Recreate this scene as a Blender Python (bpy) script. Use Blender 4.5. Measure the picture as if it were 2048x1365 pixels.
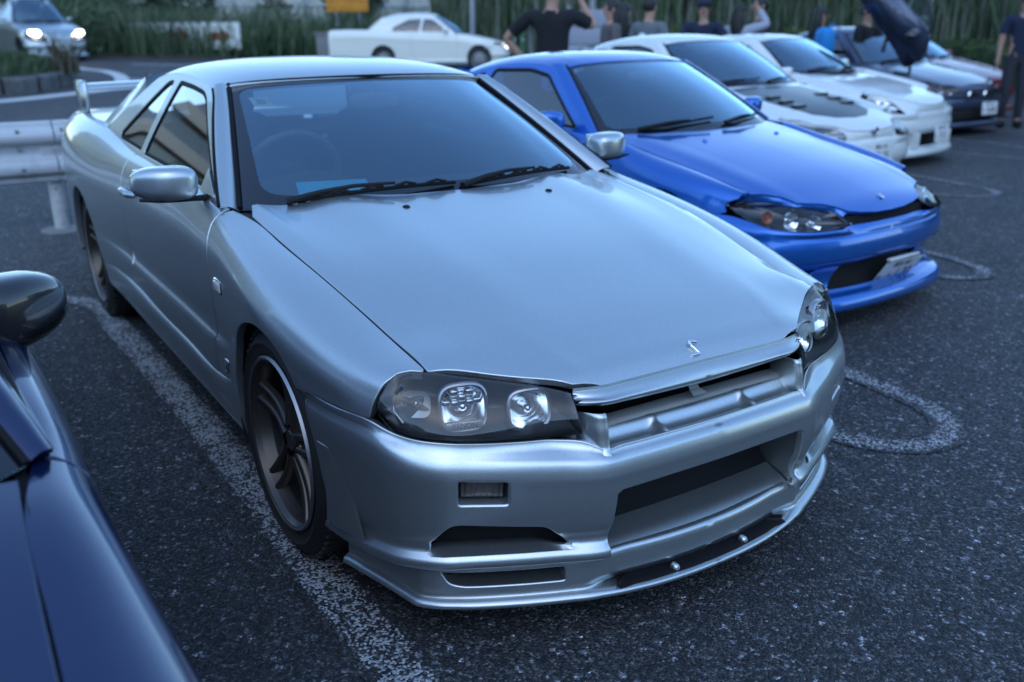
import bpy, bmesh, math, random
import numpy as np
from mathutils import Vector, Matrix
from mathutils.geometry import delaunay_2d_cdt
R = math.radians
scene = bpy.context.scene
col = scene.collection
for o in list(bpy.data.objects): bpy.data.objects.remove(o)

# ------------------------------------------------------------------ camera, sky, sun, exposure
CAM = (2.23699, -1.50902, 1.37649); YAW, PITCH, ROLL = 147.1503, -18.8075, -.2301
cd = bpy.data.cameras.new('camera'); cam = bpy.data.objects.new('camera', cd); col.objects.link(cam)
cd.lens = 32.23; cd.sensor_width = 36; cd.clip_start = .05; cd.clip_end = 3000
f_ = Vector((math.cos(R(PITCH))*math.cos(R(YAW)), math.cos(R(PITCH))*math.sin(R(YAW)), math.sin(R(PITCH))))
r_ = f_.cross(Vector((0, 0, 1))).normalized(); u_ = r_.cross(f_)
c_, s_ = math.cos(R(ROLL)), math.sin(R(ROLL))
r2, u2 = c_*r_+s_*u_, -s_*r_+c_*u_
cam.matrix_world = Matrix(((r2.x, u2.x, -f_.x, CAM[0]), (r2.y, u2.y, -f_.y, CAM[1]), (r2.z, u2.z, -f_.z, CAM[2]), (0, 0, 0, 1)))
cd.dof.use_dof = True; cd.dof.focus_distance = 2.25; cd.dof.aperture_fstop = 2.3; cd.dof.aperture_blades = 9
scene.camera = cam

SUN_EL, SUN_AZ = 48, 120
w = bpy.data.worlds.new('World'); scene.world = w; w.use_nodes = True
nt = w.node_tree; bg = nt.nodes['Background']
sky = nt.nodes.new('ShaderNodeTexSky'); sky.sky_type = 'NISHITA'; sky.sun_disc = False
sky.sun_elevation = R(SUN_EL); sky.sun_rotation = R(SUN_AZ); sky.air_density = 1.0; sky.dust_density = .5; sky.ozone_density = 2.5
tn = nt.nodes.new('ShaderNodeMix'); tn.data_type = 'RGBA'; tn.blend_type = 'MULTIPLY'; tn.inputs[0].default_value = 1; tn.inputs[7].default_value = (.97, 1.08, 1.13, 1)   # dusk light, even over the whole sky
nt.links.new(sky.outputs[0], tn.inputs[6]); nt.links.new(tn.outputs[2], bg.inputs[0]); bg.inputs[1].default_value = .15
sl = bpy.data.lights.new('sun', 'SUN'); sun = bpy.data.objects.new('sun', sl); col.objects.link(sun)
sl.energy = .02; sl.angle = R(70); sl.color = (1, .97, .93)
# nishita: rotation 0 = sun towards +Y, turning clockwise seen from above
sd = Vector((math.sin(R(SUN_AZ))*math.cos(R(50)), math.cos(R(SUN_AZ))*math.cos(R(50)), math.sin(R(50))))
sun.rotation_euler = (-sd).to_track_quat('-Z', 'Y').to_euler()
vs = scene.view_settings; vs.view_transform = 'Standard'; vs.look = 'None'; vs.gamma = 1; vs.exposure = 1.14; vs.use_curve_mapping = False
scene.render.engine = 'CYCLES'
scene.cycles.use_denoising = True
scene.cycles.max_bounces = 8; scene.cycles.glossy_bounces = 5; scene.cycles.transparent_max_bounces = 16
scene.cycles.caustics_reflective = False; scene.cycles.caustics_refractive = False
scene.cycles.sample_clamp_indirect = 6

# ------------------------------------------------------------------ materials
M = {}
def mat(name, base=(.5, .5, .5), rough=.5, metal=0., **k):
    m = bpy.data.materials.new(name); m.use_nodes = True; n = m.node_tree.nodes; b = n['Principled BSDF']
    b.inputs['Base Color'].default_value = (*base, 1); b.inputs['Roughness'].default_value = rough; b.inputs['Metallic'].default_value = metal
    for kk, v in k.items():
        kk = kk.replace('_', ' ')
        b.inputs[kk].default_value = v
    M[name] = m; return m
def NL(m):
    return m.node_tree.nodes, m.node_tree.links, m.node_tree.nodes.get('Principled BSDF')
def add(m, t, **k):
    n = m.node_tree.nodes.new(t)
    for a, v in k.items(): setattr(n, a, v)
    return n
def ramp(m, src, stops):
    r = add(m, 'ShaderNodeValToRGB'); e = r.color_ramp.elements
    while len(e) < len(stops): e.new(.5)
    for i, (p, c) in enumerate(stops):
        e[i].position = p; e[i].color = (*c, 1) if len(c) == 3 else c
    m.node_tree.links.new(src, r.inputs[0]); return r
def noise(m, scale, detail=2, rough=.5, src=None, dim='3D'):
    n = add(m, 'ShaderNodeTexNoise'); n.inputs['Scale'].default_value = scale; n.inputs['Detail'].default_value = detail; n.inputs['Roughness'].default_value = rough
    if src is None:
        tc = add(m, 'ShaderNodeTexCoord'); src = tc.outputs['Object']
    m.node_tree.links.new(src, n.inputs['Vector']); return n
def bump(m, src, strength, dist=.01):
    b = add(m, 'ShaderNodeBump'); b.inputs['Strength'].default_value = strength; b.inputs['Distance'].default_value = dist
    m.node_tree.links.new(src, b.inputs['Height']); m.node_tree.links.new(b.outputs[0], m.node_tree.nodes['Principled BSDF'].inputs['Normal']); return b

def paint(name, base, metal=.55, rough=.34, coat=1.0, flake=.10, coat_rough=.03):
    """clear-coated car paint: flakes vary the base colour a little, fine orange peel and dust on the coat"""
    m = mat(name, base, rough, metal, Coat_Weight=coat, Coat_Roughness=coat_rough, Coat_IOR=1.5)
    n, l, b = NL(m)
    v = add(m, 'ShaderNodeTexVoronoi'); v.inputs['Scale'].default_value = 900
    tc = add(m, 'ShaderNodeTexCoord'); l.new(tc.outputs['Object'], v.inputs['Vector'])
    mx = add(m, 'ShaderNodeMix', data_type='RGBA', blend_type='MULTIPLY'); mx.inputs[0].default_value = flake*3
    mx.inputs[6].default_value = (*base, 1); l.new(v.outputs['Color'], mx.inputs[7])
    d = noise(m, 7, 5, .65); rr = ramp(m, d.outputs[0], [(.35, (coat_rough*.7,)*3), (.75, (coat_rough*2.6,)*3)])
    l.new(rr.outputs[0], b.inputs['Coat Roughness'])
    hs = add(m, 'ShaderNodeHueSaturation'); hs.inputs['Saturation'].default_value = .0
    l.new(v.outputs['Color'], hs.inputs['Color']); l.new(hs.outputs[0], mx.inputs[7]); l.new(mx.outputs[2], b.inputs['Base Color'])
    return m

def glass(name, tint=(.6, .7, .7), ior=1.5, k=1.5, a=.02, rc=(1, 1, 1)):
    """thin pane: straight-through transmission plus mirror reflection by Fresnel"""
    m = bpy.data.materials.new(name); m.use_nodes = True; n = m.node_tree.nodes; l = m.node_tree.links
    n.remove(n['Principled BSDF']); out = n['Material Output']
    t = n.new('ShaderNodeBsdfTransparent'); t.inputs[0].default_value = (*tint, 1)
    g = n.new('ShaderNodeBsdfGlossy'); g.inputs['Roughness'].default_value = .01; g.inputs[0].default_value = (*rc, 1)
    fr = n.new('ShaderNodeFresnel'); fr.inputs[0].default_value = ior
    ml = n.new('ShaderNodeMath'); ml.operation = 'MULTIPLY_ADD'; ml.inputs[1].default_value = k; ml.inputs[2].default_value = a; ml.use_clamp = True
    l.new(fr.outputs[0], ml.inputs[0])
    mx = n.new('ShaderNodeMixShader'); l.new(ml.outputs[0], mx.inputs[0]); l.new(t.outputs[0], mx.inputs[1]); l.new(g.outputs[0], mx.inputs[2]); l.new(mx.outputs[0], out.inputs[0])
    M[name] = m; return m

# ------------------------------------------------------------------ mesh collector
class MB:
    def __init__(s): s.v = []; s.f = []; s.n = []; s.mi = []; s.cur = 0
    def add(s, V, F, N=None):
        o = len(s.v); V = np.asarray(V, float); s.v += V.tolist()
        s.n += (np.asarray(N, float).tolist() if N is not None else [(0, 0, 0)]*len(V))
        s.f += [tuple(int(i)+o for i in f) for f in F]; s.mi += [s.cur]*len(F); return s
    def mirror(s):
        o = len(s.v); s.v += [(a, -b, c) for a, b, c in s.v]; s.n += [(a, -b, c) for a, b, c in s.n]
        s.f += [tuple(i+o for i in f[::-1]) for f in s.f]; s.mi += list(s.mi); return s
    def flipped(s):
        m = MB(); m.v = [(a, -b, c) for a, b, c in s.v]; m.n = [(a, -b, c) for a, b, c in s.n]
        m.f = [f[::-1] for f in s.f]; m.mi = list(s.mi); return m
    def xf(s, mtx):
        mtx = Matrix(mtx); q = mtx.to_3x3()
        s.v = [tuple(mtx @ Vector(p)) for p in s.v]; s.n = [tuple(q @ Vector(p)) if any(p) else p for p in s.n]; return s
    def merge(s, o, mtx=None):
        b = len(s.v); vv, nn = o.v, o.n
        if mtx is not None:
            q = mtx.to_3x3(); vv = [tuple(mtx @ Vector(p)) for p in vv]; nn = [tuple(q @ Vector(p)) if any(p) else p for p in nn]
        s.v += vv; s.n += nn; s.f += [tuple(i+b for i in f) for f in o.f]; s.mi += [s.cur]*len(o.f); return s
    def build(s, name, material, parent=None, smooth=True):
        me = bpy.data.meshes.new(name); me.from_pydata(s.v, [], s.f); me.update()
        mats = material if isinstance(material, (list, tuple)) else [material]
        for mm in mats: me.materials.append(M[mm] if isinstance(mm, str) else mm)
        if len(mats) > 1: me.polygons.foreach_set('material_index', s.mi)
        if smooth:
            me.polygons.foreach_set('use_smooth', [True]*len(me.polygons))
            if any(any(n) for n in s.n):
                me.normals_split_custom_set_from_vertices([Vector(n).normalized() if any(n) else Vector((0, 0, 0)) for n in s.n])
        o = bpy.data.objects.new(name, me); col.objects.link(o)
        if parent is not None: o.parent = parent
        return o
    # ---- simple shapes
    def box(s, a, b, bev=0.):
        (x0, y0, z0), (x1, y1, z1) = a, b
        if bev <= 0:
            V = [(x0,y0,z0),(x1,y0,z0),(x1,y1,z0),(x0,y1,z0),(x0,y0,z1),(x1,y0,z1),(x1,y1,z1),(x0,y1,z1)]
            return s.flat(V, [(3,2,1,0),(4,5,6,7),(0,1,5,4),(1,2,6,5),(2,3,7,6),(3,0,4,7)])
        bm = bmesh.new(); bmesh.ops.create_cube(bm, size=1)
        for v in bm.verts: v.co = Vector(((x0+x1)/2+v.co.x*(x1-x0), (y0+y1)/2+v.co.y*(y1-y0), (z0+z1)/2+v.co.z*(z1-z0)))
        bmesh.ops.bevel(bm, geom=bm.edges[:], offset=bev, segments=3, affect='EDGES', profile=.5)
        return s.bm(bm)
    def bm(s, bm):
        bm.normal_update(); bm.verts.index_update()
        s.add([v.co[:] for v in bm.verts], [[v.index for v in f.verts] for f in bm.faces], [v.normal[:] for v in bm.verts]); bm.free(); return s
    def flat(s, V, F):
        for f in F:
            P = [Vector(V[i]) for i in f]; n = (P[1]-P[0]).cross(P[2]-P[1])
            if n.length < 1e-12: n = Vector((0, 0, 1))
            n.normalize(); s.add([p[:] for p in P], [range(len(f))], [n[:]]*len(f))
        return s
    def tube(s, pts, r, n=10, cap=True, flat=1.0):
        P = [Vector(p) for p in pts]; rs = r if isinstance(r, (list, tuple)) else [r]*len(P)
        up = Vector((0, 0, 1)); V = []; N = []; F = []
        for i, p in enumerate(P):
            t = (P[min(i+1, len(P)-1)]-P[max(i-1, 0)]).normalized()
            a = t.cross(up)
            if a.length < 1e-3: a = t.cross(Vector((1, 0, 0)))
            a.normalize(); b = a.cross(t)
            for k in range(n):
                th = 2*math.pi*k/n; d = a*math.cos(th)+b*math.sin(th)*flat
                V.append((p+d*rs[i])[:]); N.append(d.normalized()[:])
        for i in range(len(P)-1):
            for k in range(n):
                F.append((i*n+k, i*n+(k+1) % n, (i+1)*n+(k+1) % n, (i+1)*n+k))
        s.add(V, [f[::-1] for f in F], N)
        if cap:
            s.flat(V, [tuple(range(n)), tuple(range((len(P)-1)*n, len(P)*n))[::-1]])
        return s
    def lathe(s, prof, n=48, axis='y', c=(0, 0, 0), a0=0, a1=2*math.pi):
        """prof: (r, h) pairs, faces smooth along ring, flat-ish between profile points via own normals"""
        full = abs(a1-a0-2*math.pi) < 1e-6; m = n if full else n+1
        for (ra, ha), (rb, hb) in zip(prof[:-1], prof[1:]):
            d = Vector((rb-ra, hb-ha)); 
            if d.length < 1e-9: continue
            nr, nh = -d.y/d.length, d.x/d.length
            V = []; N = []
            for r, h in ((ra, ha), (rb, hb)):
                for k in range(m):
                    t = a0+(a1-a0)*k/n; cx, sx = math.cos(t), math.sin(t)
                    p = {'y': (r*cx, h, r*sx), 'z': (r*cx, r*sx, h), 'x': (h, r*cx, r*sx)}[axis]; q = {'y': (nr*cx, nh, nr*sx), 'z': (nr*cx, nr*sx, nh), 'x': (nh, nr*cx, nr*sx)}[axis]
                    V.append((p[0]+c[0], p[1]+c[1], p[2]+c[2])); N.append(q)
            F = [(k, (k+1) % m, m+(k+1) % m, m+k) for k in range(n)]
            # orient faces to normals
            P0, P1, P2, P3 = [Vector(V[i]) for i in F[0]]
            if (P2-P0).cross(P3-P1).dot(Vector(N[0])) < 0: F = [f[::-1] for f in F]
            s.add(V, F, N)
        return s
    def grid(s, P, N=None, flip=False):
        P = np.asarray(P, float); a, b = P.shape[:2]
        if N is None:
            du = np.gradient(P, axis=0); dv = np.gradient(P, axis=1); N = np.cross(du, dv); N /= np.maximum(np.linalg.norm(N, axis=2, keepdims=True), 1e-9)
        if flip: N = -N
        F = [(i*b+j, (i+1)*b+j, (i+1)*b+j+1, i*b+j+1) for i in range(a-1) for j in range(b-1)]
        if flip: F = [f[::-1] for f in F]
        return s.add(P.reshape(-1, 3), F, N.reshape(-1, 3))

# ------------------------------------------------------------------ spline surfaces
def tangents(k, idx):
    """matrix of C2 spline tangents for the knots k (one smooth run), ends by parabola"""
    n = len(k); T = np.zeros((n, n)); h = np.diff(k); D = np.zeros((n-1, n))
    for i in range(n-1): D[i, i] = -1/h[i]; D[i, i+1] = 1/h[i]
    if n == 2: T[0] = D[0]; T[1] = D[0]; return T
    e0 = D[0]+(D[0]-D[1])*h[0]/(h[0]+h[1]); e1 = D[-1]+(D[-1]-D[-2])*h[-1]/(h[-1]+h[-2])
    A = np.zeros((n, n)); B = np.zeros((n, n)); A[0, 0] = 1; B[0] = e0; A[-1, -1] = 1; B[-1] = e1
    for i in range(1, n-1):
        A[i, i-1] = h[i]; A[i, i] = 2*(h[i-1]+h[i]); A[i, i+1] = h[i-1]; B[i] = 3*(h[i]*D[i-1]+h[i-1]*D[i])
    return np.linalg.solve(A, B)
def basis(k, q, sharp=(), local=False):
    k = np.asarray(k, float); q = np.clip(np.asarray(q, float), k[0], k[-1]); n = len(k)
    cuts = [0]+sorted(sharp)+[n-1]; TL = np.zeros((n, n)); TR = np.zeros((n, n))
    for a, b in zip(cuts[:-1], cuts[1:]):
        kk = k[a:b+1]
        if local and len(kk) > 2:
            m = len(kk); h = np.diff(kk); D = np.zeros((m-1, m))
            for i in range(m-1): D[i, i] = -1/h[i]; D[i, i+1] = 1/h[i]
            t = np.zeros((m, m)); t[0] = D[0]+(D[0]-D[1])*h[0]/(h[0]+h[1]); t[-1] = D[-1]+(D[-1]-D[-2])*h[-1]/(h[-1]+h[-2])
            for i in range(1, m-1): t[i] = (h[i]*D[i-1]+h[i-1]*D[i])/(h[i-1]+h[i])
        else: t = tangents(kk, None)
        TR[a:b, a:b+1] = t[:-1]; TL[a+1:b+1, a:b+1] = t[1:]
    i = np.clip(np.searchsorted(k, q, side='right')-1, 0, n-2); h = k[i+1]-k[i]; t = (q-k[i])/h
    h00 = 2*t**3-3*t**2+1; h10 = t**3-2*t**2+t; h01 = -2*t**3+3*t**2; h11 = t**3-t**2
    B = np.zeros((len(q), n)); r = np.arange(len(q)); B[r, i] += h00; B[r, i+1] += h01
    return B+(h10*h)[:, None]*TR[i]+(h11*h)[:, None]*TL[i+1]
def curve(pts, n, sharp=(), local=True):
    P = np.asarray(pts, float); k = np.r_[0, np.cumsum(np.linalg.norm(np.diff(P, axis=0), axis=1))]
    return basis(k, np.linspace(0, k[-1], n), sharp, local) @ P
class Surf:
    def __init__(s, P, us=None, vs=None, su=(), sv=(), local=(False, True)):
        s.P = np.asarray(P, float); a, b = s.P.shape[:2]
        if us is None: us = np.r_[0, np.cumsum(np.linalg.norm(np.diff(s.P, axis=0), axis=2).mean(1))]
        if vs is None: vs = np.r_[0, np.cumsum(np.linalg.norm(np.diff(s.P, axis=1), axis=2).mean(0))]
        s.us, s.vs, s.su, s.sv, s.lo = np.asarray(us, float), np.asarray(vs, float), su, sv, local
    def ev(s, u, v):
        return np.einsum('ni,nj,ijk->nk', basis(s.us, u, s.su, s.lo[0]), basis(s.vs, v, s.sv, s.lo[1]), s.P)
    def nor(s, u, v, flip=1):
        e = 1e-3; a = s.ev(np.minimum(u+e, s.us[-1]), v)-s.ev(np.maximum(u-e, s.us[0]), v); b = s.ev(u, np.minimum(v+e, s.vs[-1]))-s.ev(u, np.maximum(v-e, s.vs[0])); n = np.cross(a, b); n /= np.maximum(np.linalg.norm(n, axis=1, keepdims=True), 1e-12); return n*flip
    def grid(s, nu=90, nv=90):
        if not hasattr(s, '_g'):
            U, V = np.meshgrid(np.linspace(s.us[0], s.us[-1], nu), np.linspace(s.vs[0], s.vs[-1], nv), indexing='ij'); U, V = U.ravel(), V.ravel(); s._g = (U, V, s.ev(U, V))
        return s._g
    def inv(s, targets, ax=(1, 2), it=6):
        """(u, v) of points given by two of their coordinates"""
        U, V, P = s.grid(); T = np.asarray(targets, float); out = []
        for t in T:
            i = np.argmin(((P[:, ax]-t)**2).sum(1)); out.append((U[i], V[i]))
        q = np.array(out)
        for _ in range(it):
            e = 1e-3; p = s.ev(q[:, 0], q[:, 1])[:, ax]; a = (s.ev(np.minimum(q[:, 0]+e, s.us[-1]), q[:, 1])[:, ax]-s.ev(np.maximum(q[:, 0]-e, s.us[0]), q[:, 1])[:, ax])
            b = (s.ev(q[:, 0], np.minimum(q[:, 1]+e, s.vs[-1]))[:, ax]-s.ev(q[:, 0], np.maximum(q[:, 1]-e, s.vs[0]))[:, ax])
            a /= np.maximum((np.minimum(q[:, 0]+e, s.us[-1])-np.maximum(q[:, 0]-e, s.us[0]))[:, None], 1e-9); b /= np.maximum((np.minimum(q[:, 1]+e, s.vs[-1])-np.maximum(q[:, 1]-e, s.vs[0]))[:, None], 1e-9)
            r = T-p; det = a[:, 0]*b[:, 1]-a[:, 1]*b[:, 0]; det = np.where(abs(det) < 1e-6, 1e-6, det)
            du = (r[:, 0]*b[:, 1]-r[:, 1]*b[:, 0])/det; dv = (a[:, 0]*r[:, 1]-a[:, 1]*r[:, 0])/det
            q[:, 0] = np.clip(q[:, 0]+np.clip(du, -.08, .08), s.us[0], s.us[-1]); q[:, 1] = np.clip(q[:, 1]+np.clip(dv, -.08, .08), s.vs[0], s.vs[-1])
        return q

def inpoly(P, poly):
    x, y = P[:, 0], P[:, 1]; c = np.zeros(len(P), bool); q = np.asarray(poly)
    for (x0, y0), (x1, y1) in zip(q, np.roll(q, -1, 0)):
        if y0 == y1: continue
        c ^= ((y0 > y) != (y1 > y)) & (x < (x1-x0)*(y-y0)/(y1-y0)+x0)
    return c
def segdist(P, poly):
    q = np.asarray(poly); d = np.full(len(P), 9.)
    for a, b in zip(q, np.roll(q, -1, 0)):
        ab = b-a; t = np.clip(((P-a) @ ab)/max(ab @ ab, 1e-12), 0, 1); d = np.minimum(d, np.linalg.norm(P-a-t[:, None]*ab, axis=1))
    return d
def dense(poly, step):
    out = []; q = [np.asarray(p, float) for p in poly]
    for a, b in zip(q, q[1:]+q[:1]):
        n = max(1, int(math.ceil(np.linalg.norm(b-a)/step)))
        out += [a+(b-a)*i/n for i in range(n)]
    return np.array(out)
def rounded(poly, r, n=5):
    """round the corners of a 2D polygon"""
    q = [np.asarray(p, float) for p in poly]; out = []; m = len(q)
    for i in range(m):
        rr = r[i] if isinstance(r, (list, tuple)) else r
        a, b, c = q[i-1], q[i], q[(i+1) % m]; d0 = a-b; d1 = c-b; l0, l1 = np.linalg.norm(d0), np.linalg.norm(d1)
        if rr <= 0: out.append(b); continue
        k = min(rr, l0*.48, l1*.48); s0 = b+d0/l0*k; s1 = b+d1/l1*k
        for j in range(n+1):
            t = j/n; out.append((1-t)**2*s0+2*t*(1-t)*b+t*t*s1)
    return out
def inset(poly, d):
    """move a 2D polygon's outline inwards by d"""
    q = np.asarray(poly, float); area = np.sum(q[:, 0]*np.roll(q[:, 1], -1)-np.roll(q[:, 0], -1)*q[:, 1]); sg = 1 if area > 0 else -1
    t = np.roll(q, -1, 0)-np.roll(q, 1, 0); t /= np.maximum(np.linalg.norm(t, axis=1, keepdims=True), 1e-9)
    return q+np.c_[-t[:, 1], t[:, 0]]*d*sg
def panel(mb, surf, outline, holes=(), step=.03, flip=1, rad=.003, depth=.02, edge=True, off=0., grid=None, skip=None):
    """trim surf to an outline in (u, v) with holes; every border gets a small rounded, turned-in edge"""
    loops = [dense(outline, step)]+[dense(h, step*.7) for h in holes]
    pts = [tuple(p) for l in loops for p in l]; ed = []; o = 0
    for l in loops:
        ed += [(o+i, o+(i+1) % len(l)) for i in range(len(l))]; o += len(l)
    lo, hi = loops[0].min(0), loops[0].max(0)
    if grid is None:
        gu = np.linspace(lo[0], hi[0], max(2, int((hi[0]-lo[0])/step)+1)); gv = []
        kv = [k for k in surf.vs if lo[1] < k < hi[1]]; kv = [lo[1]]+kv+[hi[1]]
        for a, b in zip(kv[:-1], kv[1:]): gv += list(np.linspace(a, b, max(1, int(math.ceil((b-a)/step)))+1)[:-1])
        gv.append(hi[1])
        ku = [k for k in surf.us if lo[0] < k < hi[0]]; ku = [lo[0]]+ku+[hi[0]]; gu = []
        for a, b in zip(ku[:-1], ku[1:]): gu += list(np.linspace(a, b, max(1, int(math.ceil((b-a)/step)))+1)[:-1])
        gu.append(hi[0])
    else: gu, gv = grid
    G = np.array([(a, b) for a in gu for b in gv]); k = inpoly(G, loops[0]) & (segdist(G, loops[0]) > step*.30)
    for h in loops[1:]: k &= ~inpoly(G, h) & (segdist(G, h) > step*.25)
    pts += [tuple(p) for p in G[k]]
    V, E, F, *_ = delaunay_2d_cdt([Vector(p) for p in pts], ed, [], 0, 1e-7)
    V = np.array([v[:] for v in V]); F = np.array([f for f in F if len(f) == 3]); C = V[F].mean(1); k = inpoly(C, loops[0])
    for h in loops[1:]: k &= ~inpoly(C, h)
    F = F[k]; P = surf.ev(V[:, 0], V[:, 1]); N = surf.nor(V[:, 0], V[:, 1], flip); P = P+N*off
    N[abs(P[:, 1]) < 1.5e-3, 1] = 0
    # orient
    if len(F):
        fn = np.cross(P[F[:, 1]]-P[F[:, 0]], P[F[:, 2]]-P[F[:, 0]]); bad = (fn*N[F[:, 0]]).sum(1) < 0; F[bad] = F[bad][:, ::-1]
    mb.add(P, F, N)
    if edge:
        for li, l in enumerate(loops):
            if skip and skip(li): continue
            strip_edge(mb, surf, l, flip, rad, depth, hole=li > 0, off=off)
    return mb
def strip_edge(mb, surf, l, flip, rad, depth, hole=False, off=0.):
    """borders that lie on the plane of symmetry get no edge"""
    p = surf.ev(l[:, 0], l[:, 1]); n = surf.nor(l[:, 0], l[:, 1], flip); p = p+n*off
    t = np.roll(p, -1, 0)-np.roll(p, 1, 0); t /= np.maximum(np.linalg.norm(t, axis=1, keepdims=True), 1e-9)
    d = np.cross(t, n)
    # outward direction: away from the panel
    e = 1e-3*np.array([[1, 0]]); c = l.mean(0); a = np.sum(l[:, 0]*np.roll(l[:, 1], -1)-np.roll(l[:, 0], -1)*l[:, 1])
    q = inset(l, 4e-3); inw = surf.ev(q[:, 0], q[:, 1])-surf.ev(l[:, 0], l[:, 1])
    s = -np.sign((d*inw).sum(1, keepdims=True)); s[s == 0] = 1
    d = d*s*(-1 if hole else 1)
    on = abs(p[:, 1]) < 2e-3
    if on.any(): d[on, 1] = 0; d[on] /= np.maximum(np.linalg.norm(d[on], axis=1, keepdims=True), 1e-6)
    rows = []; nr = []
    for k in range(5):
        al = k/4*math.pi/2; rows.append(p+d*rad*math.sin(al)-n*rad*(1-math.cos(al))); nr.append(d*math.sin(al)+n*math.cos(al))
    rows.append(p+d*rad-n*depth); nr.append(d)
    rows = np.array(rows); nr = np.array(nr); rows = np.concatenate([rows, rows[:, :1]], 1); nr = np.concatenate([nr, nr[:, :1]], 1)
    a, b = rows.shape[:2]; V = rows.reshape(-1, 3); N = nr.reshape(-1, 3)
    py = np.r_[p[:, 1], p[:1, 1]]
    F = np.array([(i*b+j, (i+1)*b+j, (i+1)*b+j+1, i*b+j+1) for i in range(a-1) for j in range(b-1) if abs(py[j]) > 2e-3 or abs(py[j+1]) > 2e-3])
    fn = np.cross(V[F[:, 2]]-V[F[:, 0]], V[F[:, 3]]-V[F[:, 1]]); bad = (fn*N[F[:, 0]]).sum(1) < 0; F[bad] = F[bad][:, ::-1]
    mb.add(V, F, N)
def pocket(mb, surf, l, vec, flip=1, rad=.006, shrink=.0, back=True, steps=2):
    """recess behind a hole: rounded lip, walls along vec, closed back"""
    l = dense(l, .01) if len(l) < 60 else np.asarray(l)
    p = surf.ev(l[:, 0], l[:, 1]); n = surf.nor(l[:, 0], l[:, 1], flip); t = np.roll(p, -1, 0)-np.roll(p, 1, 0); t /= np.maximum(np.linalg.norm(t, axis=1, keepdims=True), 1e-9)
    d = np.cross(t, n); q = inset(l, 4e-3); s = np.sign((d*(surf.ev(q[:, 0], q[:, 1])-surf.ev(l[:, 0], l[:, 1]))).sum(1, keepdims=True)); s[s == 0] = 1; d = d*s
    vec = np.asarray(vec, float); vl = np.linalg.norm(vec); vd = vec/vl
    rows = []; nr = []
    for k in range(5):
        al = k/4*math.pi/2; rows.append(p+d*rad*math.sin(al)-n*rad*(1-math.cos(al))); nr.append(d*math.sin(al)+n*math.cos(al))
    last = rows[-1]; c2 = last.mean(0)
    rows.append(c2+(last-c2)*(1-shrink)+vec); nr.append(d)
    rows = np.array(rows); nr = np.array(nr); rows = np.concatenate([rows, rows[:, :1]], 1); nr = np.concatenate([nr, nr[:, :1]], 1)
    a, b = rows.shape[:2]; V = rows.reshape(-1, 3); N = nr.reshape(-1, 3)
    F = np.array([(i*b+j, (i+1)*b+j, (i+1)*b+j+1, i*b+j+1) for i in range(a-1) for j in range(b-1)])
    fn = np.cross(V[F[:, 2]]-V[F[:, 0]], V[F[:, 3]]-V[F[:, 1]]); bad = (fn*N[F[:, 0]]).sum(1) < 0; F[bad] = F[bad][:, ::-1]
    mb.add(V, F, N)
    ring = rows[-1][:-1]
    return ring
def fan(mb, ring, n=None):
    c = np.mean(ring, 0); m = len(ring); N = n if n is not None else np.cross(ring[1]-ring[0], ring[m//2]-ring[0]); N = np.asarray(N)/np.linalg.norm(N)
    mb.add(np.vstack([ring, c]), [(i, (i+1) % m, m) for i in range(m)], [N]*(m+1)); return mb

# ------------------------------------------------------------------ scene bookkeeping
def tag(o, label=None, cat=None, group=None, kind=None):
    if label: o['label'] = label
    if cat: o['category'] = cat
    if group: o['group'] = group
    if kind: o['kind'] = kind
    return o
def thing(name, label, cat, loc=(0, 0, 0), rz=0., group=None):
    o = bpy.data.objects.new(name, None); col.objects.link(o); o.location = loc; o.rotation_euler = (0, 0, rz); o.empty_display_size = .2
    return tag(o, label, cat, group)
def copy_tree(o, parent=None):
    c = o.copy(); col.objects.link(c); c.parent = parent
    for ch in list(o.children): copy_tree(ch, c)
    return c
def up(q, k=2, s=1):
    if s*np.mean([n[k] for n in q.n]) < 0: q.n = [(-a, -b, -c) for a, b, c in q.n]; q.f = [f[::-1] for f in q.f]
    return q
# ------------------------------------------------------------------ the materials used
paint('silver_paint', (.59, .64, .65), metal=.9, rough=.345, coat=.7)
paint('blue_paint', (.010, .15, .58), metal=.55, rough=.26)
paint('navy_paint', (.006, .018, .075), metal=.4, rough=.25)
paint('white_paint', (.74, .77, .74), metal=0, rough=.4, flake=0)
paint('cream_paint', (.76, .76, .68), metal=0, rough=.4, flake=0)
paint('dark_paint', (.022, .026, .04), metal=.4, rough=.3)
paint('steel_paint', (.06, .075, .13), metal=.5, rough=.33)
paint('red_paint', (.26, .02, .03), metal=.2, rough=.35)
paint('gloss_black', (.006, .006, .008), metal=0, rough=.3, flake=0)
glass('clear_glass', (.66, .76, .78), k=2.6, a=.10, rc=(.62, .84, 1)); glass('lamp_glass', (.93, .95, .95), k=1.0, a=.01); glass('side_glass', (.56, .64, .64), k=2.2, a=.05)
mat('black_plastic', (.012, .012, .014), .6, Specular_IOR_Level=.25); mat('trim_rubber', (.007, .007, .008), .65, Specular_IOR_Level=.2); mat('frit', (.006, .007, .012), .12, Coat_Weight=.6)
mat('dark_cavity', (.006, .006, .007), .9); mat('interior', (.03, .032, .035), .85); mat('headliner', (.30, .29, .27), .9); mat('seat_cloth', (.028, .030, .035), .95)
mat('chrome', (.75, .76, .78), .12, 1.); mat('reflector', (.9, .91, .92), .14, 1.); mat('satin_metal', (.42, .42, .43), .42, 1.); mat('mirror', (.8, .82, .84), .02, 1.)
mat('wheel_bronze', (.10, .088, .078), .36, .75); mat('wheel_silver', (.4, .41, .43), .35, .8); mat('wheel_black', (.03, .03, .033), .4, .5)
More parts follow.
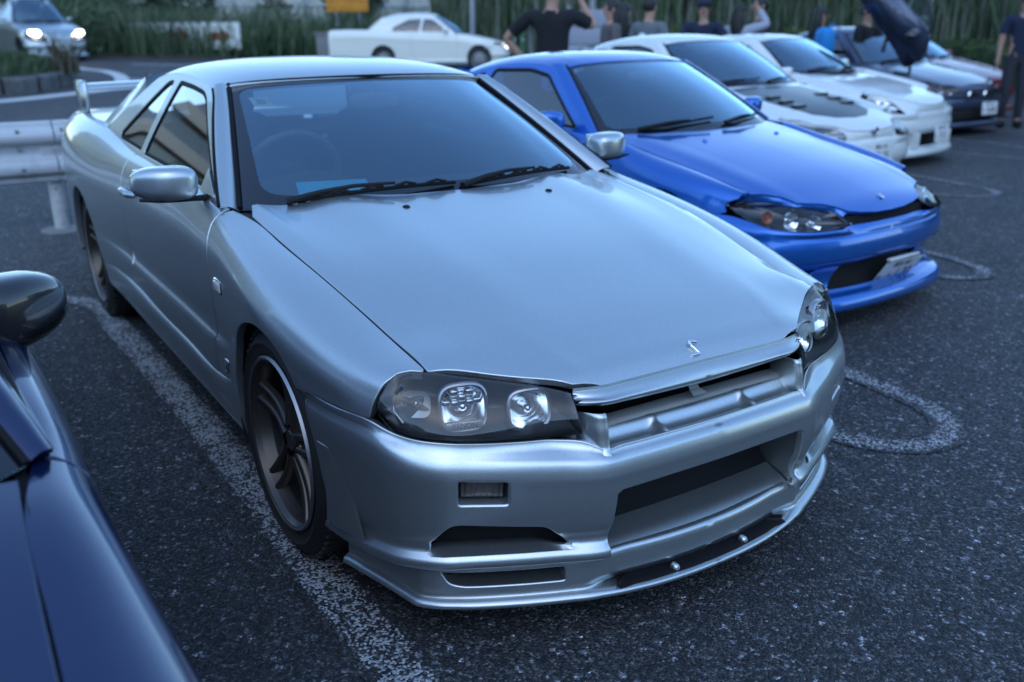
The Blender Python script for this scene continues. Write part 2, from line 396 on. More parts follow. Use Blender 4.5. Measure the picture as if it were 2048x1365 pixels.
mat('plate_white', (.72, .74, .72), .45); mat('plate_ink', (.02, .03, .03), .6); mat('beam_grey', (.30, .31, .30), .7); mat('cyan_card', (.03, .62, .85), .7); mat('sticker', (.55, .72, .68), .5)
mat('smoke_lens', (.055, .045, .04), .18, Coat_Weight=.8); mat('amber', (.5, .12, .01), .2); mat('lamp_white', (.62, .63, .6), .25, Coat_Weight=.8); mat('red_lens', (.30, .01, .012), .15, Coat_Weight=1.)
mat('wheel_leather', (.14, .15, .16), .6); mat('lamp_housing', (.05, .056, .062), .35); mat('cooler', (.10, .10, .10), .5, .6)
m = mat('tyre', (.014, .014, .015), .72); nz = noise(m, 60, 3); bump(m, nz.outputs[0], .15, .002)
m = mat('fog_lens', (.10, .085, .075), .22, Coat_Weight=.7)
wv = add(m, 'ShaderNodeTexWave'); wv.inputs['Scale'].default_value = 26; wv.bands_direction = 'Y'; tc = add(m, 'ShaderNodeTexCoord'); m.node_tree.links.new(tc.outputs['Object'], wv.inputs['Vector'])
bump(m, wv.outputs[0], .8, .004)
m = mat('carbon', (.010, .011, .014), .35, Coat_Weight=.35, Coat_Roughness=.15, Specular_IOR_Level=.3)
# ------------------------------------------------------------------ wheels, shared by every car
def wheel_parts(parent, c, r=.318, rim=.236, width=.235, side=-1, style='twin', mat_rim='wheel_bronze', steer=0., detail=1):
    """c = centre of the outer face; side -1 = right-hand wheel (outer face towards -y)"""
    root = bpy.data.objects.new('wheel', None); col.objects.link(root); root.parent = parent; root.location = c; root.rotation_euler = (0, 0, steer)
    s = side; n = 64 if detail else 32
    t = MB(); wd = width; k = r-.012
    prof = [(rim-.004, .018), (rim+.010, .006), (rim+.03, .0), ((rim+r)/2, -.006), (r-.030, .0), (r-.012, .014), (r-.003, .032), (r, .055), (r, wd-.055), (r-.003, wd-.032), (r-.02, wd-.008), (r-.045, wd), (rim, wd-.01)]
    t.lathe([(a, b*-s) for a, b in prof], n)
    if detail:
        for j in range(60):                         # tread blocks' cross grooves as small ribs on the shoulder
            a = 2*math.pi*j/60
            for h0, h1 in ((.012, .05), (wd-.05, wd-.012)):
                q = MB(); q.box((-.004, min(-s*h0, -s*h1), r-.007), (.004, max(-s*h0, -s*h1), r+.0025)); t.merge(q, Matrix.Rotation(a, 4, 'Y'))
        for g in (.075, .105, .135, .165): t.lathe([(r+.0015, -s*(g-.012)), (r+.0015, -s*(g+.012))], n)
    t.build('tyre', 'tyre', root)
    m = MB(); dep = .055
    m.lathe([(a, b*-s) for a, b in [(rim, .020), (rim+.006, .004), (rim+.001, -.003), (rim-.006, .000), (rim-.013, .016), (rim-.020, .05)]], n)
    m.build('rim', mat_rim, root)
    m = MB(); m.lathe([(a, b*-s) for a, b in [(rim-.020, .05), (rim-.026, .12), (rim-.02, wd-.02)]], n); m.build('barrel', 'wheel_black', root)
    if detail:
        lp = MB(); lp.lathe([(a, b*-s) for a, b in [(rim+.0065, .003), (rim+.002, -.0045), (rim-.0045, -.001)]], n); lp.build('rim_lip', 'satin_metal', root)
    sp = MB(); N = {'twin': 5, 'five': 5, 'multi': 12}[style]
    for i in range(N):
        for d in ((-1, 1) if style == 'twin' else (0,)):
            a = 2*math.pi*i/N+.2
            P = []; K = 9
            for q in range(K):
                f = q/(K-1); rr = .045+(rim-.058)*f
                ang = a+.06*f+math.atan2(d*(.021+.006*f), rr) if style == 'twin' else a+.10*f
                hh = .052-.010*f-.020*math.sin(f*math.pi)*0+.022*f*f*-1
                hh = .030+.020*math.sin(f*2.4)-.026*f
                wdt = (.0125-.001*f) if style == 'twin' else ((.030-.008*f) if style == 'five' else .011)
                P.append((rr, ang, hh, wdt))
            V = []; F = []
            for rr, ang, hh, wdt in P:
                ca, sa = math.cos(ang), math.sin(ang)
                for (tw, td) in ((-1, .020), (-.85, .004), (-.45, -.003), (.45, -.003), (.85, .004), (1, .020)):
                    x, z = rr*ca-tw*wdt*sa, rr*sa+tw*wdt*ca; V.append((x, -s*(hh+td), z))
            for q in range(K-1):
                for e in range(5): F.append((q*6+e, q*6+e+1, q*6+7+e, q*6+6+e))
            bm = bmesh.new(); vv = [bm.verts.new(v) for v in V]
            for f in F: bm.faces.new([vv[j] for j in f])
            bmesh.ops.recalc_face_normals(bm, faces=bm.faces)
            if sum(f.normal.y for f in bm.faces)*s < 0: bmesh.ops.reverse_faces(bm, faces=bm.faces)
            sp.bm(bm)
    sp.build('spokes', mat_rim, root)
    h = MB(); h.lathe([(a, b*-s) for a, b in [(.0, .030), (.026, .030), (.030, .034), (.031, .045), (.064, .046), (.070, .052), (.072, .09)]], 32)
    for j in range(5):
        a = 2*math.pi*j/5; q = MB(); q.lathe([(0, -s*.036), (.009, -s*.036), (.0105, -s*.040), (.0105, -s*.06)], 8, c=(.052*math.cos(a), 0, .052*math.sin(a))); h.merge(q)
    h.build('hub', mat_rim, root)
    b = MB(); b.lathe([(a, q*-s) for a, q in [(.0, .105), (.150, .105), (.150, .13)]], 40); b.build('brake_disc', 'satin_metal', root)
    bk = MB(); bk.lathe([(a, q*-s) for a, q in [(0, .15), (rim-.02, .15)]], 32); bk.build('wheel_well_back', 'dark_cavity', root)
    return root

# ------------------------------------------------------------------ the silver coupe in front
car = thing('parked_car', 'silver two-door coupe in front with empty grille opening and blue card on its dashboard', 'car', group='cars parked in a row')
T = [
(.56, (.640,.655),(.672,.650),(.702,.636),(.722,.605),(.730,.56),(.733,.50),(.735,.46),(.735,.33),(.725,.2)),
(.50, (.641,.666),(.690,.661),(.728,.645),(.752,.61),(.768,.56),(.772,.50),(.772,.46),(.772,.33),(.76,.2)),
(.40, (.643,.682),(.700,.679),(.752,.663),(.784,.625),(.798,.57),(.802,.50),(.802,.46),(.802,.33),(.79,.2)),
(.25, (.654,.716),(.720,.713),(.780,.695),(.814,.652),(.828,.59),(.832,.50),(.832,.46),(.83,.33),(.81,.2)),
(.0, (.680,.776),(.740,.772),(.797,.752),(.834,.706),(.848,.64),(.850,.53),(.850,.46),(.85,.33),(.83,.2)),
(-.25, (.693,.818),(.745,.815),(.797,.797),(.828,.75),(.836,.66),(.832,.53),(.830,.46),(.828,.33),(.80,.2)),
(-.42, (.697,.842),(.745,.839),(.790,.822),(.818,.77),(.825,.67),(.814,.50),(.821,.468),(.815,.36),(.785,.2)),
(-.60, (.735,.868),(.758,.862),(.788,.836),(.814,.775),(.821,.67),(.806,.488),(.820,.466),(.812,.36),(.78,.2)),
(-.80, (.748,.888),(.770,.876),(.793,.841),(.814,.775),(.820,.67),(.803,.487),(.818,.465),(.81,.36),(.78,.2)),
(-1.2, (.750,.893),(.772,.880),(.796,.843),(.816,.775),(.821,.67),(.803,.487),(.818,.465),(.81,.36),(.78,.2)),
(-1.6, (.748,.899),(.772,.886),(.799,.848),(.819,.778),(.824,.67),(.806,.487),(.820,.466),(.81,.36),(.78,.2)),
(-2.0, (.738,.915),(.772,.900),(.806,.858),(.830,.785),(.836,.67),(.822,.49),(.830,.468),(.82,.36),(.79,.2)),
(-2.3, (.722,.945),(.772,.920),(.815,.868),(.845,.79),(.852,.67),(.848,.50),(.849,.468),(.84,.36),(.81,.2)),
(-2.665, (.710,.968),(.770,.945),(.822,.885),(.855,.80),(.862,.68),(.862,.53),(.862,.46),(.86,.33),(.84,.2)),
(-3.0, (.700,.972),(.762,.952),(.815,.895),(.847,.81),(.852,.68),(.850,.53),(.848,.46),(.845,.33),(.82,.2)),
(-3.3, (.685,.966),(.742,.946),(.790,.89),(.818,.81),(.824,.68),(.82,.53),(.818,.46),(.815,.33),(.80,.2)),
(-3.6, (.640,.955),(.690,.935),(.730,.88),(.750,.81),(.756,.68),(.75,.53),(.75,.46),(.745,.33),(.73,.2))]
SP = np.array([[(r[0], -w, z) for w, z in r[1:]] for r in T])
side = Surf(SP, us=[.56-r[0] for r in T], sv=(5, 6))
VS = side.vs
def SX(*pts): return [tuple(q) for q in side.inv(pts, ax=(0, 2))]
def SY(*pts): return [tuple(q) for q in side.inv(pts, ax=(0, 1))]
def arcpts(cx, cz, r, a0, a1, n): return [(cx+r*math.cos(R(a0+(a1-a0)*i/n)), cz+r*math.sin(R(a0+(a1-a0)*i/n))) for i in range(n+1)]
def topline(x0, x1, n=8, v=.0): return [(.56-(x0+(x1-x0)*i/n), v) for i in range(n+1)]
g = .0022
# front fender
ft = SY((.531, -.645), (.515, -.666), (.507, -.694), (.509, -.714))+SX((.507, .640), (.503, .60), (.500, .567), (.40, .567), (.30, .567))
ft += SX(*arcpts(0, .322, .336, 46, 186, 26))+SX((-.333, .27), (-.55, .27), (-.545, .36), (-.52, .48), (-.502, .58), (-.500, .66), (-.512, .76), (-.53, .84))
ft += [(.56+.535-g, .004)]+topline(-.50, .525, 14)
fm = MB(); panel(fm, side, ft, step=.022, rad=.003, depth=.022)
fen = fm.build('front_fender', 'silver_paint', car); fm.flipped().build('front_fender', 'silver_paint', car)
# door
dg_ = .0105; dr = SX((-.55-dg_, .30), (-.545-dg_, .36), (-.52-dg_, .48), (-.502-dg_, .58), (-.500-dg_, .66), (-.512-dg_, .76), (-.53-dg_, .84))+[(.56+.545+dg_, .004)]+topline(-.60, -1.735, 10)
dr += SX((-1.742, .85), (-1.745, .7), (-1.735, .55), (-1.70, .42), (-1.63, .32), (-1.55, .30))
dm = MB(); panel(dm, side, dr, step=.03, rad=.003, depth=.022)
for mm in (dm, dm.flipped()):
    d_ = mm.build('door', 'silver_paint', car); s_ = -1 if mm is dm else 1
    h = MB(); hx, hz = -1.58, .775; yy = .8215*s_
    h.tube([(hx-.085, yy-.004*s_, hz), (hx-.06, yy+.018*s_, hz+.004), (hx, yy+.022*s_, hz+.006), (hx+.06, yy+.018*s_, hz+.004), (hx+.085, yy-.004*s_, hz)], [.010, .015, .016, .015, .010], 10, flat=1.0)
    h.build('door_handle', 'silver_paint', d_)
# rear quarter
qt = SX((-1.7525, .85), (-1.7555, .7), (-1.7455, .55), (-1.7105, .42), (-1.641, .31), (-1.60, .27), (-2.33, .27))
qt += SX(*arcpts(-2.665, .322, .338, -8, 188, 30)[::1])
qt += SX((-3.03, .27), (-3.55, .27), (-3.59, .5), (-3.59, .8))+topline(-3.585, -1.747, 16)
qm = MB(); panel(qm, side, qt, step=.032, rad=.003, depth=.03)
qm.build('rear_quarter', 'silver_paint', car); qm.flipped().build('rear_quarter', 'silver_paint', car)
# inner wheel wells: dark tubs
for cx in (0, -2.665):
    for s_ in (-1, 1):
        q = MB(); q.lathe([(.352, s_*.815), (.352, s_*.5), (.0, s_*.5)], 40, c=(cx, 0, .322), a0=R(-22), a1=R(202)); q.build('wheel_liner', 'dark_cavity', car)
# side skirt
sk = []
for x, zt, wt in ((-.335, .405, .826), (-.38, .392, .826), (-.45, .362, .825), (-.55, .345, .823), (-1.0, .342, .823), (-1.42, .343, .823), (-1.52, .347, .824), (-1.62, .355, .826), (-1.75, .360, .829), (-2.0, .364, .833), (-2.30, .37, .845)):
    sk.append([(x, -w_, z_) for w_, z_ in ((wt-.034, zt+.001), (wt-.014, zt+.0015), (wt-.009, zt-.003), (wt-.007, zt-.02), (wt-.009, .29), (wt-.016, .25), (.803, .212), (.792, .200), (.75, .195))])
skirt = Surf(sk, us=[-q[0][0] for q in sk], local=(True, True), sv=(2,)); sm = MB()
panel(sm, skirt, [(.335, 0), (2.30, 0), (2.30, skirt.vs[-1]), (.335, skirt.vs[-1])], step=.03, rad=.002, depth=.01)
sm.build('side_skirt', 'silver_paint', car); sm.flipped().build('side_skirt', 'silver_paint', car)
uf = MB(); uf.box((-3.4, -.72, .17), (.45, .72, .30)); uf.build('underfloor', 'dark_cavity', car)
# side marker and fender badge
for s_ in (-1, 1):
    b = MB(); b.box((-.436, .822*s_-.012, .650), (-.366, .822*s_+.012, .684), .008); mk = b.build('side_marker', 'lamp_white', car)
    b = MB(); b.box((-.441, .822*s_-.0085, .645), (-.361, .822*s_+.0085, .689), .0075); b.build('bezel', 'chrome', mk)
    y_ = .821*s_; b = MB(); b.tube([(-.425, y_, .432), (-.395, y_, .434), (-.40, y_, .424), (-.42, y_, .412), (-.405, y_, .398), (-.432, y_, .392)], .0042, 6); b.build('badge', 'chrome', car)

# hood
HX = [.80, .765, .74, .714, .66, .55, .40, .20, 0, -.2, -.35, -.5, -.64]
zc = dict(zip(HX, [.545, .588, .613, .636, .660, .694, .733, .780, .818, .850, .872, .889, .900]))
sx = [-.64, -.355, -.21, -.074, .037, .162, .276, .406, .534, .8]; sy = [.70, .695, .692, .686, .677, .664, .651, .643, .641, .63]; sz = [.868, .833, .812, .791, .768, .738, .709, .681, .660, .52]
HP = []
for x in HX:
    c = zc[x]; ys = float(np.interp(x, sx, sy)); zs = float(np.interp(x, sx, sz)); yc = float(np.interp(x, [-.64, -.2, .0, .26, .48, .6, .72, .8], [.56, .525, .495, .445, .415, .385, .355, .345]))
    zk = c-.004-.008*min(1, max(0, (.74-x)/.4))-.012*min(1, max(0, (-.05-x)/.4)); ym = (yc+ys)/2; zm = zk*.48+zs*.52+.004
    HP.append([(x, 0, c), (x, -.45*yc, c-.0012), (x, -.8*yc, c-.0035), (x, -(yc-.022), zk+.0015), (x, -(yc+.022), zk-.004), (x, -ym, zm), (x, -(ys-.045), zs+.012), (x, -ys, zs+.001), (x, -ys-.06, zs-.012)])
hood = Surf(HP, us=[.80-x for x in HX], local=(False, True))
def HXY(*p): return [tuple(q) for q in hood.inv(p, ax=(0, 1))]
ho = HXY((.737, 0), (.737, -.18), (.731, -.30))+HXY(*[(a, b) for a, b, _ in curve([(.714, -.366, 0), (.677, -.414, 0), (.618, -.496, 0), (.564, -.578, 0), (.537, -.632, 0)], 16)])
ho += HXY((.406, -.641+.0065), (.276, -.649+.0065), (.162, -.662+.0065), (.037, -.675+.0065), (-.074, -.684+.0065), (-.21, -.690+.0065), (-.355, -.692+.0065), (-.46, -.692+.0065), (-.545, -.66), (-.53, -.58), (-.46, -.42), (-.40, -.2), (-.385, 0))
hm = MB(); panel(hm, hood, [(a, max(b, 0)) for a, b in ho], step=.03, flip=-1, rad=.0035, depth=.018)
if np.mean([n[2] for n in hm.n]) < 0:
    hm = MB(); panel(hm, hood, [(a, max(b, 0)) for a, b in ho], step=.03, flip=1, rad=.0035, depth=.018)
hm.mirror(); hoodo = hm.build('hood', 'silver_paint', car)
# grille moulding along the hood's leading edge
MY = [0, .12, .24, .31, .345, .366]
def mrow(k):
    out = []
    for y in MY:
        f = float(np.interp(y, [0, .2, .32, .366], [0, .0, -.008, -.026])); d = float(np.interp(y, [0, .33, .366], [0, 0, .012]))
        x_, z_ = [(.7420, .6120), (.7465, .6098), (.757, .6025), (.7645, .5955), (.7685, .587), (.767, .576), (.760, .570), (.738, .567), (.70, .569)][k]
        z_ += float(np.interp(y, [0, .366], [0, .008 if k > 3 else -.003])); out.append((x_+f-(d if k > 1 else 0), -y, z_))
    return out
mold = Surf([[mrow(k)[j] for k in range(9)] for j in range(len(MY))], us=MY, local=(True, True)); mm = MB()
panel(mm, mold, [(0, 0), (.366, 0), (.366, mold.vs[-1]), (0, mold.vs[-1])], step=.015, rad=.002, depth=.010)
if np.mean([n[0] for n in mm.n]) < 0:
    mm = MB(); panel(mm, mold, [(0, 0), (.366, 0), (.366, mold.vs[-1]), (0, mold.vs[-1])], step=.015, flip=-1, rad=.002, depth=.010)
mm.mirror(); mm.build('grille_moulding', 'silver_paint', hoodo)
# hood emblem: slanted chrome letter shape, and washer jets
e = MB(); EM = [(.701, .0178, .6505), (.6965, -.003, .6545), (.7042, -.0032, .648), (.7249, .0082, .630), (.7251, -.0166, .630)]
for a, b in zip(EM[:-1], EM[1:]): e.tube([a, b], .0046, 6)
e.build('hood_emblem', 'chrome', car)
for s_ in (-1, 1):
    j = MB(); j.lathe([(.0, .010), (.008, .0095), (.012, .006), (.014, .0), (.015, -.006)], 14, 'z', c=(-.282, s_*.266, .857)); j.build('washer_jet', 'black_plastic', car)
# ---- front bumper: rows from the headlight / grille edge down to the undercut
CR = [(0, .822, .463), (.14, .818, .462), (.28, .811, .461), (.335, .807, .461), (.352, .801, .461), (.42, .769, .465), (.504, .730, .470), (.607, .677, .475), (.665, .646, .480), (.705, .612, .487), (.742, .568, .503), (.775, .495, .525), (.803, .395, .530), (.820, .262, .530), (.824, .20, .53)]
TP = [(0, .803, .4865), (.14, .799, .4865), (.28, .792, .4865), (.335, .786, .487), (.352, .772, .497), (.42, .727, .508), (.492, .700, .511), (.585, .664, .516), (.640, .637, .520), (.690, .601, .525), (.728, .556, .533), (.768, .492, .556), (.799, .395, .557), (.8185, .262, .557), (.824, .20, .557)]
BR = []
for (y, x, z), (ty, tx, tz) in zip(CR, TP):
    k = float(np.interp(y, [0, .66, .76, .83], [1, 1, .5, .0])); side_ = 1-k
    ny = float(np.interp(y, [0, .33, .36, .6, .7, .78, .83], [0, .05, .42, .48, .7, .95, 1])); nx = math.sqrt(max(0, 1-ny*ny))
    def o(d, zz): return (x+nx*d, -(y+ny*d), zz)
    m1 = ((tx*.62+x*.38)-.000*nx, -(ty*.62+y*.38), tz*.55+z*.45); m2 = (x-nx*.004, -(y-ny*.004), z+.0125)
    BR.append([(tx, -ty, tz), m1, m2, o(.0035, z), o(.0075, z-.016), o(.009, .41), o(.005, .345), o(-.004, .295), o(-.017+.004*side_, .268), o(-.012, .2515), o(.0, .2435), o(.004, .234), o(.003, .222), o(-.006, .213), o(-.03, .21)])
bump_ = Surf(BR, local=(True, True)); bv = bump_.vs
def BYZ(*p): return [tuple(q) for q in bump_.inv([(-a, b) for a, b in p], ax=(1, 2))]
def BXZ(*p): return [tuple(q) for q in bump_.inv(p, ax=(0, 2))]
U1 = bump_.us[-1]
# centre air opening is cut out of the half panel's inner border
INT = BYZ((.322, .222), (.318, .30), (.312, .385), (.296, .394), (.15, .397)); utop = bv
iv = bump_.inv([(0, .398)], ax=(1, 2))[0][1]; lowv = bv[-1]
archx = arcpts(0, .322, .334, 43.5, -21, 16)
bo = [(0, 0)]+[(u, 0) for u in np.linspace(.02, bump_.us[-2], 40)]
bo = [(u, v) for u, v in bo if bump_.ev(np.array([u]), np.array([v]))[0][0] > .250]
bo += BXZ(*archx)+[(BXZ((.318, .215))[0][0], lowv)]
bo += [(u, lowv) for u in np.linspace(BXZ((.318, .215))[0][0]-.03, INT[0][0]+.01, 24)]+[(INT[0][0], lowv)]+INT+[(0, iv)]
fog = BYZ(*rounded([(.535, .374), (.535, .442), (.645, .450), (.645, .379)], .014, 4))
slot = BYZ(*rounded([(.395, .2505), (.455, .318), (.655, .338), (.682, .30), (.690, .2505)], [.0, .02, .03, .02, .0], 4))
bp = MB(); panel(bp, bump_, bo, holes=[fog, slot], step=.02, flip=1, rad=.004, depth=.02, skip=lambda i: i > 0)
FL = 1
if np.mean([n[0] for n in bp.n]) < 0:
    FL = -1; bp = MB(); panel(bp, bump_, bo, holes=[fog, slot], step=.02, flip=-1, rad=.004, depth=.02, skip=lambda i: i > 0)
rg = pocket(bp, bump_, fog, (-.026, .012, 0), FL, .007, .03)
fogring = rg
# upper grille floor with two ribs, and the posts beside it
fl = []
for y in np.linspace(0, .318, 23):
    ribd = abs(y-.145); rib = max(0, 1-ribd/.022); rib = rib*rib*(3-2*rib)
    row = []
    for k, (dx, z_) in enumerate(((.0, .4865), (-.012, .483), (-.03, .478), (-.05, .484), (-.066, .503), (-.072, .506), (-.085, .50))):
        rz = rib*(.0, .010, .019, .016, .006, .003, 0)[k]
        row.append((float(np.interp(y, [0, .14, .28, .335], [.803, .799, .792, .786]))+dx, -y, z_+rz))
    fl.append(row)
sfl = Surf(fl, local=(True, True)); q = MB(); q.grid(sfl.ev(*[a.ravel() for a in np.meshgrid(np.linspace(0, sfl.us[-1], 60), np.linspace(0, sfl.vs[-1], 20), indexing='ij')]).reshape(60, 20, 3))
if np.mean([n[2] for n in q.n]) < 0: q.n = [(-a, -b, -c) for a, b, c in q.n]; q.f = [f[::-1] for f in q.f]
bp.merge(q)
ps = []
for z_, fx, fo in ((.470, .008, .006), (.478, .004, .004), (.487, -.004, .0), (.500, -.008, 0), (.53, -.013, 0), (.548, -.018, 0), (.560, -.021, 0), (.565, -.027, .002)):
    ps.append([(.70+fx, -.3085, z_), (.775+fx, -.3085-fo, z_), (.790+fx, -.310-fo, z_), (.7955+fx, -.316, z_), (.795+fx, -.324, z_), (.789+fx, -.334, z_), (.772+fx, -.346-fo, z_), (.748+fx, -.358-fo*2, z_), (.715+fx, -.362, z_)])
pso = Surf(ps, local=(True, True)); q = MB(); q.grid(pso.ev(*[a.ravel() for a in np.meshgrid(np.linspace(0, pso.us[-1], 24), np.linspace(0, pso.vs[-1], 30), indexing='ij')]).reshape(24, 30, 3))
c0 = np.mean([n[0] for n in q.n])
if c0 < 0: q.n = [(-a, -b, -c) for a, b, c in q.n]; q.f = [f[::-1] for f in q.f]
bp.merge(q); tp = np.array(ps[-1]); q = MB(); fan(q, tp, (0, 0, 1)); bp.merge(q)
# slot scoop floor: ramp from the dark mouth down to the ledge
def face_x(y): return float(np.interp(y, [c[0] for c in CR], [c[1] for c in CR]))
ra = []
for y in np.linspace(.40, .688, 26):
    x0 = face_x(y); t = np.clip((.455-y)/.055, 0, 1); e = np.clip((y-.66)/.03, 0, 1); dd = .075*(1-t)*(1-e)+.004
    dd = .05*(1-t)*(1-.7*e)+.006; ra.append([(x0-.004, -y, .2500), (x0-.2*dd-.004, -y, .2515), (x0-.6*dd-.004, -y, .256), (x0-dd-.004, -y, .262), (x0-dd-.004, -y, .245)])
q = MB(); q.grid(np.array(ra)); 
if np.mean([n[2] for n in q.n]) < 0: q.n = [(-a, -b, -c) for a, b, c in q.n]; q.f = [f[::-1] for f in q.f]
bp.merge(q)
sd_ = pocket(bp, bump_, slot, (-.03, .01, 0), FL, .0045, .0)
# raised blade near the wheel arch
bl = MB(); P_ = []
for z_, x0, x1 in ((.255, .345, .475), (.30, .350, .462), (.36, .350, .445), (.42, .338, .418), (.455, .325, .38)):
    def yo(x): return float(np.interp(x, [.20, .262, .395, .495, .568], [.824, .820, .803, .775, .742]))
    P_.append([(x0-.012, -(yo(x0)+.004), z_), (x0, -(yo(x0)+.013), z_), (x0*.6+x1*.4, -(yo(x0*.6+x1*.4)+.014), z_), (x1-.006, -(yo(x1)+.0125), z_), (x1+.006, -(yo(x1)+.004), z_)])
q = MB(); q.grid(np.array(P_))
if np.mean([n[1] for n in q.n]) > 0: q.n = [(-a, -b, -c) for a, b, c in q.n]; q.f = [f[::-1] for f in q.f]
bp.merge(q); q = MB(); q.flat([P_[-1][0], P_[-1][1], P_[-1][2], P_[-1][3], P_[-1][4]], [(0, 1, 2, 3, 4)]); bp.merge(q)
bp.mirror(); bumper = bp.build('front_bumper', 'silver_paint', car)
# dark mouths behind the openings
for s_ in (-1, 1):
    q = MB(); ys_ = np.linspace(.385, .69, 14)
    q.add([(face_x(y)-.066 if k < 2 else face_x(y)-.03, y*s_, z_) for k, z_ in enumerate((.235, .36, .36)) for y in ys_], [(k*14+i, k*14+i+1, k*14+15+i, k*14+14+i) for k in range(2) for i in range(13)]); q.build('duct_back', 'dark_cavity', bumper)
    q = MB(); ring = fogring*[1, -s_*1., 1] if s_ > 0 else fogring
    ring = np.array([(a, (b if s_ < 0 else -b), c) for a, b, c in fogring]); c = ring.mean(0); ring2 = c+(ring-c)*.93
    nn = np.array((.90, .43*s_, 0))
    q.add(np.vstack([ring, c+(ring-c)*.90+nn*.004]), [(i, (i+1) % len(ring), len(ring)+(i+1) % len(ring), len(ring)+i) for i in range(len(ring))]); q.build('fog_lamp_bezel', 'black_plastic', bumper)
    q = MB(); rr = [c+(ring-c)*k+nn*d for k, d in ((.92, .002), (.86, .008), (.6, .0115), (.3, .013))]; L = len(ring)
    q.add(np.vstack(rr+[c+nn*.0135]), [(k*L+i, k*L+(i+1) % L, (k+1)*L+(i+1) % L, (k+1)*L+i) for k in range(3) for i in range(L)]+[(3*L+i, 3*L+(i+1) % L, 4*L) for i in range(L)])
    fo_ = q.build('fog_lamp', 'fog_lens', bumper)
# intake: curved throat, silver at the front, coloured black further in for deep shade
th = []
for y in np.linspace(-.322, .322, 40):
    b = .81-(abs(y)/.33)**2*.012
    th.append([(b-.018, y, .205), (b-.028, y, .2115), (b-.045, y, .221), (b-.075, y, .231), (b-.105, y, .242), (b-.13, y, .262), (b-.14, y, .30), (b-.145, y, .33)])
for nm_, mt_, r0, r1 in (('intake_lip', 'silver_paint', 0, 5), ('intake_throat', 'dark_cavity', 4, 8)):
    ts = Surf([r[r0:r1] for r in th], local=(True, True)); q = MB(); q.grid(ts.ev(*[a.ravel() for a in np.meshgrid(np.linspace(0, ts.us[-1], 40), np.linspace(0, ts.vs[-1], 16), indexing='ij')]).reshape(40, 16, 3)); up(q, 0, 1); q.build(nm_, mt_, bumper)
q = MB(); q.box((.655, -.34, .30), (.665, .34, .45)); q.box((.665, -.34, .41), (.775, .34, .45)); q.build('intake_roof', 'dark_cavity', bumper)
for s_ in (-1, 1): q = MB(); q.box((.62, s_*.333-.006, .20), (.785, s_*.333+.006, .42)); q.build('intake_cheek', 'silver_paint', bumper)
# crash beam, latch, radiator seen through the empty grille
q = MB(); q.box((.672, -.37, .45), (.724, .37, .514), .010); q.build('crash_beam', 'beam_grey', car)
q = MB(); q.box((.50, -.37, .40), (.58, .37, .62)); q.build('radiator', 'dark_cavity', car)
q = MB()
for i in range(11):
    a = i/11; q.tube([(.585, -.16+.17*a, .548+.02*math.sin(a*3)), (.587, -.15+.17*a, .585+.01*math.sin(a*3))], .0015, 5)
q.tube([(.60, -.19, .55), (.62, -.10, .563), (.62, .02, .572), (.60, .12, .585)], .008, 8); q.tube([(.62, .22, .56), (.62, .27, .572), (.60, .3, .575)], .012, 8); q.build('hoses', 'black_plastic', car)
q = MB(); q.flat([(.700, -.012, .572), (.700, .012, .572), (.724, .016, .540), (.724, -.016, .540), (.745, .024, .532), (.745, -.022, .532)], [(0, 3, 2, 1), (3, 5, 4, 2)]); q.build('hood_latch', 'beam_grey', car)
q = MB(); q.box((.63, .18, .545), (.69, .24, .575), .004); q.build('horn_bracket', 'black_plastic', car)
# lip under the bumper
LP = [(0, .848), (.08, .846), (.2, .833), (.25, .823), (.3, .811), (.33, .802), (.36, .793), (.40, .776), (.445, .757), (.53, .717), (.64, .655), (.69, .617), (.712, .592), (.722, .555), (.742, .47), (.768, .37), (.787, .295), (.79, .27)]
LR = []
for (y, x) in LP:
    cx = face_x(y) if y < .7 else float(np.interp(y, [.7, .712, .722, .742, .768, .787, .79], [.607, .585, .55, .466, .366, .292, .268])); ny = float(np.interp(y, [0, .3, .36, .6, .69, .712, .73, .8], [0, .12, .36, .48, .6, .85, .97, .98])); nx = math.sqrt(1-ny*ny)
    c = float(np.interp(y, [0, .22, .38, 1], [1, 1, 0, 0])); c = c*c*(3-2*c); out = min(x, 9)
    def o(d, zz, b=x): return (b+nx*d, -(y+ny*d), zz)
    base = x-.032-c*.018
    LR.append([(base-.012, -(y-ny*.02), .2125), o(-.027-.016*c, .2108), o(-.0225-.016*c, .206), o(-.0215-.016*c, .17), o(-.0205-.018*c, .1385+.002*c), o(-.0225-.055*c, .1355+.003*c), o(-.0195-.055*c, .1275-.006*c), o(-.008, .1235-.003*c), o(-.0015, .1195), o(.001, .113), o(-.004, .106), o(-.03, .103)])
lip_ = Surf(LR, local=(True, True), sv=(2, 4, 5, 6)); lo = MB(); lz = BYZ
def LYZ(*p): return [tuple(q) for q in lip_.inv([(-a, b) for a, b in p], ax=(1, 2))]
sl2 = LYZ(*rounded([(.40, .152), (.40, .197), (.665, .197), (.648, .160), (.62, .152)], [.012, .01, .012, .02, .02], 4))
le_ = float(lip_.inv([(.318, .16)], ax=(0, 2))[0][0]); ou = [(0, 0), (le_, 0), (le_, lip_.vs[-1]), (0, lip_.vs[-1])]
panel(lo, lip_, ou, holes=[sl2], step=.016, flip=1, rad=.003, depth=.012, skip=lambda i: i > 0); FLL = 1
if np.mean([n[0] for n in lo.n]) < 0: FLL = -1; lo = MB(); panel(lo, lip_, ou, holes=[sl2], step=.016, flip=-1, rad=.003, depth=.012, skip=lambda i: i > 0)
pocket(lo, lip_, sl2, (-.05, .012, .012), FLL, .005)
lo.mirror(); lipo = lo.build('front_lip', 'silver_paint', car)
q = MB(); gy = np.linspace(-.285, .285, 41)                 # black strip added to darken the gap between lip face and splitter edge
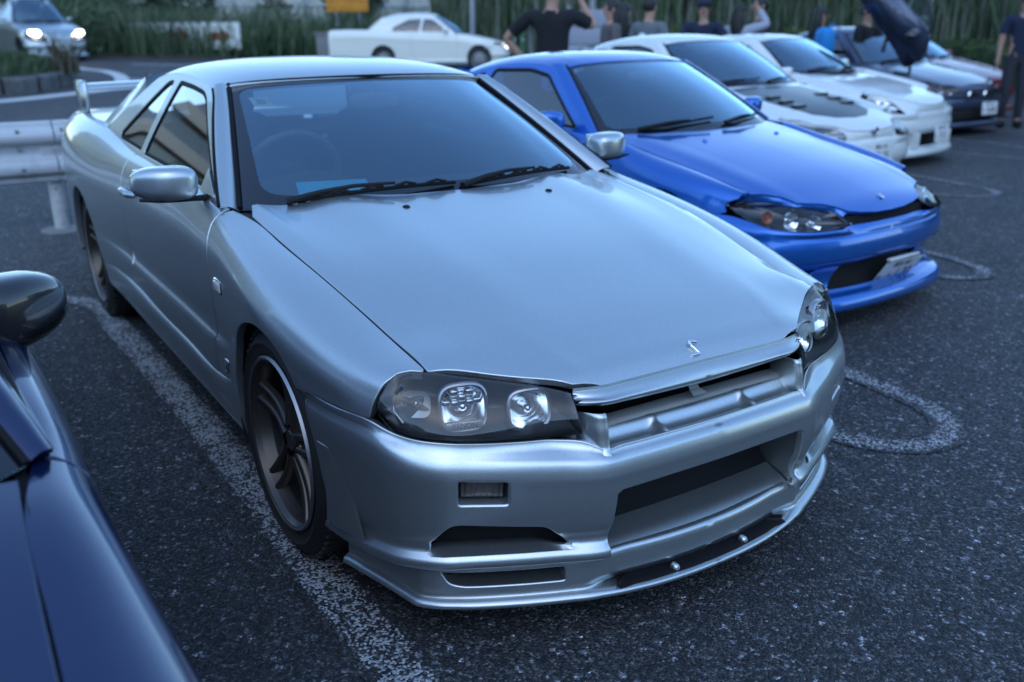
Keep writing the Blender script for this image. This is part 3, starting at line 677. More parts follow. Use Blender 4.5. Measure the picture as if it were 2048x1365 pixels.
q.grid([[(float(np.interp(abs(y), [a for a, b in LP], [b for a, b in LP]))-d*(1 if abs(y) < .24 else max(.32, (.30-abs(y))/.06)), y, z) for d, z in ((.040, .1400), (.056, .1385), (.060, .1245), (.040, .1232), (.013, .1222))] for y in gy]); up(q); q.build('splitter_strip', 'black_plastic', lipo)
for s_ in (-1, 1):
    q = MB(); q.box((.52, min(.36*s_, .67*s_), .13), (.60, max(.36*s_, .67*s_), .21)); q.build('duct_back', 'dark_cavity', lipo)
    q = MB(); q.lathe([(.0, .016), (.006, .014), (.010, .008), (.011, -.004)], 14, 'x', c=(.812, .117*s_, .126)); q.build('lip_support', 'silver_paint', lipo)

# ---- headlights
HL_U = [(.712, .368, .606), (.676, .418, .619), (.617, .500, .633), (.563, .583, .646), (.534, .638, .656), (.517, .668, .657), (.511, .696, .655), (.511, .718, .645), (.507, .734, .622)]
HL_L = [(.752, .366, .521), (.720, .449, .521), (.688, .545, .525), (.648, .632, .530), (.607, .688, .535), (.562, .724, .540), (.530, .7375, .545), (.515, .742, .551), (.507, .741, .562)]
hu, hl = curve(HL_U, 12, local=True), curve(HL_L, 12, local=True); HLP = []
for a, b in zip(hu, hl):
    a, b = a*[1, -1, 1], b*[1, -1, 1]; t = 1; row = []
    kb = np.clip((-a[1]-.42)/.3, 0, 1); kb = kb*kb*(3-2*kb); nrm = np.array((.88, -.45, .15))*(1-kb)+np.array((.5, -.86, .1))*kb
    for f, bu in ((0, 0), (.12, .006), (.3, .013), (.5, .0165), (.7, .015), (.88, .008), (1, .0)): row.append(a*(1-f)+b*f+nrm*bu)
    HLP.append(row)
hls = Surf(HLP, local=(True, True)); UM, VM = hls.us[-1], hls.vs[-1]
# black housing bowl: frame following the outline, then depth
def outline_uv(n=16):
    return [(u, 0) for u in np.linspace(0, UM, n)]+[(UM, v) for v in np.linspace(.02, VM-.02, 5)]+[(u, VM) for u in np.linspace(UM, 0, n)]+[(0, v) for v in np.linspace(VM-.02, .02, 4)]
hflip = 1 if hls.nor(np.array([UM*.4]), np.array([VM*.5]))[0][0] > 0 else -1
for s_ in (-1, 1):
    lamp = bpy.data.objects.new('headlight', None); col.objects.link(lamp); lamp.parent = car
    def fin(mb, n, m_):
        (mb if s_ < 0 else mb.flipped()).build(n, m_, lamp)
    q = MB(); panel(q, hls, outline_uv(), step=.02, flip=hflip, rad=.002, depth=.012); fin(q, 'lens', 'lamp_glass')
    q = MB(); l = dense(outline_uv(), .012); p = hls.ev(l[:, 0], l[:, 1]); n = hls.nor(l[:, 0], l[:, 1], hflip); c = p.mean(0)
    def ins(k, d): return c+(p-c)*k-n*d
    rows = [ins(1.0, .003), ins(.955, .004), ins(.94, .012), ins(.90, .05), ins(.82, .085)]
    L = len(p); q.add(np.vstack(rows+[[c-n.mean(0)*.09]]), [(k*L+i, k*L+(i+1) % L, (k+1)*L+(i+1) % L, (k+1)*L+i) for k in range(4) for i in range(L)]+[(4*L+i, 4*L+(i+1) % L, 5*L) for i in range(L)]); fin(q, 'housing', 'lamp_housing')
    # reflectors: centre, radius, axis
    def sq(b):
        for i, (x_, y_, z_) in enumerate(b.v):
            rr = math.hypot(y_, z_)
            if rr > 1e-6: k_ = 1/(abs(y_/rr)**3.4+abs(z_/rr)**3.4)**(1/3.4); k_ = 1+(k_-1)*min(1, rr/.03); b.v[i] = (x_, y_*k_, z_*k_)
    def bowl(cn, r, ax, depth, mt, ring=True, trim=1., squash=1.0):
        b = MB(); b.lathe([(r*k, -depth*(1-k*k)) for k in (1, .9, .75, .55, .35, .12, 0)], 40, 'x'); sq(b)
        rot = Vector((1, 0, 0)).rotation_difference(Vector(ax)).to_matrix().to_4x4(); b.xf(Matrix.Translation(cn) @ rot @ Matrix.Diagonal((1, 1, squash, 1))); b.n = [(-a_, -b_, -c__) for a_, b_, c__ in b.n] if False else b.n
        fin(b, 'reflector', mt)
        if ring:
            g_ = MB(); g_.lathe([(r+.008, -.012), (r+.007, .002), (r+.003, .005), (r-.001, .002), (r-.003, -.01)], 40, 'x'); sq(g_); g_.xf(Matrix.Translation(cn) @ rot @ Matrix.Diagonal((1, 1, squash, 1))); fin(g_, 'reflector_ring', 'satin_metal')
        bl = MB(); bl.lathe([(0, .012), (.006, .010), (.010, .004), (.011, -.004), (.010, -.03)], 16, 'x'); bl.xf(Matrix.Translation(Vector(cn)-Vector(ax).normalized()*(depth*.45)) @ rot); fin(bl, 'bulb', 'chrome')
        return rot
    A = Vector((.93, -.33, .14)).normalized()
    ra_ = bowl((.612, -.588, .586), .049, A, .04, 'reflector')
    bowl((.670, -.452, .571), .046, Vector((.96, -.25, .14)).normalized(), .04, 'reflector', squash=.92)
    bowl((.548, -.672, .592), .033, Vector((.78, -.62, 0)).normalized(), .02, 'lamp_white', ring=False)
    # stepped facets in the reflectors
    q = MB()
    for i in range(5):
        for j in range(3):
            yy_, zz_ = -.034+.017*i, .010+.012*j
            if yy_*yy_+zz_*zz_ < .040**2: w_ = MB(); w_.box((-.022+.010*((i+j) % 2), yy_-.0075, zz_-.0055), (-.008+.008*((i+j) % 2), yy_+.0075, zz_+.0055), .002); q.merge(w_, Matrix.Translation((.610, -.588, .586)) @ ra_)
    fin(q, 'reflector_facets', 'reflector')
    q = MB(); w_ = MB(); w_.box((-.006, -.042, -.048), (.010, .040, -.032), .002); q.merge(w_, Matrix.Translation((.610, -.588, .588)) @ ra_); fin(q, 'name_plate', 'satin_metal')
    # lettering on the plate
    cu = bpy.data.curves.new('plate_lettering', 'FONT'); cu.body = 'XENON'; cu.size = .0165; cu.align_x = 'CENTER'; cu.align_y = 'CENTER'; cu.extrude = .0004
    to = bpy.data.objects.new('tmp', cu); col.objects.link(to); dg = bpy.context.evaluated_depsgraph_get(); me = bpy.data.meshes.new_from_object(to.evaluated_get(dg)); bpy.data.objects.remove(to)
    me.materials.append(M['plate_ink']); tx = bpy.data.objects.new('plate_lettering', me); col.objects.link(tx); tx.parent = lamp
    ax_ = Vector((A.x, A.y*-s_ if s_ > 0 else A.y, A.z)); rx = Vector((0, 0, 1)).cross(ax_).normalized(); ctr = Matrix.Translation((.610, -.588, .588)) @ ra_ @ Vector((.0115, -.001, -.040))
    if s_ > 0: ctr = Vector((ctr.x, -ctr.y, ctr.z))
    tx.matrix_local = Matrix(((rx.x, 0, ax_.x, ctr.x), (rx.y, 0, ax_.y, ctr.y), (rx.z, 1, ax_.z, ctr.z), (0, 0, 0, 1)))
    # crescent guide beside the turn lamp
    q = MB(); q.tube([(.538, -.700, .640), (.528, -.716, .61), (.530, -.718, .58), (.552, -.706, .556)], .005, 8); fin(q, 'side_guide', 'satin_metal')

# ---- wheels
for cx in (0, -2.665):
    for s_ in (-1, 1):
        wheel_parts(car, (cx, .815*s_ if cx == 0 else .822*s_, .318), side=s_, steer=R(0))
# ---- greenhouse
def supere(c, ax, e=(.6, .6), n=(24, 32), bend=None):
    """superellipsoid grid (housing shapes)"""
    mb = MB(); P = np.zeros((n[0]+1, n[1]+1, 3)); sp = lambda t, p: np.sign(t)*np.abs(t)**p
    for i in range(n[0]+1):
        a = -math.pi/2+math.pi*i/n[0]
        for j in range(n[1]+1):
            b = -math.pi+2*math.pi*j/n[1]; P[i, j] = (ax[0]*sp(math.cos(a), e[0])*sp(math.cos(b), e[1]), ax[1]*sp(math.cos(a), e[0])*sp(math.sin(b), e[1]), ax[2]*sp(math.sin(a), e[0]))
    if bend: P = np.array([[bend(*q) for q in r] for r in P])
    P += np.array(c); bm = bmesh.new(); vv = [[bm.verts.new(P[i, j]) for j in range(n[1])] for i in range(n[0]+1)]
    for i in range(n[0]):
        for j in range(n[1]): bm.faces.new((vv[i][j], vv[i][(j+1) % n[1]], vv[i+1][(j+1) % n[1]], vv[i+1][j]))
    bmesh.ops.remove_doubles(bm, verts=bm.verts, dist=1e-5); bmesh.ops.recalc_face_normals(bm, faces=bm.faces)
    return mb.bm(bm)
def gw(x, z): return .745-.50*(z-.89)-.36*max(z-.89, 0)**2+.05*max(0, -x-1.9)*max(0, (1.21-z))*2
GX = [-.5, -.8, -1.1, -1.4, -1.7, -1.95, -2.2, -2.5]; GZ = [.85, .90, .96, 1.03, 1.10, 1.16, 1.22]
gs = Surf([[(x, -gw(x, z), z) for z in GZ] for x in GX], us=[-x for x in GX], vs=GZ); GF = 1 if gs.nor(np.array([1.3]), np.array([1.]))[0][1] < 0 else -1
def D(pts): return [(-x, z) for x, z in pts]
fr_o = D([(-.575, .872), (-.70, .938), (-.84, 1.013), (-.98, 1.088), (-1.09, 1.148), (-1.15, 1.172), (-1.26, 1.1905), (-1.40, 1.203), (-1.62, 1.212), (-1.85, 1.207), (-2.0, 1.180), (-2.12, 1.125), (-2.25, 1.050), (-2.36, .985), (-2.42, .935), (-2.3, .915), (-2.0, .90), (-1.6, .885), (-1.2, .878), (-.8, .87)])
win1 = D(rounded([(-.625, .893), (-1.215, 1.168), (-1.44, 1.184), (-1.640, 1.191), (-1.668, .908)], [.03, .07, .05, .03, .02], 5))
win2 = D(rounded([(-1.718, .914), (-1.708, 1.188), (-1.80, 1.184), (-1.96, 1.085), (-2.155, .955), (-2.12, .928)], [.02, .03, .04, .1, .03, .02], 5))
fm = MB(); panel(fm, gs, fr_o, holes=[win1, win2], step=.03, flip=GF, rad=.003, depth=.02)
cab = fm.build('cabin_side', 'silver_paint', car); cab2 = fm.flipped().build('cabin_side', 'silver_paint', car)
for wn, nm in ((win1, 'side_window'), (win2, 'quarter_window')):
    a = MB(); panel(a, gs, [tuple(q) for q in inset(wn, -.002)], holes=[[tuple(q) for q in inset(wn, .013)]], step=.02, flip=GF, rad=.002, depth=.006, off=-.003)
    b = MB(); panel(b, gs, [tuple(q) for q in inset(wn, .009)], step=.05, flip=GF, edge=False, off=-.008)
    for k, p_ in ((0, cab), (1, cab2)):
        go = (b if k == 0 else b.flipped()).build(nm, 'side_glass', p_); (a if k == 0 else a.flipped()).build('window_trim', 'trim_rubber', go)
# A pillar strip between the door frame and the windscreen
Dc = curve([(x, -gw(x, z), z) for x, z in ((-.560, .868), (-.70, .941), (-.84, 1.016), (-.98, 1.091), (-1.09, 1.151), (-1.155, 1.176))], 16)
Ec = curve([(-.585, -.695, .846), (-.72, -.652, .930), (-.89, -.600, 1.030), (-1.06, -.548, 1.126), (-1.150, -.522, 1.172), (-1.182, -.512, 1.186)], 16)
AP = [[d, d*.72+e*.28+np.array((.006, -.014, .010)), d*.35+e*.65+np.array((.010, -.011, .015)), e+np.array((.004, 0, .005)), e*.9+d*.1+np.array((-.02, .02, -.012))] for d, e in zip(Dc, Ec)]
ap = Surf(AP, local=(True, True)); q = MB(); aflip = 1 if ap.nor(np.array([ap.us[-1]/2]), np.array([ap.vs[-1]/2]))[0][2] > 0 else -1
panel(q, ap, [(0, 0), (ap.us[-1], 0), (ap.us[-1], ap.vs[-1]), (0, ap.vs[-1])], step=.02, flip=aflip, rad=.002, depth=.008)
q.build('windscreen_pillar', 'silver_paint', cab); q.flipped().build('windscreen_pillar', 'silver_paint', cab2)
for k, p_ in ((-1, cab), (1, cab2)):
    q = MB(); q.tube([(x, y*-k-.001*k*-1, z+.002) for x, y, z in Dc], .0055, 6); q.build('pillar_seal', 'trim_rubber', p_)
# windscreen
wb = [(-.40, 0, .870), (-.42, -.25, .867), (-.475, -.48, .860), (-.54, -.63, .853), (-.596, -.690, .848)]; wt = [(-1.092, 0, 1.2065), (-1.105, -.2, 1.204), (-1.128, -.36, 1.199), (-1.155, -.46, 1.192), (-1.176, -.514, 1.1855)]
WP = []
for i, (b, t) in enumerate(zip(wb, wt)):
    b, t = np.array(b), np.array(t); k = (1, 1, .9, .6, .3)[i]; WP.append([b*(1-f)+t*f+np.array((.010, 0, .020))*4*f*(1-f)*k for f in (0, .2, .4, .6, .8, 1)])
ws = Surf(WP, local=(True, True)); WU, WV = ws.us[-1], ws.vs[-1]; wf = 1 if ws.nor(np.array([.2]), np.array([.3]))[0][2] > 0 else -1
q = MB(); panel(q, ws, [(0, 0), (WU, 0), (WU, WV), (0, WV)], step=.04, flip=wf, rad=.002, depth=.004); q.mirror(); wso = q.build('windscreen', 'clear_glass', car)
hole = rounded([(0, .05), (WU-.075, .05), (WU-.040, WV-.038), (0, WV-.034)], [0, .09, .05, 0], 6); hole = [(0, .05)]+hole[1:-1]+[(0, WV-.034)]
fo = hole[::-1]; frit_o = [(0, .0), (WU, 0), (WU, WV), (0, WV)]
q = MB(); panel(q, ws, [(0, 0), (WU, 0), (WU, WV), (0, WV), (0, WV-.034)]+hole[-2:0:-1]+[(0, .05)], step=.02, flip=wf, edge=False, off=.0012); q.mirror(); q.build('black_border', 'frit', wso)
q = MB(); st = .006
for a, b, c, d in ((WU-.002, 0, WU-.002, WV),):
    pp = [ws.ev(np.array([WU-.004]), np.array([v]))[0]+np.array((.004, -.001, .005)) for v in np.linspace(0, WV, 24)]
q.tube(pp, .0085, 8); pp2 = [ws.ev(np.array([u]), np.array([WV-.002]))[0]+np.array((.003, 0, .004)) for u in np.linspace(0, WU, 20)]; q.tube(pp2, .006, 8); q.mirror(); q.build('windscreen_seal', 'trim_rubber', wso)
# cowl below the screen
cw = []
for (x, y, z), xh in zip(wb, (-.36, -.37, -.42, -.50, -.545)): cw.append([(x-.03, y, z-.006), (x+.02, y, z-.018), (x+.06, y, z-.035), (x+.12, y, z-.05)])
cs = Surf(cw, local=(True, True)); q = MB(); q.grid(cs.ev(*[a.ravel() for a in np.meshgrid(np.linspace(0, cs.us[-1], 24), np.linspace(0, cs.vs[-1], 8), indexing='ij')]).reshape(24, 8, 3)); q.mirror(); q.build('cowl', 'black_plastic', car)
# wipers
def wsp(y, v, o):
    U, V, P = ws.grid(); u = np.interp(abs(y), -ws.ev(np.linspace(0, WU, 50), np.full(50, v))[:, 1], np.linspace(0, WU, 50)); p = ws.ev(np.array([u]), np.array([v]))[0]+ws.nor(np.array([u]), np.array([v]), wf)[0]*o
    return (p[0], p[1]*(-1 if y > 0 else 1), p[2])
for y0, y1, v0, v1, ya in ((-.52, -.015, .014, .030, -.03), (.035, .52, .016, .040, .50)):
    wp = bpy.data.objects.new('wiper', None); col.objects.link(wp); wp.parent = car
    pts = [wsp(y0+(y1-y0)*i/14, v0+(v1-v0)*i/14, .012+.010*math.sin(math.pi*i/14)) for i in range(15)]
    q = MB(); q.tube(pts, .0065, 6); q.build('blade', 'trim_rubber', wp)
    q = MB()
    for i in (2, 5, 8, 11): q.tube([Vector(pts[i])+Vector((0, 0, .004)), Vector(pts[i+1])+Vector((.004, 0, .014)), Vector(pts[min(i+2, 14)])+Vector((0, 0, .006))], .005, 6)
    q.build('blade_holder', 'black_plastic', wp)
    # arm from the pivot near the cowl to the blade's middle
    pv = wsp(y0-.04 if y0 < 0 else y0-.03, .012, .012); mid = Vector(pts[8])+Vector((.004, 0, .016)); q = MB(); q.tube([pv, (Vector(pv)*.7+mid*.3)+Vector((.006, 0, .012)), (Vector(pv)*.4+mid*.6)+Vector((.006, 0, .014)), mid], [.016, .012, .009, .007], 8, flat=.7); q.build('arm', 'black_plastic', wp)
# roof
RS = []
for xc, zc_, xr, zr in ((-1.086, 1.208, -1.165, 1.177), (-1.16, 1.230, -1.245, 1.1885), (-1.33, 1.256, -1.39, 1.2025), (-1.6, 1.270, -1.62, 1.2125), (-1.85, 1.266, -1.85, 1.2075), (-2.03, 1.248, -2.0, 1.181), (-2.18, 1.222, -2.10, 1.135)):
    yr = gw(xr, zr); row = []
    for f in (0, .25, .5, .7, .84, .93, .985, 1.0):
        row.append((xc+(xr-xc)*f**2.4, -yr*f, zc_-(zc_-zr)*(f**2.6*.62+f**9*.38)))
    RS.append(row)
rs = Surf(RS, us=[0, .085, .25, .52, .77, .95, 1.1], vs=[0, .15, .3, .42, .50, .55, .585, .60], local=(False, True)); q = MB(); rf = 1 if rs.nor(np.array([.5]), np.array([.2]))[0][2] > 0 else -1
panel(q, rs, [(0, 0), (0, .60), (1.1, .60), (1.1, 0)], step=.04, flip=rf, rad=.003, depth=.02); q.mirror(); q.build('roof', 'silver_paint', car)
q = MB(); panel(q, rs, [(0, 0), (0, .58), (1.1, .58), (1.1, 0)], step=.1, flip=-rf, edge=False, off=.03); q.mirror(); q.build('headliner', 'headliner', car)
# rear window, deck, tail
q = MB(); rg_ = []
for f in np.linspace(0, 1, 7):
    x, z, hw = -2.17-.68*f, 1.222-.245*f-.0*f, .565+.075*f; rg_.append([(x+.02*(y/hw)**2, y, z-.03*(y/hw)**2+.02*math.sin(f*math.pi)) for y in np.linspace(-hw, hw, 15)])
q.grid(rg_); 
if np.mean([n[2] for n in q.n]) < 0: q.n = [(-a, -b, -c) for a, b, c in q.n]; q.f = [f[::-1] for f in q.f]
q.build('rear_window', 'side_glass', car)
q = MB()
for s_ in (-1, 1):
    g_ = []
    for f in np.linspace(0, 1, 7): x, z, hw = -2.17-.68*f, 1.222-.245*f, .565+.075*f; xr_ = float(np.interp(f, [0, .3, .6, 1], [-2.10, -2.22, -2.34, -2.46])); zr_ = float(np.interp(f, [0, .3, .6, 1], [1.135, 1.068, .998, .93])); g_.append([(xr_, s_*gw(xr_, zr_), zr_), ((xr_+x)/2, s_*(hw+gw(xr_, zr_)+.012)/2, (zr_+z)/2+.005), (x, s_*(hw-.01), z-.026)])
    h_ = MB(); h_.grid(g_, flip=s_ < 0)
    if np.mean([n[2] for n in h_.n]) < 0: h_.n = [(-a, -b, -c) for a, b, c in h_.n]; h_.f = [f[::-1] for f in h_.f]
    h_.build('rear_pillar', 'silver_paint', cab if s_ < 0 else cab2)
q = MB(); q.grid([[(x, y, .974-.012*(y/.7)**2-.006*((-x-3.1)/.5)**2-(.0 if x > -3.55 else .02)) for y in np.linspace(-hw, hw, 17)] for x, hw in ((-2.42, .712), (-2.7, .711), (-3.0, .701), (-3.3, .686), (-3.5, .66), (-3.61, .645))], flip=False)
if np.mean([n[2] for n in q.n]) < 0: q.n = [(-a, -b, -c) for a, b, c in q.n]; q.f = [f[::-1] for f in q.f]
q.build('boot_lid', 'silver_paint', car)
q = MB(); q.box((-3.66, -.66, .26), (-3.56, .66, .952), .03); q.build('tail_panel', 'silver_paint', car)
for s_ in (-1, 1):
    for yy in (.38, .57): q = MB(); q.lathe([(0, -.012), (.06, -.010), (.075, 0)], 24, 'x', c=(-3.662, yy*s_, .80)); q.build('tail_lamp', 'red_lens', car)
# rear wing on end posts
wg = bpy.data.objects.new('rear_wing', None); col.objects.link(wg); wg.parent = car
q = MB(); q.grid([[(-3.16+dx*.9, y, 1.098+dz-.012*(y/.68)**2) for dx, dz in ((.12, .002), (.11, .014), (.05, .026), (-.05, .028), (-.14, .022), (-.15, .014), (-.05, .008), (.08, -.004), (.12, .002))] for y in np.linspace(-.70, .70, 13)])
bm = bmesh.new(); vv = [bm.verts.new(v) for v in q.v]; [bm.faces.new([vv[i] for i in f]) for f in q.f]; bmesh.ops.remove_doubles(bm, verts=bm.verts, dist=1e-5); bmesh.ops.recalc_face_normals(bm, faces=bm.faces); q = MB().bm(bm); q.build('blade', 'silver_paint', wg)
for s_ in (-1, 1):
    q = MB(); P = [(-3.02, 1.12), (-3.05, 1.135), (-3.30, 1.13), (-3.31, 1.09), (-3.20, 1.00), (-3.19, .955), (-3.06, .955), (-3.03, 1.02)]
    bm = bmesh.new(); a = [bm.verts.new((x, s_*.69, z)) for x, z in P]; b = [bm.verts.new((x, s_*.715, z)) for x, z in P]; bm.faces.new(a); bm.faces.new(b[::-1])
    for i in range(len(P)): bm.faces.new((a[i], b[i], b[(i+1) % len(P)], a[(i+1) % len(P)]))
    bmesh.ops.recalc_face_normals(bm, faces=bm.faces); bmesh.ops.bevel(bm, geom=bm.edges[:], offset=.006, segments=2, affect='EDGES'); q.bm(bm); q.build('end_post', 'silver_paint', wg)
# door mirrors
def mirror_shape(x, y, z):
    k = 1-.16*(y > 0)*(y/.09); return (x*(1-.25*max(0, y/.09))-.03*max(0, y/.09), y, z*(1-.20*max(0, y/.09)**2)+.004*y)
for s_, p_ in ((-1, cab), (1, cab2)):
    mr = bpy.data.objects.new('door_mirror', None); col.objects.link(mr); mr.parent = car
    hsg = supere((0, 0, 0), (.062, .098, .052), (.55, .62), bend=mirror_shape); hs2 = MB()
    hs2.merge(hsg, Matrix.Translation((-.715, -.873, .930)) @ Matrix.Rotation(R(-8), 4, 'Z') @ Matrix.Diagonal((1, -1, 1, 1))); hs2.f = [f[::-1] for f in hs2.f]
    (hs2 if s_ < 0 else hs2.flipped()).build('shell', 'silver_paint', mr)
    q = MB(); q.tube([(-.700, -.955, .888), (-.690, -.90, .884), (-.688, -.84, .882), (-.690, -.79, .880), (-.70, -.745, .878)], [.008, .014, .016, .015, .02], 10, flat=.55); (q if s_ < 0 else q.flipped()).build('base', 'black_plastic', mr)
    q = MB(); q.box((-.782, -.95, .888), (-.772, -.80, .972), .004); (q if s_ < 0 else q.flipped()).build('mirror_glass', 'mirror', mr)
    q = MB(); tri = D([(-.63, .886), (-.79, .889), (-.79, .952)]); panel(q, gs, tri, step=.03, flip=GF, rad=.002, depth=.008, off=.004); (q if s_ < 0 else q.flipped()).build('sail_panel', 'silver_paint', mr)
# ---- interior
inn = bpy.data.objects.new('cabin', None); col.objects.link(inn); inn.parent = car
q = MB(); q.grid([[(-.42, y, .845-.02*(y/.7)**2), (-.60, y, .858-.02*(y/.7)**2), (-.80, y, .862-.02*(y/.7)**2), (-.88, y, .845), (-.90, y, .78), (-.88, y, .55)] for y in np.linspace(-.70, .70, 15)])
if np.mean([n[2] for n in q.n]) < 0: q.n = [(-a, -b, -c) for a, b, c in q.n]; q.f = [f[::-1] for f in q.f]
q.build('dashboard', 'interior', inn)
q = MB(); q.grid([[(-.66, y, .858), (-.72, y, .858+.045*math.cos((y+.36)/.21*math.pi/2)), (-.88, y, .858+.05*math.cos((y+.36)/.21*math.pi/2)), (-.90, y, .83)] for y in np.linspace(-.57, -.15, 13)])
if np.mean([n[2] for n in q.n]) < 0: q.n = [(-a, -b, -c) for a, b, c in q.n]; q.f = [f[::-1] for f in q.f]
q.build('instrument_hood', 'interior', inn)
sw = bpy.data.objects.new('steering_wheel', None); col.objects.link(sw); sw.parent = inn
rotw = Matrix.Translation((-1.0, -.37, .865)) @ Matrix.Rotation(R(-66), 4, 'Y')
q = MB(); ring = [rotw @ Vector((.182*math.cos(t), .182*math.sin(t), 0)) for t in np.linspace(0, 2*math.pi, 41)]; q.tube(ring, .014, 10, cap=False); q.build('rim', 'wheel_leather', sw)
q = MB(); q.merge(supere((0, 0, 0), (.075, .06, .03), (.6, .6), (10, 14)), rotw)
for t in (0, math.pi, -math.pi/2): q.tube([rotw @ Vector((.05*math.cos(t), .05*math.sin(t), 0)), rotw @ Vector((.178*math.cos(t), .178*math.sin(t), 0))], .012, 8)
q.build('spokes', 'interior', sw)
for s_ in (-1, 1):
    seat = bpy.data.objects.new('front_seat', None); col.objects.link(seat); seat.parent = inn
    q = supere((-1.42, .36*s_, .42), (.28, .25, .11), (.5, .5)); q.build('cushion', 'seat_cloth', seat)
    q = MB(); q.merge(supere((0, 0, .30), (.08, .25, .33), (.5, .5)), Matrix.Translation((-1.66, .36*s_, .44)) @ Matrix.Rotation(R(-18), 4, 'Y')); q.build('backrest', 'seat_cloth', seat)
    q = MB(); q.merge(supere((0, 0, .70), (.05, .14, .09), (.6, .6)), Matrix.Translation((-1.66, .36*s_, .42)) @ Matrix.Rotation(R(-14), 4, 'Y')); q.build('headrest', 'seat_cloth', seat)
    dp = MB(); dp.grid([[(x, s_*(gw(x, .89)-.045), z) for z in (.30, .6, .80, .875)] for x in np.linspace(-.60, -2.2, 9)], flip=s_ < 0); dp.build('door_card', 'interior', inn)
q = supere((-2.15, 0, .62), (.12, .58, .25), (.4, .4)); q.build('rear_seat', 'seat_cloth', inn)
q = MB(); q.box((-2.85, -.60, .88), (-2.2, .60, .905)); q.build('parcel_shelf', 'interior', inn)
q = MB(); q.box((-2.3, -.70, .27), (-.5, .70, .31)); q.build('floor_pan', 'interior', inn)
q = MB(); q.merge(supere((0, 0, 0), (.02, .115, .032), (.5, .5), (12, 20)), Matrix.Translation((-1.10, .02, 1.118)) @ Matrix.Rotation(R(12), 4, 'Z')); rvm = q.build('rear_view_mirror', 'headliner', inn)
q = MB(); q.tube([(-1.10, .01, 1.13), (-1.085, 0, 1.165), (-1.10, 0, 1.20)], .008, 8); q.build('stem', 'headliner', rvm)
for s_ in (-1, 1): q = MB(); q.box((-1.30, .36*s_-.18, 1.178), (-1.16, .36*s_+.18, 1.19), .005); q.build('sun_visor', 'headliner', inn)
# card on the dashboard, inspection sticker on the screen
q = MB(); q.flat([(-.49, -.525, .873), (-.55, -.26, .875), (-.64, -.235, .899), (-.70, -.46, .899)], [(0, 1, 2, 3)]); q.flat([(-.50, -.53, .8715), (-.53, -.40, .8715), (-.60, -.40, .8755), (-.60, -.51, .8755)], [(0, 1, 2, 3)]); tag(q.build('card', 'cyan_card'), 'bright blue paper card lying on the dashboard of the silver coupe', 'card')
def wpt(y, z_):
    v = np.linspace(0, WV, 80); best = min(((abs(wsp(y, t, 0)[2]-z_), t) for t in v)); return wsp(y, best[1], -.006)
q = MB(); P = [wpt(-.478, 1.128), wpt(-.418, 1.130), wpt(-.418, 1.158), wpt(-.478, 1.156)]; q.flat([Vector(p) for p in P], [(0, 1, 2, 3)]); stk = q.build('inspection_sticker', 'sticker', wso)
q = MB(); P = [wpt(-.462, 1.136), wpt(-.434, 1.137), wpt(-.434, 1.150), wpt(-.462, 1.149)]; q.flat([Vector(p)+Vector((.0015, 0, .001)) for p in P], [(0, 1, 2, 3)]); q.build('printed_square', 'beam_grey', stk)
# ------------------------------------------------------------------ the other cars: one builder, a table of measures for each
def both(mb, name, m_, parent):
    return mb.build(name, m_, parent), mb.flipped().build(name, m_, parent)
def text_mesh(name, body, size, m_, parent, mtx, ext=.0004):
    cu = bpy.data.curves.new(name, 'FONT'); cu.body = body; cu.size = size; cu.align_x = 'CENTER'; cu.align_y = 'CENTER'; cu.extrude = ext
    to = bpy.data.objects.new('tmp', cu); col.objects.link(to); dg = bpy.context.evaluated_depsgraph_get(); me = bpy.data.meshes.new_from_object(to.evaluated_get(dg)); bpy.data.objects.remove(to)
    me.materials.append(M[m_]); o = bpy.data.objects.new(name, me); col.objects.link(o); o.parent = parent; o.matrix_local = mtx; return o
def frame_mtx(o, right, upv):
    r, u = Vector(right).normalized(), Vector(upv).normalized(); n = r.cross(u); o = Vector(o)
    return Matrix(((r.x, u.x, n.x, o.x), (r.y, u.y, n.y, o.y), (r.z, u.z, n.z, o.z), (0, 0, 0, 1)))
def number_plate(parent, o, right, upv, top, kana, num):
    """plate centred at o; 330 x 165 mm"""
    mt = frame_mtx(o, right, upv); q = MB(); q.box((-.165, -.0825, -.003), (.165, .0825, 0), .0014); q.xf(mt); pl = q.build('number_plate', 'plate_white', parent)
    text_mesh('plate_lettering', top, .042, 'plate_ink', pl, mt @ Matrix.Translation((.0, .052, .001)))
    text_mesh('plate_lettering', kana, .036, 'plate_ink', pl, mt @ Matrix.Translation((-.142, -.022, .001)))
    text_mesh('plate_lettering', num, .098, 'plate_ink', pl, mt @ Matrix.Translation((.022, -.024, .001)) @ Matrix.Diagonal((.82, 1.05, 1, 1)))
    return pl

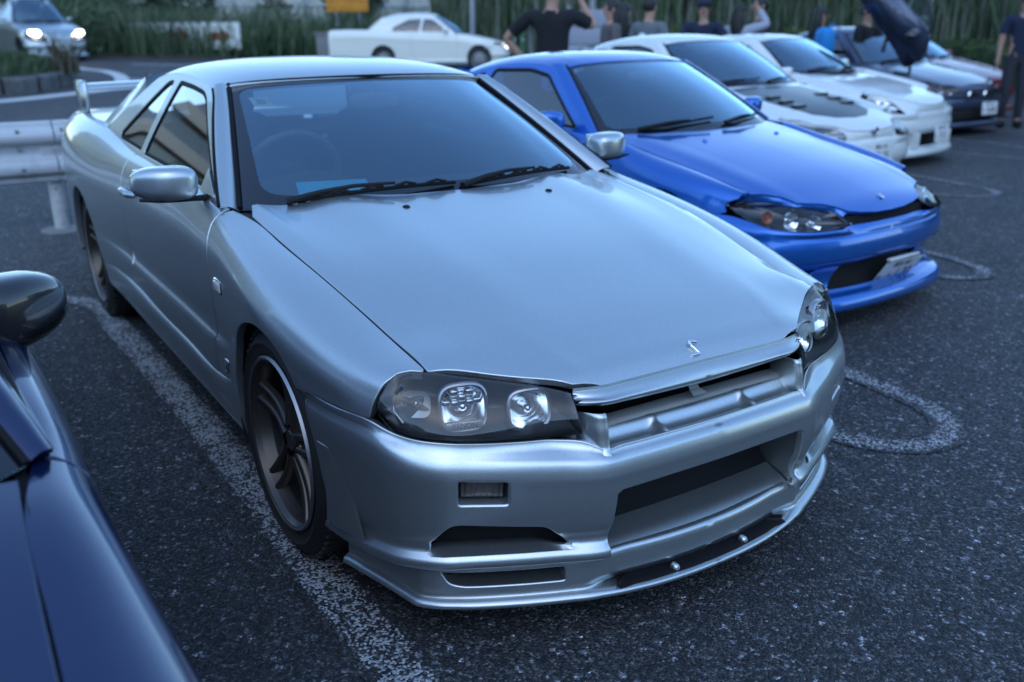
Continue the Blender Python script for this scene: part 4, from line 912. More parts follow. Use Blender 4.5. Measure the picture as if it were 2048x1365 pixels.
def make_car(S):
    car = thing('parked_car' if not S.get('road') else 'moving_car', S['label'], 'car', (S['pos'][0], S['pos'][1], S.get('z', 0)), R(S['rz']), S.get('group'))
    pt = S['paint']; D_ = S.get('detail', 1); stp = .03 if D_ else .055
    # --- sides
    rows = []
    for x, ys, zs, wm in S['st']:
        b = S.get('bulge', .004); f1, f2 = S.get('sh', (.34, .74)); dz2, dz3 = S.get('shz', (.018, .068))
        rows.append([(x, -ys, zs), (x, -(ys+f1*(wm-ys)), zs+b), (x, -(ys+f2*(wm-ys)), zs-dz2), (x, -(wm-.018), zs-dz3), (x, -wm, zs-dz3-.082), (x, -(wm-.004), max(.46, zs-.30)), (x, -(wm-.008), .40), (x, -(wm-.014), .30), (x, -(wm-.04), .19)])
    x0 = S['st'][0][0]; sd = Surf(rows, us=[x0-r[0] for r in S['st']], local=(False, True)); sx_ = lambda *p: [tuple(q) for q in sd.inv(p, ax=(0, 2))]
    top = lambda a, b, n=10: [(x0-(a+(b-a)*i/n), 0.) for i in range(n+1)]
    wb, ar, wr = S['wb'], S['ar'], S['wr']; cz = wr+.002; d0, d1 = S['door']; sg = S['fseam']
    a0 = math.degrees(math.asin(min(.99, (sg[2]-cz)/ar)))
    o = [(0.02, 0.), (.02, .10)] if False else []
    ft = sx_(*S['fender_front'])+sx_((sg[0]*.6, sg[2]+.006))+sx_(*arcpts(0, cz, ar, a0+1, 188, 20))+sx_((-ar, .25), (d0, .25), (d0+.02, .42), (d0+.035, .58), (d0+.025, .72))+[(x0-d0-.012, .003)]+top(d0+.0, S['fender_top'], 12)
    m_ = MB(); panel(m_, sd, ft, step=stp, rad=.003, depth=.02); both(m_, 'front_fender', pt, car)
    e = .011; dr = sx_((d0-e, .25), (d0+.02-e, .42), (d0+.035-e, .58), (d0+.025-e, .72))+[(x0-d0+.005, .003)]+top(d0-.02, d1, 8)+sx_((d1-.01, .7), (d1, .5), (d1+.06, .36), (d1+.16, .25))
    m_ = MB(); panel(m_, sd, dr, step=stp*1.3, rad=.003, depth=.02); dA, dB = both(m_, 'door', pt, car)
    if D_:
        for s_, dd in ((-1, dA), (1, dB)):
            w_ = float(np.interp(-(d1+.2), [-q[0] for q in S['st']], [q[3] for q in S['st']])); q = MB(); q.tube([(d1+.12, s_*(w_-.004), .73), (d1+.15, s_*(w_+.016), .732), (d1+.27, s_*(w_+.016), .732), (d1+.30, s_*(w_-.004), .73)], [.008, .012, .012, .008], 8); q.build('door_handle', pt, dd)
    xe = S['st'][-1][0]; qt = sx_((d1-.021, .7), (d1-.011, .5), (d1+.05, .36), (d1+.12, .25), (-wb+ar, .25))+sx_(*arcpts(-wb, cz, ar, -8, 188, 22))+sx_((-wb-ar-.02, .25), (xe+.04, .25), (xe+.02, .5), (xe+.01, .75))+top(xe+.01, d1-.011, 12)
    m_ = MB(); panel(m_, sd, qt, step=stp*1.3, rad=.003, depth=.03); both(m_, 'rear_quarter', pt, car)
    for cx in (0, -wb):
        for s_ in (-1, 1):
            q = MB(); q.lathe([(ar+.012, s_*(S['wy']-.01)), (ar+.012, s_*.5), (.0, s_*.5)], 28, c=(cx, 0, cz), a0=R(-20), a1=R(200)); q.build('wheel_liner', 'dark_cavity', car)
            wheel_parts(car, (cx, S['wy']*s_, wr), r=wr, rim=wr-S.get('tyre', .085), width=.22, side=s_, style=S.get('wheel', 'five'), mat_rim=S.get('wmat', 'wheel_silver'), detail=D_)
    sk = Surf([[(x, -w_, z_) for w_, z_ in ((wm-.03, .285), (wm-.006, .283), (wm+.002, .27), (wm, .22), (wm-.02, .165), (wm-.06, .155))] for x, wm in ((-ar+.01, S['sill']), (-wb*.5, S['sill']), (-wb+ar-.01, S['sill']))], local=(True, True))
    q = MB(); panel(q, sk, [(0, 0), (sk.us[-1], 0), (sk.us[-1], sk.vs[-1]), (0, sk.vs[-1])], step=.08, rad=.002, depth=.01); both(q, 'side_skirt', pt, car)
    q = MB(); q.box((xe+.1, -.66, .17), (.45, .66, .27)); q.build('underfloor', 'dark_cavity', car)
    # --- hood
    HX, ZC = S['hx'], S['hz']; sx0 = [q[0] for q in S['st']][::-1]; HP = []
    for x, c in zip(HX, ZC):
        ys = float(np.interp(x, sx0, [q[1] for q in S['st']][::-1])); zs = float(np.interp(x, sx0, [q[2] for q in S['st']][::-1])); zs = float(np.interp(x, *S['hseam'])) if x > S['fender_top'] else zs
        yc = ys*S.get('crease', .62); zk = c-(c-zs)*S.get('crown', .30)
        HP.append([(x, 0, c), (x, -.5*yc, c-(c-zk)*.28), (x, -yc, zk), (x, -(yc*.45+ys*.55), zk*.55+zs*.45+.004), (x, -(ys-.04), zs+.008), (x, -ys, zs), (x, -ys-.05, zs-.012)])
    hd = Surf(HP, us=[HX[0]-x for x in HX], local=(False, True)); hxy = lambda *p: [tuple(q) for q in hd.inv(p, ax=(0, 1))]
    ho = hxy(*[(a, -b) for a, b in S['hood_front']])
    xs_ = np.linspace(S['hood_front'][-1][0]-.03, S['cowl'][0][0]+.10, 10)
    ho += hxy(*[(x, -(float(np.interp(x, sx0, [q[1] for q in S['st']][::-1]))-.0085)) for x in xs_])+hxy(*[(a, -b) for a, b in S['cowl']])
    q = MB(); panel(q, hd, [(a, max(b, 0)) for a, b in ho], step=stp, flip=1, rad=.003, depth=.018)
    if np.mean([n[2] for n in q.n]) < 0: q = MB(); panel(q, hd, [(a, max(b, 0)) for a, b in ho], step=stp, flip=-1, rad=.003, depth=.018)
    q.mirror(); hoodo = q.build('hood', S.get('hoodpaint', pt), car)
    # --- nose skin between the hood's leading edge and lamps / bumper
    he = hd.ev(*np.array(hxy(*[(a, -b) for a, b in S['hood_front']])).T); he = curve(he[S['nose'][0]:], 24); lowc = curve(np.array(([S['tpc'](y) for y in ()] if False else [])+[(x, -y, z) for x, y, z in S['hl_u'][S['nose'][1]:]]), 24)
    q = MB(); q.grid([[a+np.array((-.004, .002, -.010)), a*.6+b*.4+np.array((.0, .0, -.003)), b+np.array((-.004, .003, -.001))] for a, b in zip(he, lowc)]); up(q); both(q, 'nose_panel', pt, car)
    if S.get('closed'):
        q = MB(); yc_ = S['closed'] if S['closed'] < 1 else .34; ys_ = np.linspace(-yc_, yc_, 29); hq = hd.ev(*np.array(hxy(*[(float(np.interp(abs(y), [b for a, b in S['hood_front']], [a for a, b in S['hood_front']])), -abs(y)) for y in ys_])).T); q.grid([[np.array((h[0], y, h[2]-.010)), np.array((h[0]*.5+.5*float(np.interp(abs(y), [t[0] for t in S['tp']], [t[1] for t in S['tp']]))+.008, y, h[2]*.5+.5*float(np.interp(abs(y), [t[0] for t in S['tp']], [t[2] for t in S['tp']])))), np.array((float(np.interp(abs(y), [t[0] for t in S['tp']], [t[1] for t in S['tp']])), y, float(np.interp(abs(y), [t[0] for t in S['tp']], [t[2] for t in S['tp']]))))] for h, y in zip(hq, ys_)]); up(q, 0, 1); q.build('nose_panel', pt, car)
    # --- front bumper
    CR, TP = S['cr'], S['tp']; BR = []
    for (y, x, z), (ty, tx, tz) in zip(CR, TP):
        ny = float(np.interp(y, S.get('nyy', [0, .3, .6, .7, .78, .83]), S.get('nyv', [0, .12, .42, .7, .93, 1]))); nx = math.sqrt(max(0, 1-ny*ny)); oo = lambda d, zz: (x+nx*d, -(y+ny*d), zz)
        BR.append([(tx, -ty, tz), ((tx+x)/2+nx*.006, -((ty+y)/2+ny*.006), tz*.5+z*.5), (x-nx*.002, -(y-ny*.002), z+.012)]+[oo(d, zz) for d, zz in S['brows']])
    bs = Surf(BR, local=(True, True)); byz = lambda *p: [tuple(q) for q in bs.inv([(-a, b) for a, b in p], ax=(1, 2))]; bxz = lambda *p: [tuple(q) for q in bs.inv(p, ax=(0, 2))]
    ac = bxz(*[(a, b) for a, b in arcpts(0, cz, ar-.004, a0-1.5, -16, 12) if b > S['brows'][-1][1]+.01]); lv = bs.vs[-1]
    bo = [(u, 0) for u in np.linspace(0, bs.us[-1], 60) if bs.ev(np.array([u]), np.array([0.]))[0][0] > ac[0][0]*0+sg[0]-.03+0*u]
    bo += ac+[(ac[-1][0], lv)]+[(u, lv) for u in np.linspace(ac[-1][0]-.03, 0, 26)]
    if S.get('mouth'): bo += [(0 if abs(a) < 1e-6 else u, v) for (a, b_), (u, v) in zip(S['mouth'], byz(*S['mouth']))]
    holes = [byz(*rounded(h, .02, 4)) for h in S['openings'] if min(a for a, b in h) > .02]
    cent = [h for h in S['openings'] if min(a for a, b in h) <= .02]
    q = MB(); FLg = 1
    def mk(fl):
        q = MB(); hh = list(holes)
        for h in cent: hh.append(byz(*h))
        # openings that reach the centre line: cut as a notch of the half panel
        out = bo
        panel(q, bs, out, holes=hh, step=stp*.8, flip=fl, rad=.004, depth=.02, skip=lambda i: i > len(holes)); return q
    q = mk(1)
    if np.mean([n[0] for n in q.n]) < 0: FLg = -1; q = mk(-1)
    for h in holes: pocket(q, bs, h, (-.05, 0, 0), FLg, .005)
    for h in cent: pocket(q, bs, byz(*h), (-.06, 0, 0), FLg, .004)
    q.mirror(); bumper = q.build('front_bumper', pt, car)
    fx = lambda y: float(np.interp(y, [c[0] for c in CR], [c[1] for c in CR]))
    for s_ in (-1, 1):
        for h in S['openings']+([S['mouth']] if S.get('mouth') else []):
            y0_, y1_ = min(a for a, b in h)-.02, max(a for a, b in h)+.02; z0_, z1_ = min(b for a, b in h)-.02, max(b for a, b in h)+.02; ys_ = np.linspace(max(y0_, 0), y1_, 8)
            q = MB(); q.add([(fx(y)-.075, y*s_, z) for z in (z0_, z1_) for y in ys_], [(i, i+1, 9+i, 8+i) for i in range(7)]); q.build('opening_back', S.get('cooler', 'dark_cavity'), bumper)
    # --- headlights
    hu, hl = curve(S['hl_u'], 12), curve(S['hl_l'], 12); HLP = []
    for a, b in zip(hu, hl):
        a, b = a*[1, -1, 1], b*[1, -1, 1]; kb = np.clip((-a[1]-.4)/.35, 0, 1); nrm = np.array((.75, -.3, .45))*(1-kb)+np.array((.45, -.75, .4))*kb
        HLP.append([a*(1-f)+b*f+nrm*bu*S.get('hl_b', 1) for f, bu in ((0, 0), (.15, .006), (.4, .013), (.7, .012), (.9, .005), (1, 0))])
    hs = Surf(HLP, local=(True, True)); UM, VM = hs.us[-1], hs.vs[-1]; hf = 1 if hs.nor(np.array([UM*.4]), np.array([VM*.5]))[0][0] > 0 else -1
    ol = [(u, 0) for u in np.linspace(0, UM, 14)]+[(UM, v) for v in np.linspace(.02*VM, VM*.98, 3)]+[(u, VM) for u in np.linspace(UM, 0, 14)]+[(0, v) for v in np.linspace(VM*.98, VM*.02, 3)]
    for s_ in (-1, 1):
        lamp = bpy.data.objects.new('headlight', None); col.objects.link(lamp); lamp.parent = car; fin = lambda mb, n, mm: (mb if s_ < 0 else mb.flipped()).build(n, mm, lamp)
        q = MB(); panel(q, hs, ol, step=.03, flip=hf, rad=.002, depth=.01); fin(q, 'lens', 'lamp_glass')
        l = dense(ol, .02); p = hs.ev(l[:, 0], l[:, 1]); n = hs.nor(l[:, 0], l[:, 1], hf); c = p.mean(0); ins = lambda k, d: c+(p-c)*k-n*d; rws = [ins(1., .003), ins(.93, .006), ins(.86, .04)]; L = len(p); q = MB()
        q.add(np.vstack(rws+[[c-n.mean(0)*.05]]), [(k*L+i, k*L+(i+1) % L, (k+1)*L+(i+1) % L, (k+1)*L+i) for k in range(2) for i in range(L)]+[(2*L+i, 2*L+(i+1) % L, 3*L) for i in range(L)]); fin(q, 'housing', S.get('hl_mat', 'frit'))
        for u_, v_, r_, mm in S['bulbs']:
            cn = hs.ev(np.array([u_*UM]), np.array([v_*VM]))[0]-hs.nor(np.array([u_*UM]), np.array([v_*VM]), hf)[0]*.03; ax = Vector((.93, -.3, .1)); rot = Vector((1, 0, 0)).rotation_difference(ax).to_matrix().to_4x4()
            b_ = MB(); b_.lathe([(r_*k, -.5*r_*(1-k*k)) for k in (1, .8, .5, .2, 0)], 24, 'x'); b_.lathe([(r_+.006, -.006), (r_+.004, .004), (r_-.002, .0)], 24, 'x'); b_.lathe([(0, .0), (.3*r_, -.1*r_), (.34*r_, -.5*r_)], 16, 'x'); b_.xf(Matrix.Translation(cn) @ rot); fin(b_, 'reflector', mm)
    # --- greenhouse
    w0, z0, k1, k2 = S['gw']; gwf = lambda x, z: w0-k1*(z-z0)-k2*max(z-z0, 0)**2
    gx = [S['fr'][0][0]+.1]+list(np.linspace(S['fr'][0][0]-.1, min(a for a, b in S['fr'])-.1, 6)); zl, zh = min(b for a, b in S['fr'])-.04, max(b for a, b in S['fr'])+.03; gz = list(np.linspace(zl, zh, 6))
    gs_ = Surf([[(x, -gwf(x, z), z) for z in gz] for x in gx], us=[-x for x in gx], vs=gz); gf = 1 if gs_.nor(np.array([1.3]), np.array([1.]))[0][1] < 0 else -1; DD = lambda p: [(-a, b) for a, b in p]
    wins = [DD(rounded(w_, .035, 4)) for w_ in S['wins']]; q = MB(); panel(q, gs_, DD(S['fr']), holes=wins, step=stp*1.2, flip=gf, rad=.003, depth=.02); cA, cB = both(q, 'cabin_side', pt, car)
    for wn in wins:
        a = MB(); panel(a, gs_, [tuple(t) for t in inset(wn, -.003)], holes=[[tuple(t) for t in inset(wn, .016)]], step=stp, flip=gf, rad=.002, depth=.006, off=-.001); b = MB(); panel(b, gs_, [tuple(t) for t in inset(wn, .009)], step=.08, flip=gf, edge=False, off=-.007)
        for k, p_ in ((0, cA), (1, cB)): go = (b if k == 0 else b.flipped()).build('side_window', 'side_glass', p_); (a if k == 0 else a.flipped()).build('window_trim', 'trim_rubber', go)
    wbp, wtp = S['wsb'], S['wst']; WP = []
    for i, (b, t) in enumerate(zip(wbp, wtp)):
        b, t = np.array(b), np.array(t); k = (1, 1, .7, .3)[i]; WP.append([b*(1-f)+t*f+np.array((.012, 0, .022))*4*f*(1-f)*k for f in (0, .25, .5, .75, 1)])
    ws_ = Surf(WP, local=(True, True)); WU_, WV_ = ws_.us[-1], ws_.vs[-1]; wf_ = 1 if ws_.nor(np.array([.2]), np.array([.3]))[0][2] > 0 else -1
    q = MB(); panel(q, ws_, [(0, 0), (WU_, 0), (WU_, WV_), (0, WV_)], step=.05, flip=wf_, rad=.002, depth=.004); q.mirror(); wo = q.build('windscreen', 'clear_glass', car)
    hole = rounded([(0, .05), (WU_-.045, .05), (WU_-.03, WV_-.03), (0, WV_-.03)], [0, .06, .04, 0], 5); q = MB(); panel(q, ws_, [(0, 0), (WU_, 0), (WU_, WV_), (0, WV_), (0, WV_-.03)]+hole[-2:0:-1]+[(0, .05)], step=.03, flip=wf_, edge=False, off=.0012); q.mirror(); q.build('black_border', 'frit', wo)
    Dl = [p for p in S['fr'] if p in S['fr'][:S['nA']]]; Dc_ = curve([(x, -gwf(x, z), z) for x, z in Dl], 12); Ec_ = np.array([ws_.ev(np.array([WU_]), np.array([v]))[0]+np.array((.003, -.002, .004)) for v in np.linspace(0, WV_, 12)])
    q = MB(); q.grid([[d, d*.7+e_*.3+np.array((.006, -.012, .010)), d*.35+e_*.65+np.array((.008, -.008, .013)), e_] for d, e_ in zip(Dc_, Ec_)]); up(q, 2, 1); both(q, 'windscreen_pillar', pt, car)
    q = MB(); q.tube([tuple(e_) for e_ in Ec_], .007, 6); both(q, 'windscreen_seal', 'trim_rubber', wo)
    for y0_, y1_ in ((-.52, -.02), (.04, .50)):
        wp = bpy.data.objects.new('wiper', None); col.objects.link(wp); wp.parent = car; pts = []
        for i in range(9):
            y = y0_+(y1_-y0_)*i/8; uu = float(np.interp(abs(y), -ws_.ev(np.linspace(0, WU_, 30), np.full(30, .05))[:, 1], np.linspace(0, WU_, 30))); v_ = .02+.05*i/8; p = ws_.ev(np.array([uu]), np.array([v_]))[0]+ws_.nor(np.array([uu]), np.array([v_]), wf_)[0]*.018; pts.append((p[0], -p[1] if y > 0 else p[1], p[2]))
        q = MB(); q.tube(pts, .007, 6); q.build('blade', 'trim_rubber', wp); q = MB(); q.tube([pts[0], (pts[3][0]+.005, pts[3][1], pts[3][2]+.012), (pts[5][0], pts[5][1], pts[5][2]+.008)], [.013, .010, .006], 6); q.build('arm', 'black_plastic', wp)
    q = MB(); q.grid([[(x-.03, y, z-.008), (x+.03, y, z-.02), (x+.14, y, z-.06)] for x, y, z in wbp]); up(q); q.mirror(); q.build('cowl', 'black_plastic', car)
    RS = []
    for xc, zc_, xr, zr in S['roof']:
        yr = gwf(xr, zr); RS.append([(xc+(xr-xc)*f**2.4, -yr*f, zc_-(zc_-zr)*(f**2.6*.62+f**9*.38)) for f in (0, .3, .6, .82, .94, 1.)])
    rs_ = Surf(RS, local=(False, True)); rf_ = 1 if rs_.nor(np.array([rs_.us[-1]/2]), np.array([.2]))[0][2] > 0 else -1; q = MB(); panel(q, rs_, [(0, 0), (0, rs_.vs[-1]), (rs_.us[-1], rs_.vs[-1]), (rs_.us[-1], 0)], step=stp*1.6, flip=rf_, rad=.003, depth=.02); q.mirror(); q.build('roof', pt, car)
    # rear window, deck, tail
    xc, zc_, xr, zr = S['roof'][-1]; dx, dz_, dw = S['deck']; q = MB()
    q.grid([[(xc+(dx-xc)*f+.02*t*t, hwf*t, zc_+(dz_-zc_)*f-.03*t*t+.02*math.sin(f*math.pi)) for t in np.linspace(-1, 1, 11)] for f in np.linspace(0, 1, 6) for hwf in [(gwf(xr, zr)-.02)*(1-f)+(dw-.03)*f]]); up(q); q.build('rear_window', 'side_glass', car)
    for s_, pc in ((-1, cA), (1, cB)):
        tail = S['fr'][S['nC']:S['nD']]; g_ = []
        for f in np.linspace(0, 1, 6):
            i = f*(len(tail)-1); a = tail[int(min(i, len(tail)-1))]; b = tail[int(min(i+1, len(tail)-1))]; t = i-int(i); xx, zz = a[0]*(1-t)+b[0]*t, a[1]*(1-t)+b[1]*t; hwf = (gwf(xr, zr)-.02)*(1-f)+(dw-.03)*f
            g_.append([(xx, s_*gwf(xx, zz), zz), (xc+(dx-xc)*f+.02, s_*(hwf-.01), zc_+(dz_-zc_)*f-.028)])
        q = MB(); q.grid(g_); up(q); q.build('rear_pillar', pt, pc)
    xs_ = [dx+.15, dx-.1, (dx+xe)/2, xe+.08, xe]; q = MB(); q.grid([[(x, t*(float(np.interp(-x, [-r[0] for r in S['st']], [r[1] for r in S['st']]))+.005), float(np.interp(-x, [-r[0] for r in S['st']], [r[2] for r in S['st']]))+.012*(1-t*t)) for t in np.linspace(-1, 1, 9)] for x in xs_]); up(q); q.build('boot_lid', pt, car)
    wl = S['st'][-1]; q = MB(); q.box((xe-.05, -wl[3]+.02, .26), (xe+.03, wl[3]-.02, wl[2]-.02), .02); q.build('tail_panel', pt, car)
    for s_ in (-1, 1): q = MB(); q.box((xe-.06, min(s_*.38, s_*(wl[3]-.05)), wl[2]-.20), (xe-.03, max(s_*.38, s_*(wl[3]-.05)), wl[2]-.08), .01); q.build('tail_lamp', 'red_lens', car)
    # mirrors
    mx, my, mz = S['mir']
    for s_ in (-1, 1):
        mr = bpy.data.objects.new('door_mirror', None); col.objects.link(mr); mr.parent = car
        ms = S.get('mirs', 1.); h_ = MB(); h_.merge(supere((0, 0, 0), (.055, .098, .050), (.6, .7), (14, 20), bend=mirror_shape), Matrix.Translation((mx, -my, mz)) @ Matrix.Rotation(R(-8), 4, 'Z') @ Matrix.Diagonal((ms, -ms, ms*1.05, 1))); h_.f = [f[::-1] for f in h_.f]
        (h_ if s_ < 0 else h_.flipped()).build('shell', S.get('mirpaint', pt), mr); q = MB(); q.tube([(mx, -my+.02, mz-.048*ms), (mx+.01, -my+.05, mz-.05-.07*(ms-1)), (mx+.01, -my+.10, mz-.06-.28*(ms-1)), (mx+.01, -my+.17, mz-.07-.30*(ms-1))], [.012, .016+.05*(ms-1), .018+.06*(ms-1), .02], 8, flat=.6); (q if s_ < 0 else q.flipped()).build('base', 'black_plastic', mr)
    # interior
    inn = bpy.data.objects.new('cabin', None); col.objects.link(inn); inn.parent = car; bx, bz = wbp[0][0], wbp[0][2]
    q = MB(); q.grid([[(bx-.05, y, bz-.04), (bx-.25, y, bz-.025), (bx-.42, y, bz-.03), (bx-.46, y, bz-.10), (bx-.45, y, bz-.3)] for y in np.linspace(-.66, .66, 9)]); up(q); q.build('dashboard', 'interior', inn)
    rw = Matrix.Translation((bx-.60, -.36, bz-.01)) @ Matrix.Rotation(R(-66), 4, 'Y'); q = MB(); q.tube([rw @ Vector((.18*math.cos(t), .18*math.sin(t), 0)) for t in np.linspace(0, 2*math.pi, 33)], .014, 8, cap=False); q.tube([rw @ Vector((-.17, 0, 0)), rw @ Vector((.17, 0, 0))], .02, 8); q.build('steering_wheel', 'interior', inn)
    for s_ in (-1, 1):
        st = bpy.data.objects.new('front_seat', None); col.objects.link(st); st.parent = inn; q = MB(); q.merge(supere((0, 0, .30), (.08, .24, .33), (.5, .5), (14, 18)), Matrix.Translation((bx-1.18, .36*s_, .42)) @ Matrix.Rotation(R(-18), 4, 'Y')); q.build('backrest', 'seat_cloth', st)
        q = MB(); q.merge(supere((0, 0, .68), (.05, .14, .09), (.6, .6), (12, 16)), Matrix.Translation((bx-1.18, .36*s_, .41)) @ Matrix.Rotation(R(-14), 4, 'Y')); q.build('headrest', 'seat_cloth', st)
    q = MB(); q.box((dx+.3, -.62, .26), (bx-.1, .62, .30)); q.build('floor_pan', 'interior', inn)
    q = MB(); q.box((dx-.0, -.56, dz_-.10), (dx+.45, .56, dz_-.085)); q.build('parcel_shelf', 'interior', inn)
    for s_ in (-1, 1): q = MB(); q.grid([[(x, s_*(w0-.05), z) for z in (.3, .6, z0-.02)] for x in np.linspace(bx-.1, dx+.4, 5)], flip=s_ < 0); q.build('door_card', 'interior', inn)
    q = MB(); q.merge(supere((0, 0, 0), (.02, .11, .03), (.5, .5), (10, 14)), Matrix.Translation((wtp[0][0]-.02, .02, wtp[0][2]-.09))); q.build('rear_view_mirror', 'headliner', inn)
    return dict(car=car, hood=hoodo, bumper=bumper, hd=hd, bs=bs, ws=ws_, screen=wo, cA=cA, cB=cB, gs=gs_, gf=gf, wf=wf_, dA=dA)
# ------------------------------------------------------------------ the blue coupe beside it
BL = dict(hseam=([.40, .46, .57, .62, .70, .745, .78], [.643, .628, .585, .566, .535, .505, .47]), nose=(3, 1), label='bright blue coupe with almond headlights parked beside the silver coupe', group='cars parked in a row', pos=(-1.189, 2.34), rz=4.6, paint='blue_paint',
 st=[(.46, .640, .632, .715), (.36, .650, .655, .765), (.25, .658, .682, .812), (.0, .668, .735, .845), (-.25, .678, .782, .830), (-.46, .690, .822, .814), (-.62, .722, .828, .812), (-.8, .735, .846, .812), (-1.3, .738, .862, .815), (-1.8, .735, .876, .826), (-2.2, .720, .892, .842), (-2.525, .700, .905, .850), (-3.0, .67, .915, .82), (-3.42, .60, .905, .725)],
 bulge=.010, wb=2.525, ar=.33, wr=.312, wy=.80, tyre=.083, wheel='twin', wmat='wheel_black', door=(-.60, -1.78), fseam=(.20, .82, .545), sill=.815, fender_top=.40,
 fender_front=[(.395, .632), (.36, .612), (.348, .59), (.36, .568), (.33, .556)],
 hx=[.78, .745, .715, .677, .6, .4, .2, 0, -.2, -.4, -.6], hz=[.505, .548, .575, .598, .628, .692, .742, .785, .822, .857, .89],
 hood_front=[(.742, 0), (.738, .12), (.725, .22), (.705, .305), (.668, .338), (.62, .395), (.57, .505), (.492, .535), (.435, .585), (.405, .635)], cowl=[(-.42, .681), (-.53, .690), (-.50, .56), (-.40, .40), (-.35, .2), (-.335, 0)], crease=.66, crown=.35,
 cr=[(0, .760, .452), (.15, .757, .452), (.30, .745, .453), (.36, .737, .454), (.44, .722, .456), (.53, .70, .460), (.62, .660, .466), (.68, .612, .474), (.725, .55, .487), (.76, .47, .500), (.785, .38, .512), (.808, .27, .522), (.815, .18, .525)],
 tp=[(0, .742, .503), (.15, .739, .503), (.30, .727, .504), (.36, .735, .502), (.43, .727, .500), (.52, .703, .500), (.61, .655, .505), (.665, .605, .511), (.705, .545, .521), (.728, .475, .536), (.755, .385, .552), (.80, .27, .552), (.812, .18, .552)],
 brows=[(.004, .45), (.010, .43), (.012, .385), (.004, .345), (-.014, .327), (-.03, .310), (-.045, .27), (-.04, .215), (-.012, .188), (.018, .178), (.036, .168), (.046, .145), (.046, .118), (.036, .108), (-.02, .105)],
 openings=[[(.465, .315), (.55, .205), (.62, .21), (.625, .30), (.60, .318)]], mouth=[(0, .200), (.25, .200), (.40, .202), (.33, .318), (.2, .322), (0, .323)],
 hl_u=[(.757, .362, .523), (.703, .335, .546), (.66, .352, .566), (.613, .416, .580), (.563, .520, .594), (.484, .550, .602), (.42, .60, .604), (.375, .66, .600), (.35, .725, .590)],
 hl_l=[(.757, .365, .518), (.737, .42, .505), (.706, .53, .504), (.660, .615, .508), (.608, .670, .514), (.548, .708, .524), (.477, .724, .541), (.40, .730, .565), (.352, .732, .586)],
 bulbs=[(.30, .55, .034, 'reflector'), (.50, .5, .036, 'reflector'), (.68, .5, .024, 'amber')], hl_mat='frit',
 gw=(.737, .85, .45, .42), fr=[(-.60, .832), (-.74, .918), (-.90, 1.010), (-1.02, 1.085), (-1.10, 1.142), (-1.17, 1.170), (-1.33, 1.181), (-1.5, 1.179), (-1.72, 1.157), (-1.9, 1.117), (-2.05, 1.06), (-2.25, .97), (-2.4, .90), (-1.8, .86), (-1.3, .845), (-.8, .832)], nA=6, nC=9, nD=13,
 wins=[[(-.70, .856), (-1.135, 1.130), (-1.33, 1.158), (-1.68, 1.148), (-1.735, .885)], [(-1.79, .892), (-1.745, 1.128), (-1.85, 1.10), (-2.06, .99), (-2.12, .915)]],
 wsb=[(-.33, 0, .848), (-.36, -.26, .846), (-.44, -.53, .840), (-.565, -.704, .832)], wst=[(-.985, 0, 1.196), (-1.0, -.2, 1.194), (-1.035, -.38, 1.186), (-1.085, -.497, 1.171)],
 roof=[(-.98, 1.198, -1.09, 1.150), (-1.08, 1.224, -1.18, 1.172), (-1.3, 1.247, -1.34, 1.181), (-1.5, 1.247, -1.5, 1.179), (-1.75, 1.228, -1.72, 1.157), (-1.95, 1.195, -1.9, 1.117), (-2.08, 1.165, -2.02, 1.072)], deck=(-2.65, .925, .66), mir=(-.80, .87, .905))
B = make_car(BL); bc = B['car']
# grille slot, number plate, cooler, struts, lip details, emblem, washers, hood stripe scuffs
q = MB(); q.box((.60, -.36, .44), (.70, .36, .54)); q.build('grille_cavity', 'dark_cavity', bc)
q = MB(); q.grid([[(float(np.interp(abs(y), [0, .15, .30, .36], [.742, .739, .727, .735])), y, .503), (.715-abs(y)*.02, y, .494), (.68, y, .486), (.62, y, .484)] for y in np.linspace(-.355, .355, 24)]); up(q); q.build('grille_floor', 'blue_paint', B['bumper'])
q = MB(); q.box((.60, -.34, .175), (.655, .34, .335)); ic = q.build('intercooler', 'cooler', bc)
for i in range(9): q = MB(); q.box((.655, -.335, .185+.016*i), (.663, .335, .190+.016*i)); q.build('cooler_fin', 'satin_metal', ic)
number_plate(bc, (.738, .130, .222), (0, 1, -.02), (.10, -.005, .152), '横浜 301', 'の', '・1 23')
q = MB(); q.box((.775, -.04, .302), (.80, .22, .318), .004); q.build('plate_lamp_strip', 'lamp_white', bc)
e = MB()
for a, b in (((.668, -.012, .612), (.692, .012, .597)), ((.668, .012, .612), (.692, -.012, .597)), ((.675, 0, .609), (.694, .004, .596))): e.tube([a, b], .004, 6)
e.build('hood_emblem', 'chrome', bc)
for s_ in (-1, 1):
    j = MB(); j.lathe([(.0, .010), (.010, .008), (.014, 0), (.015, -.006)], 12, 'z', c=(-.184, .301*s_, .812)); j.build('washer_jet', 'blue_paint', bc)
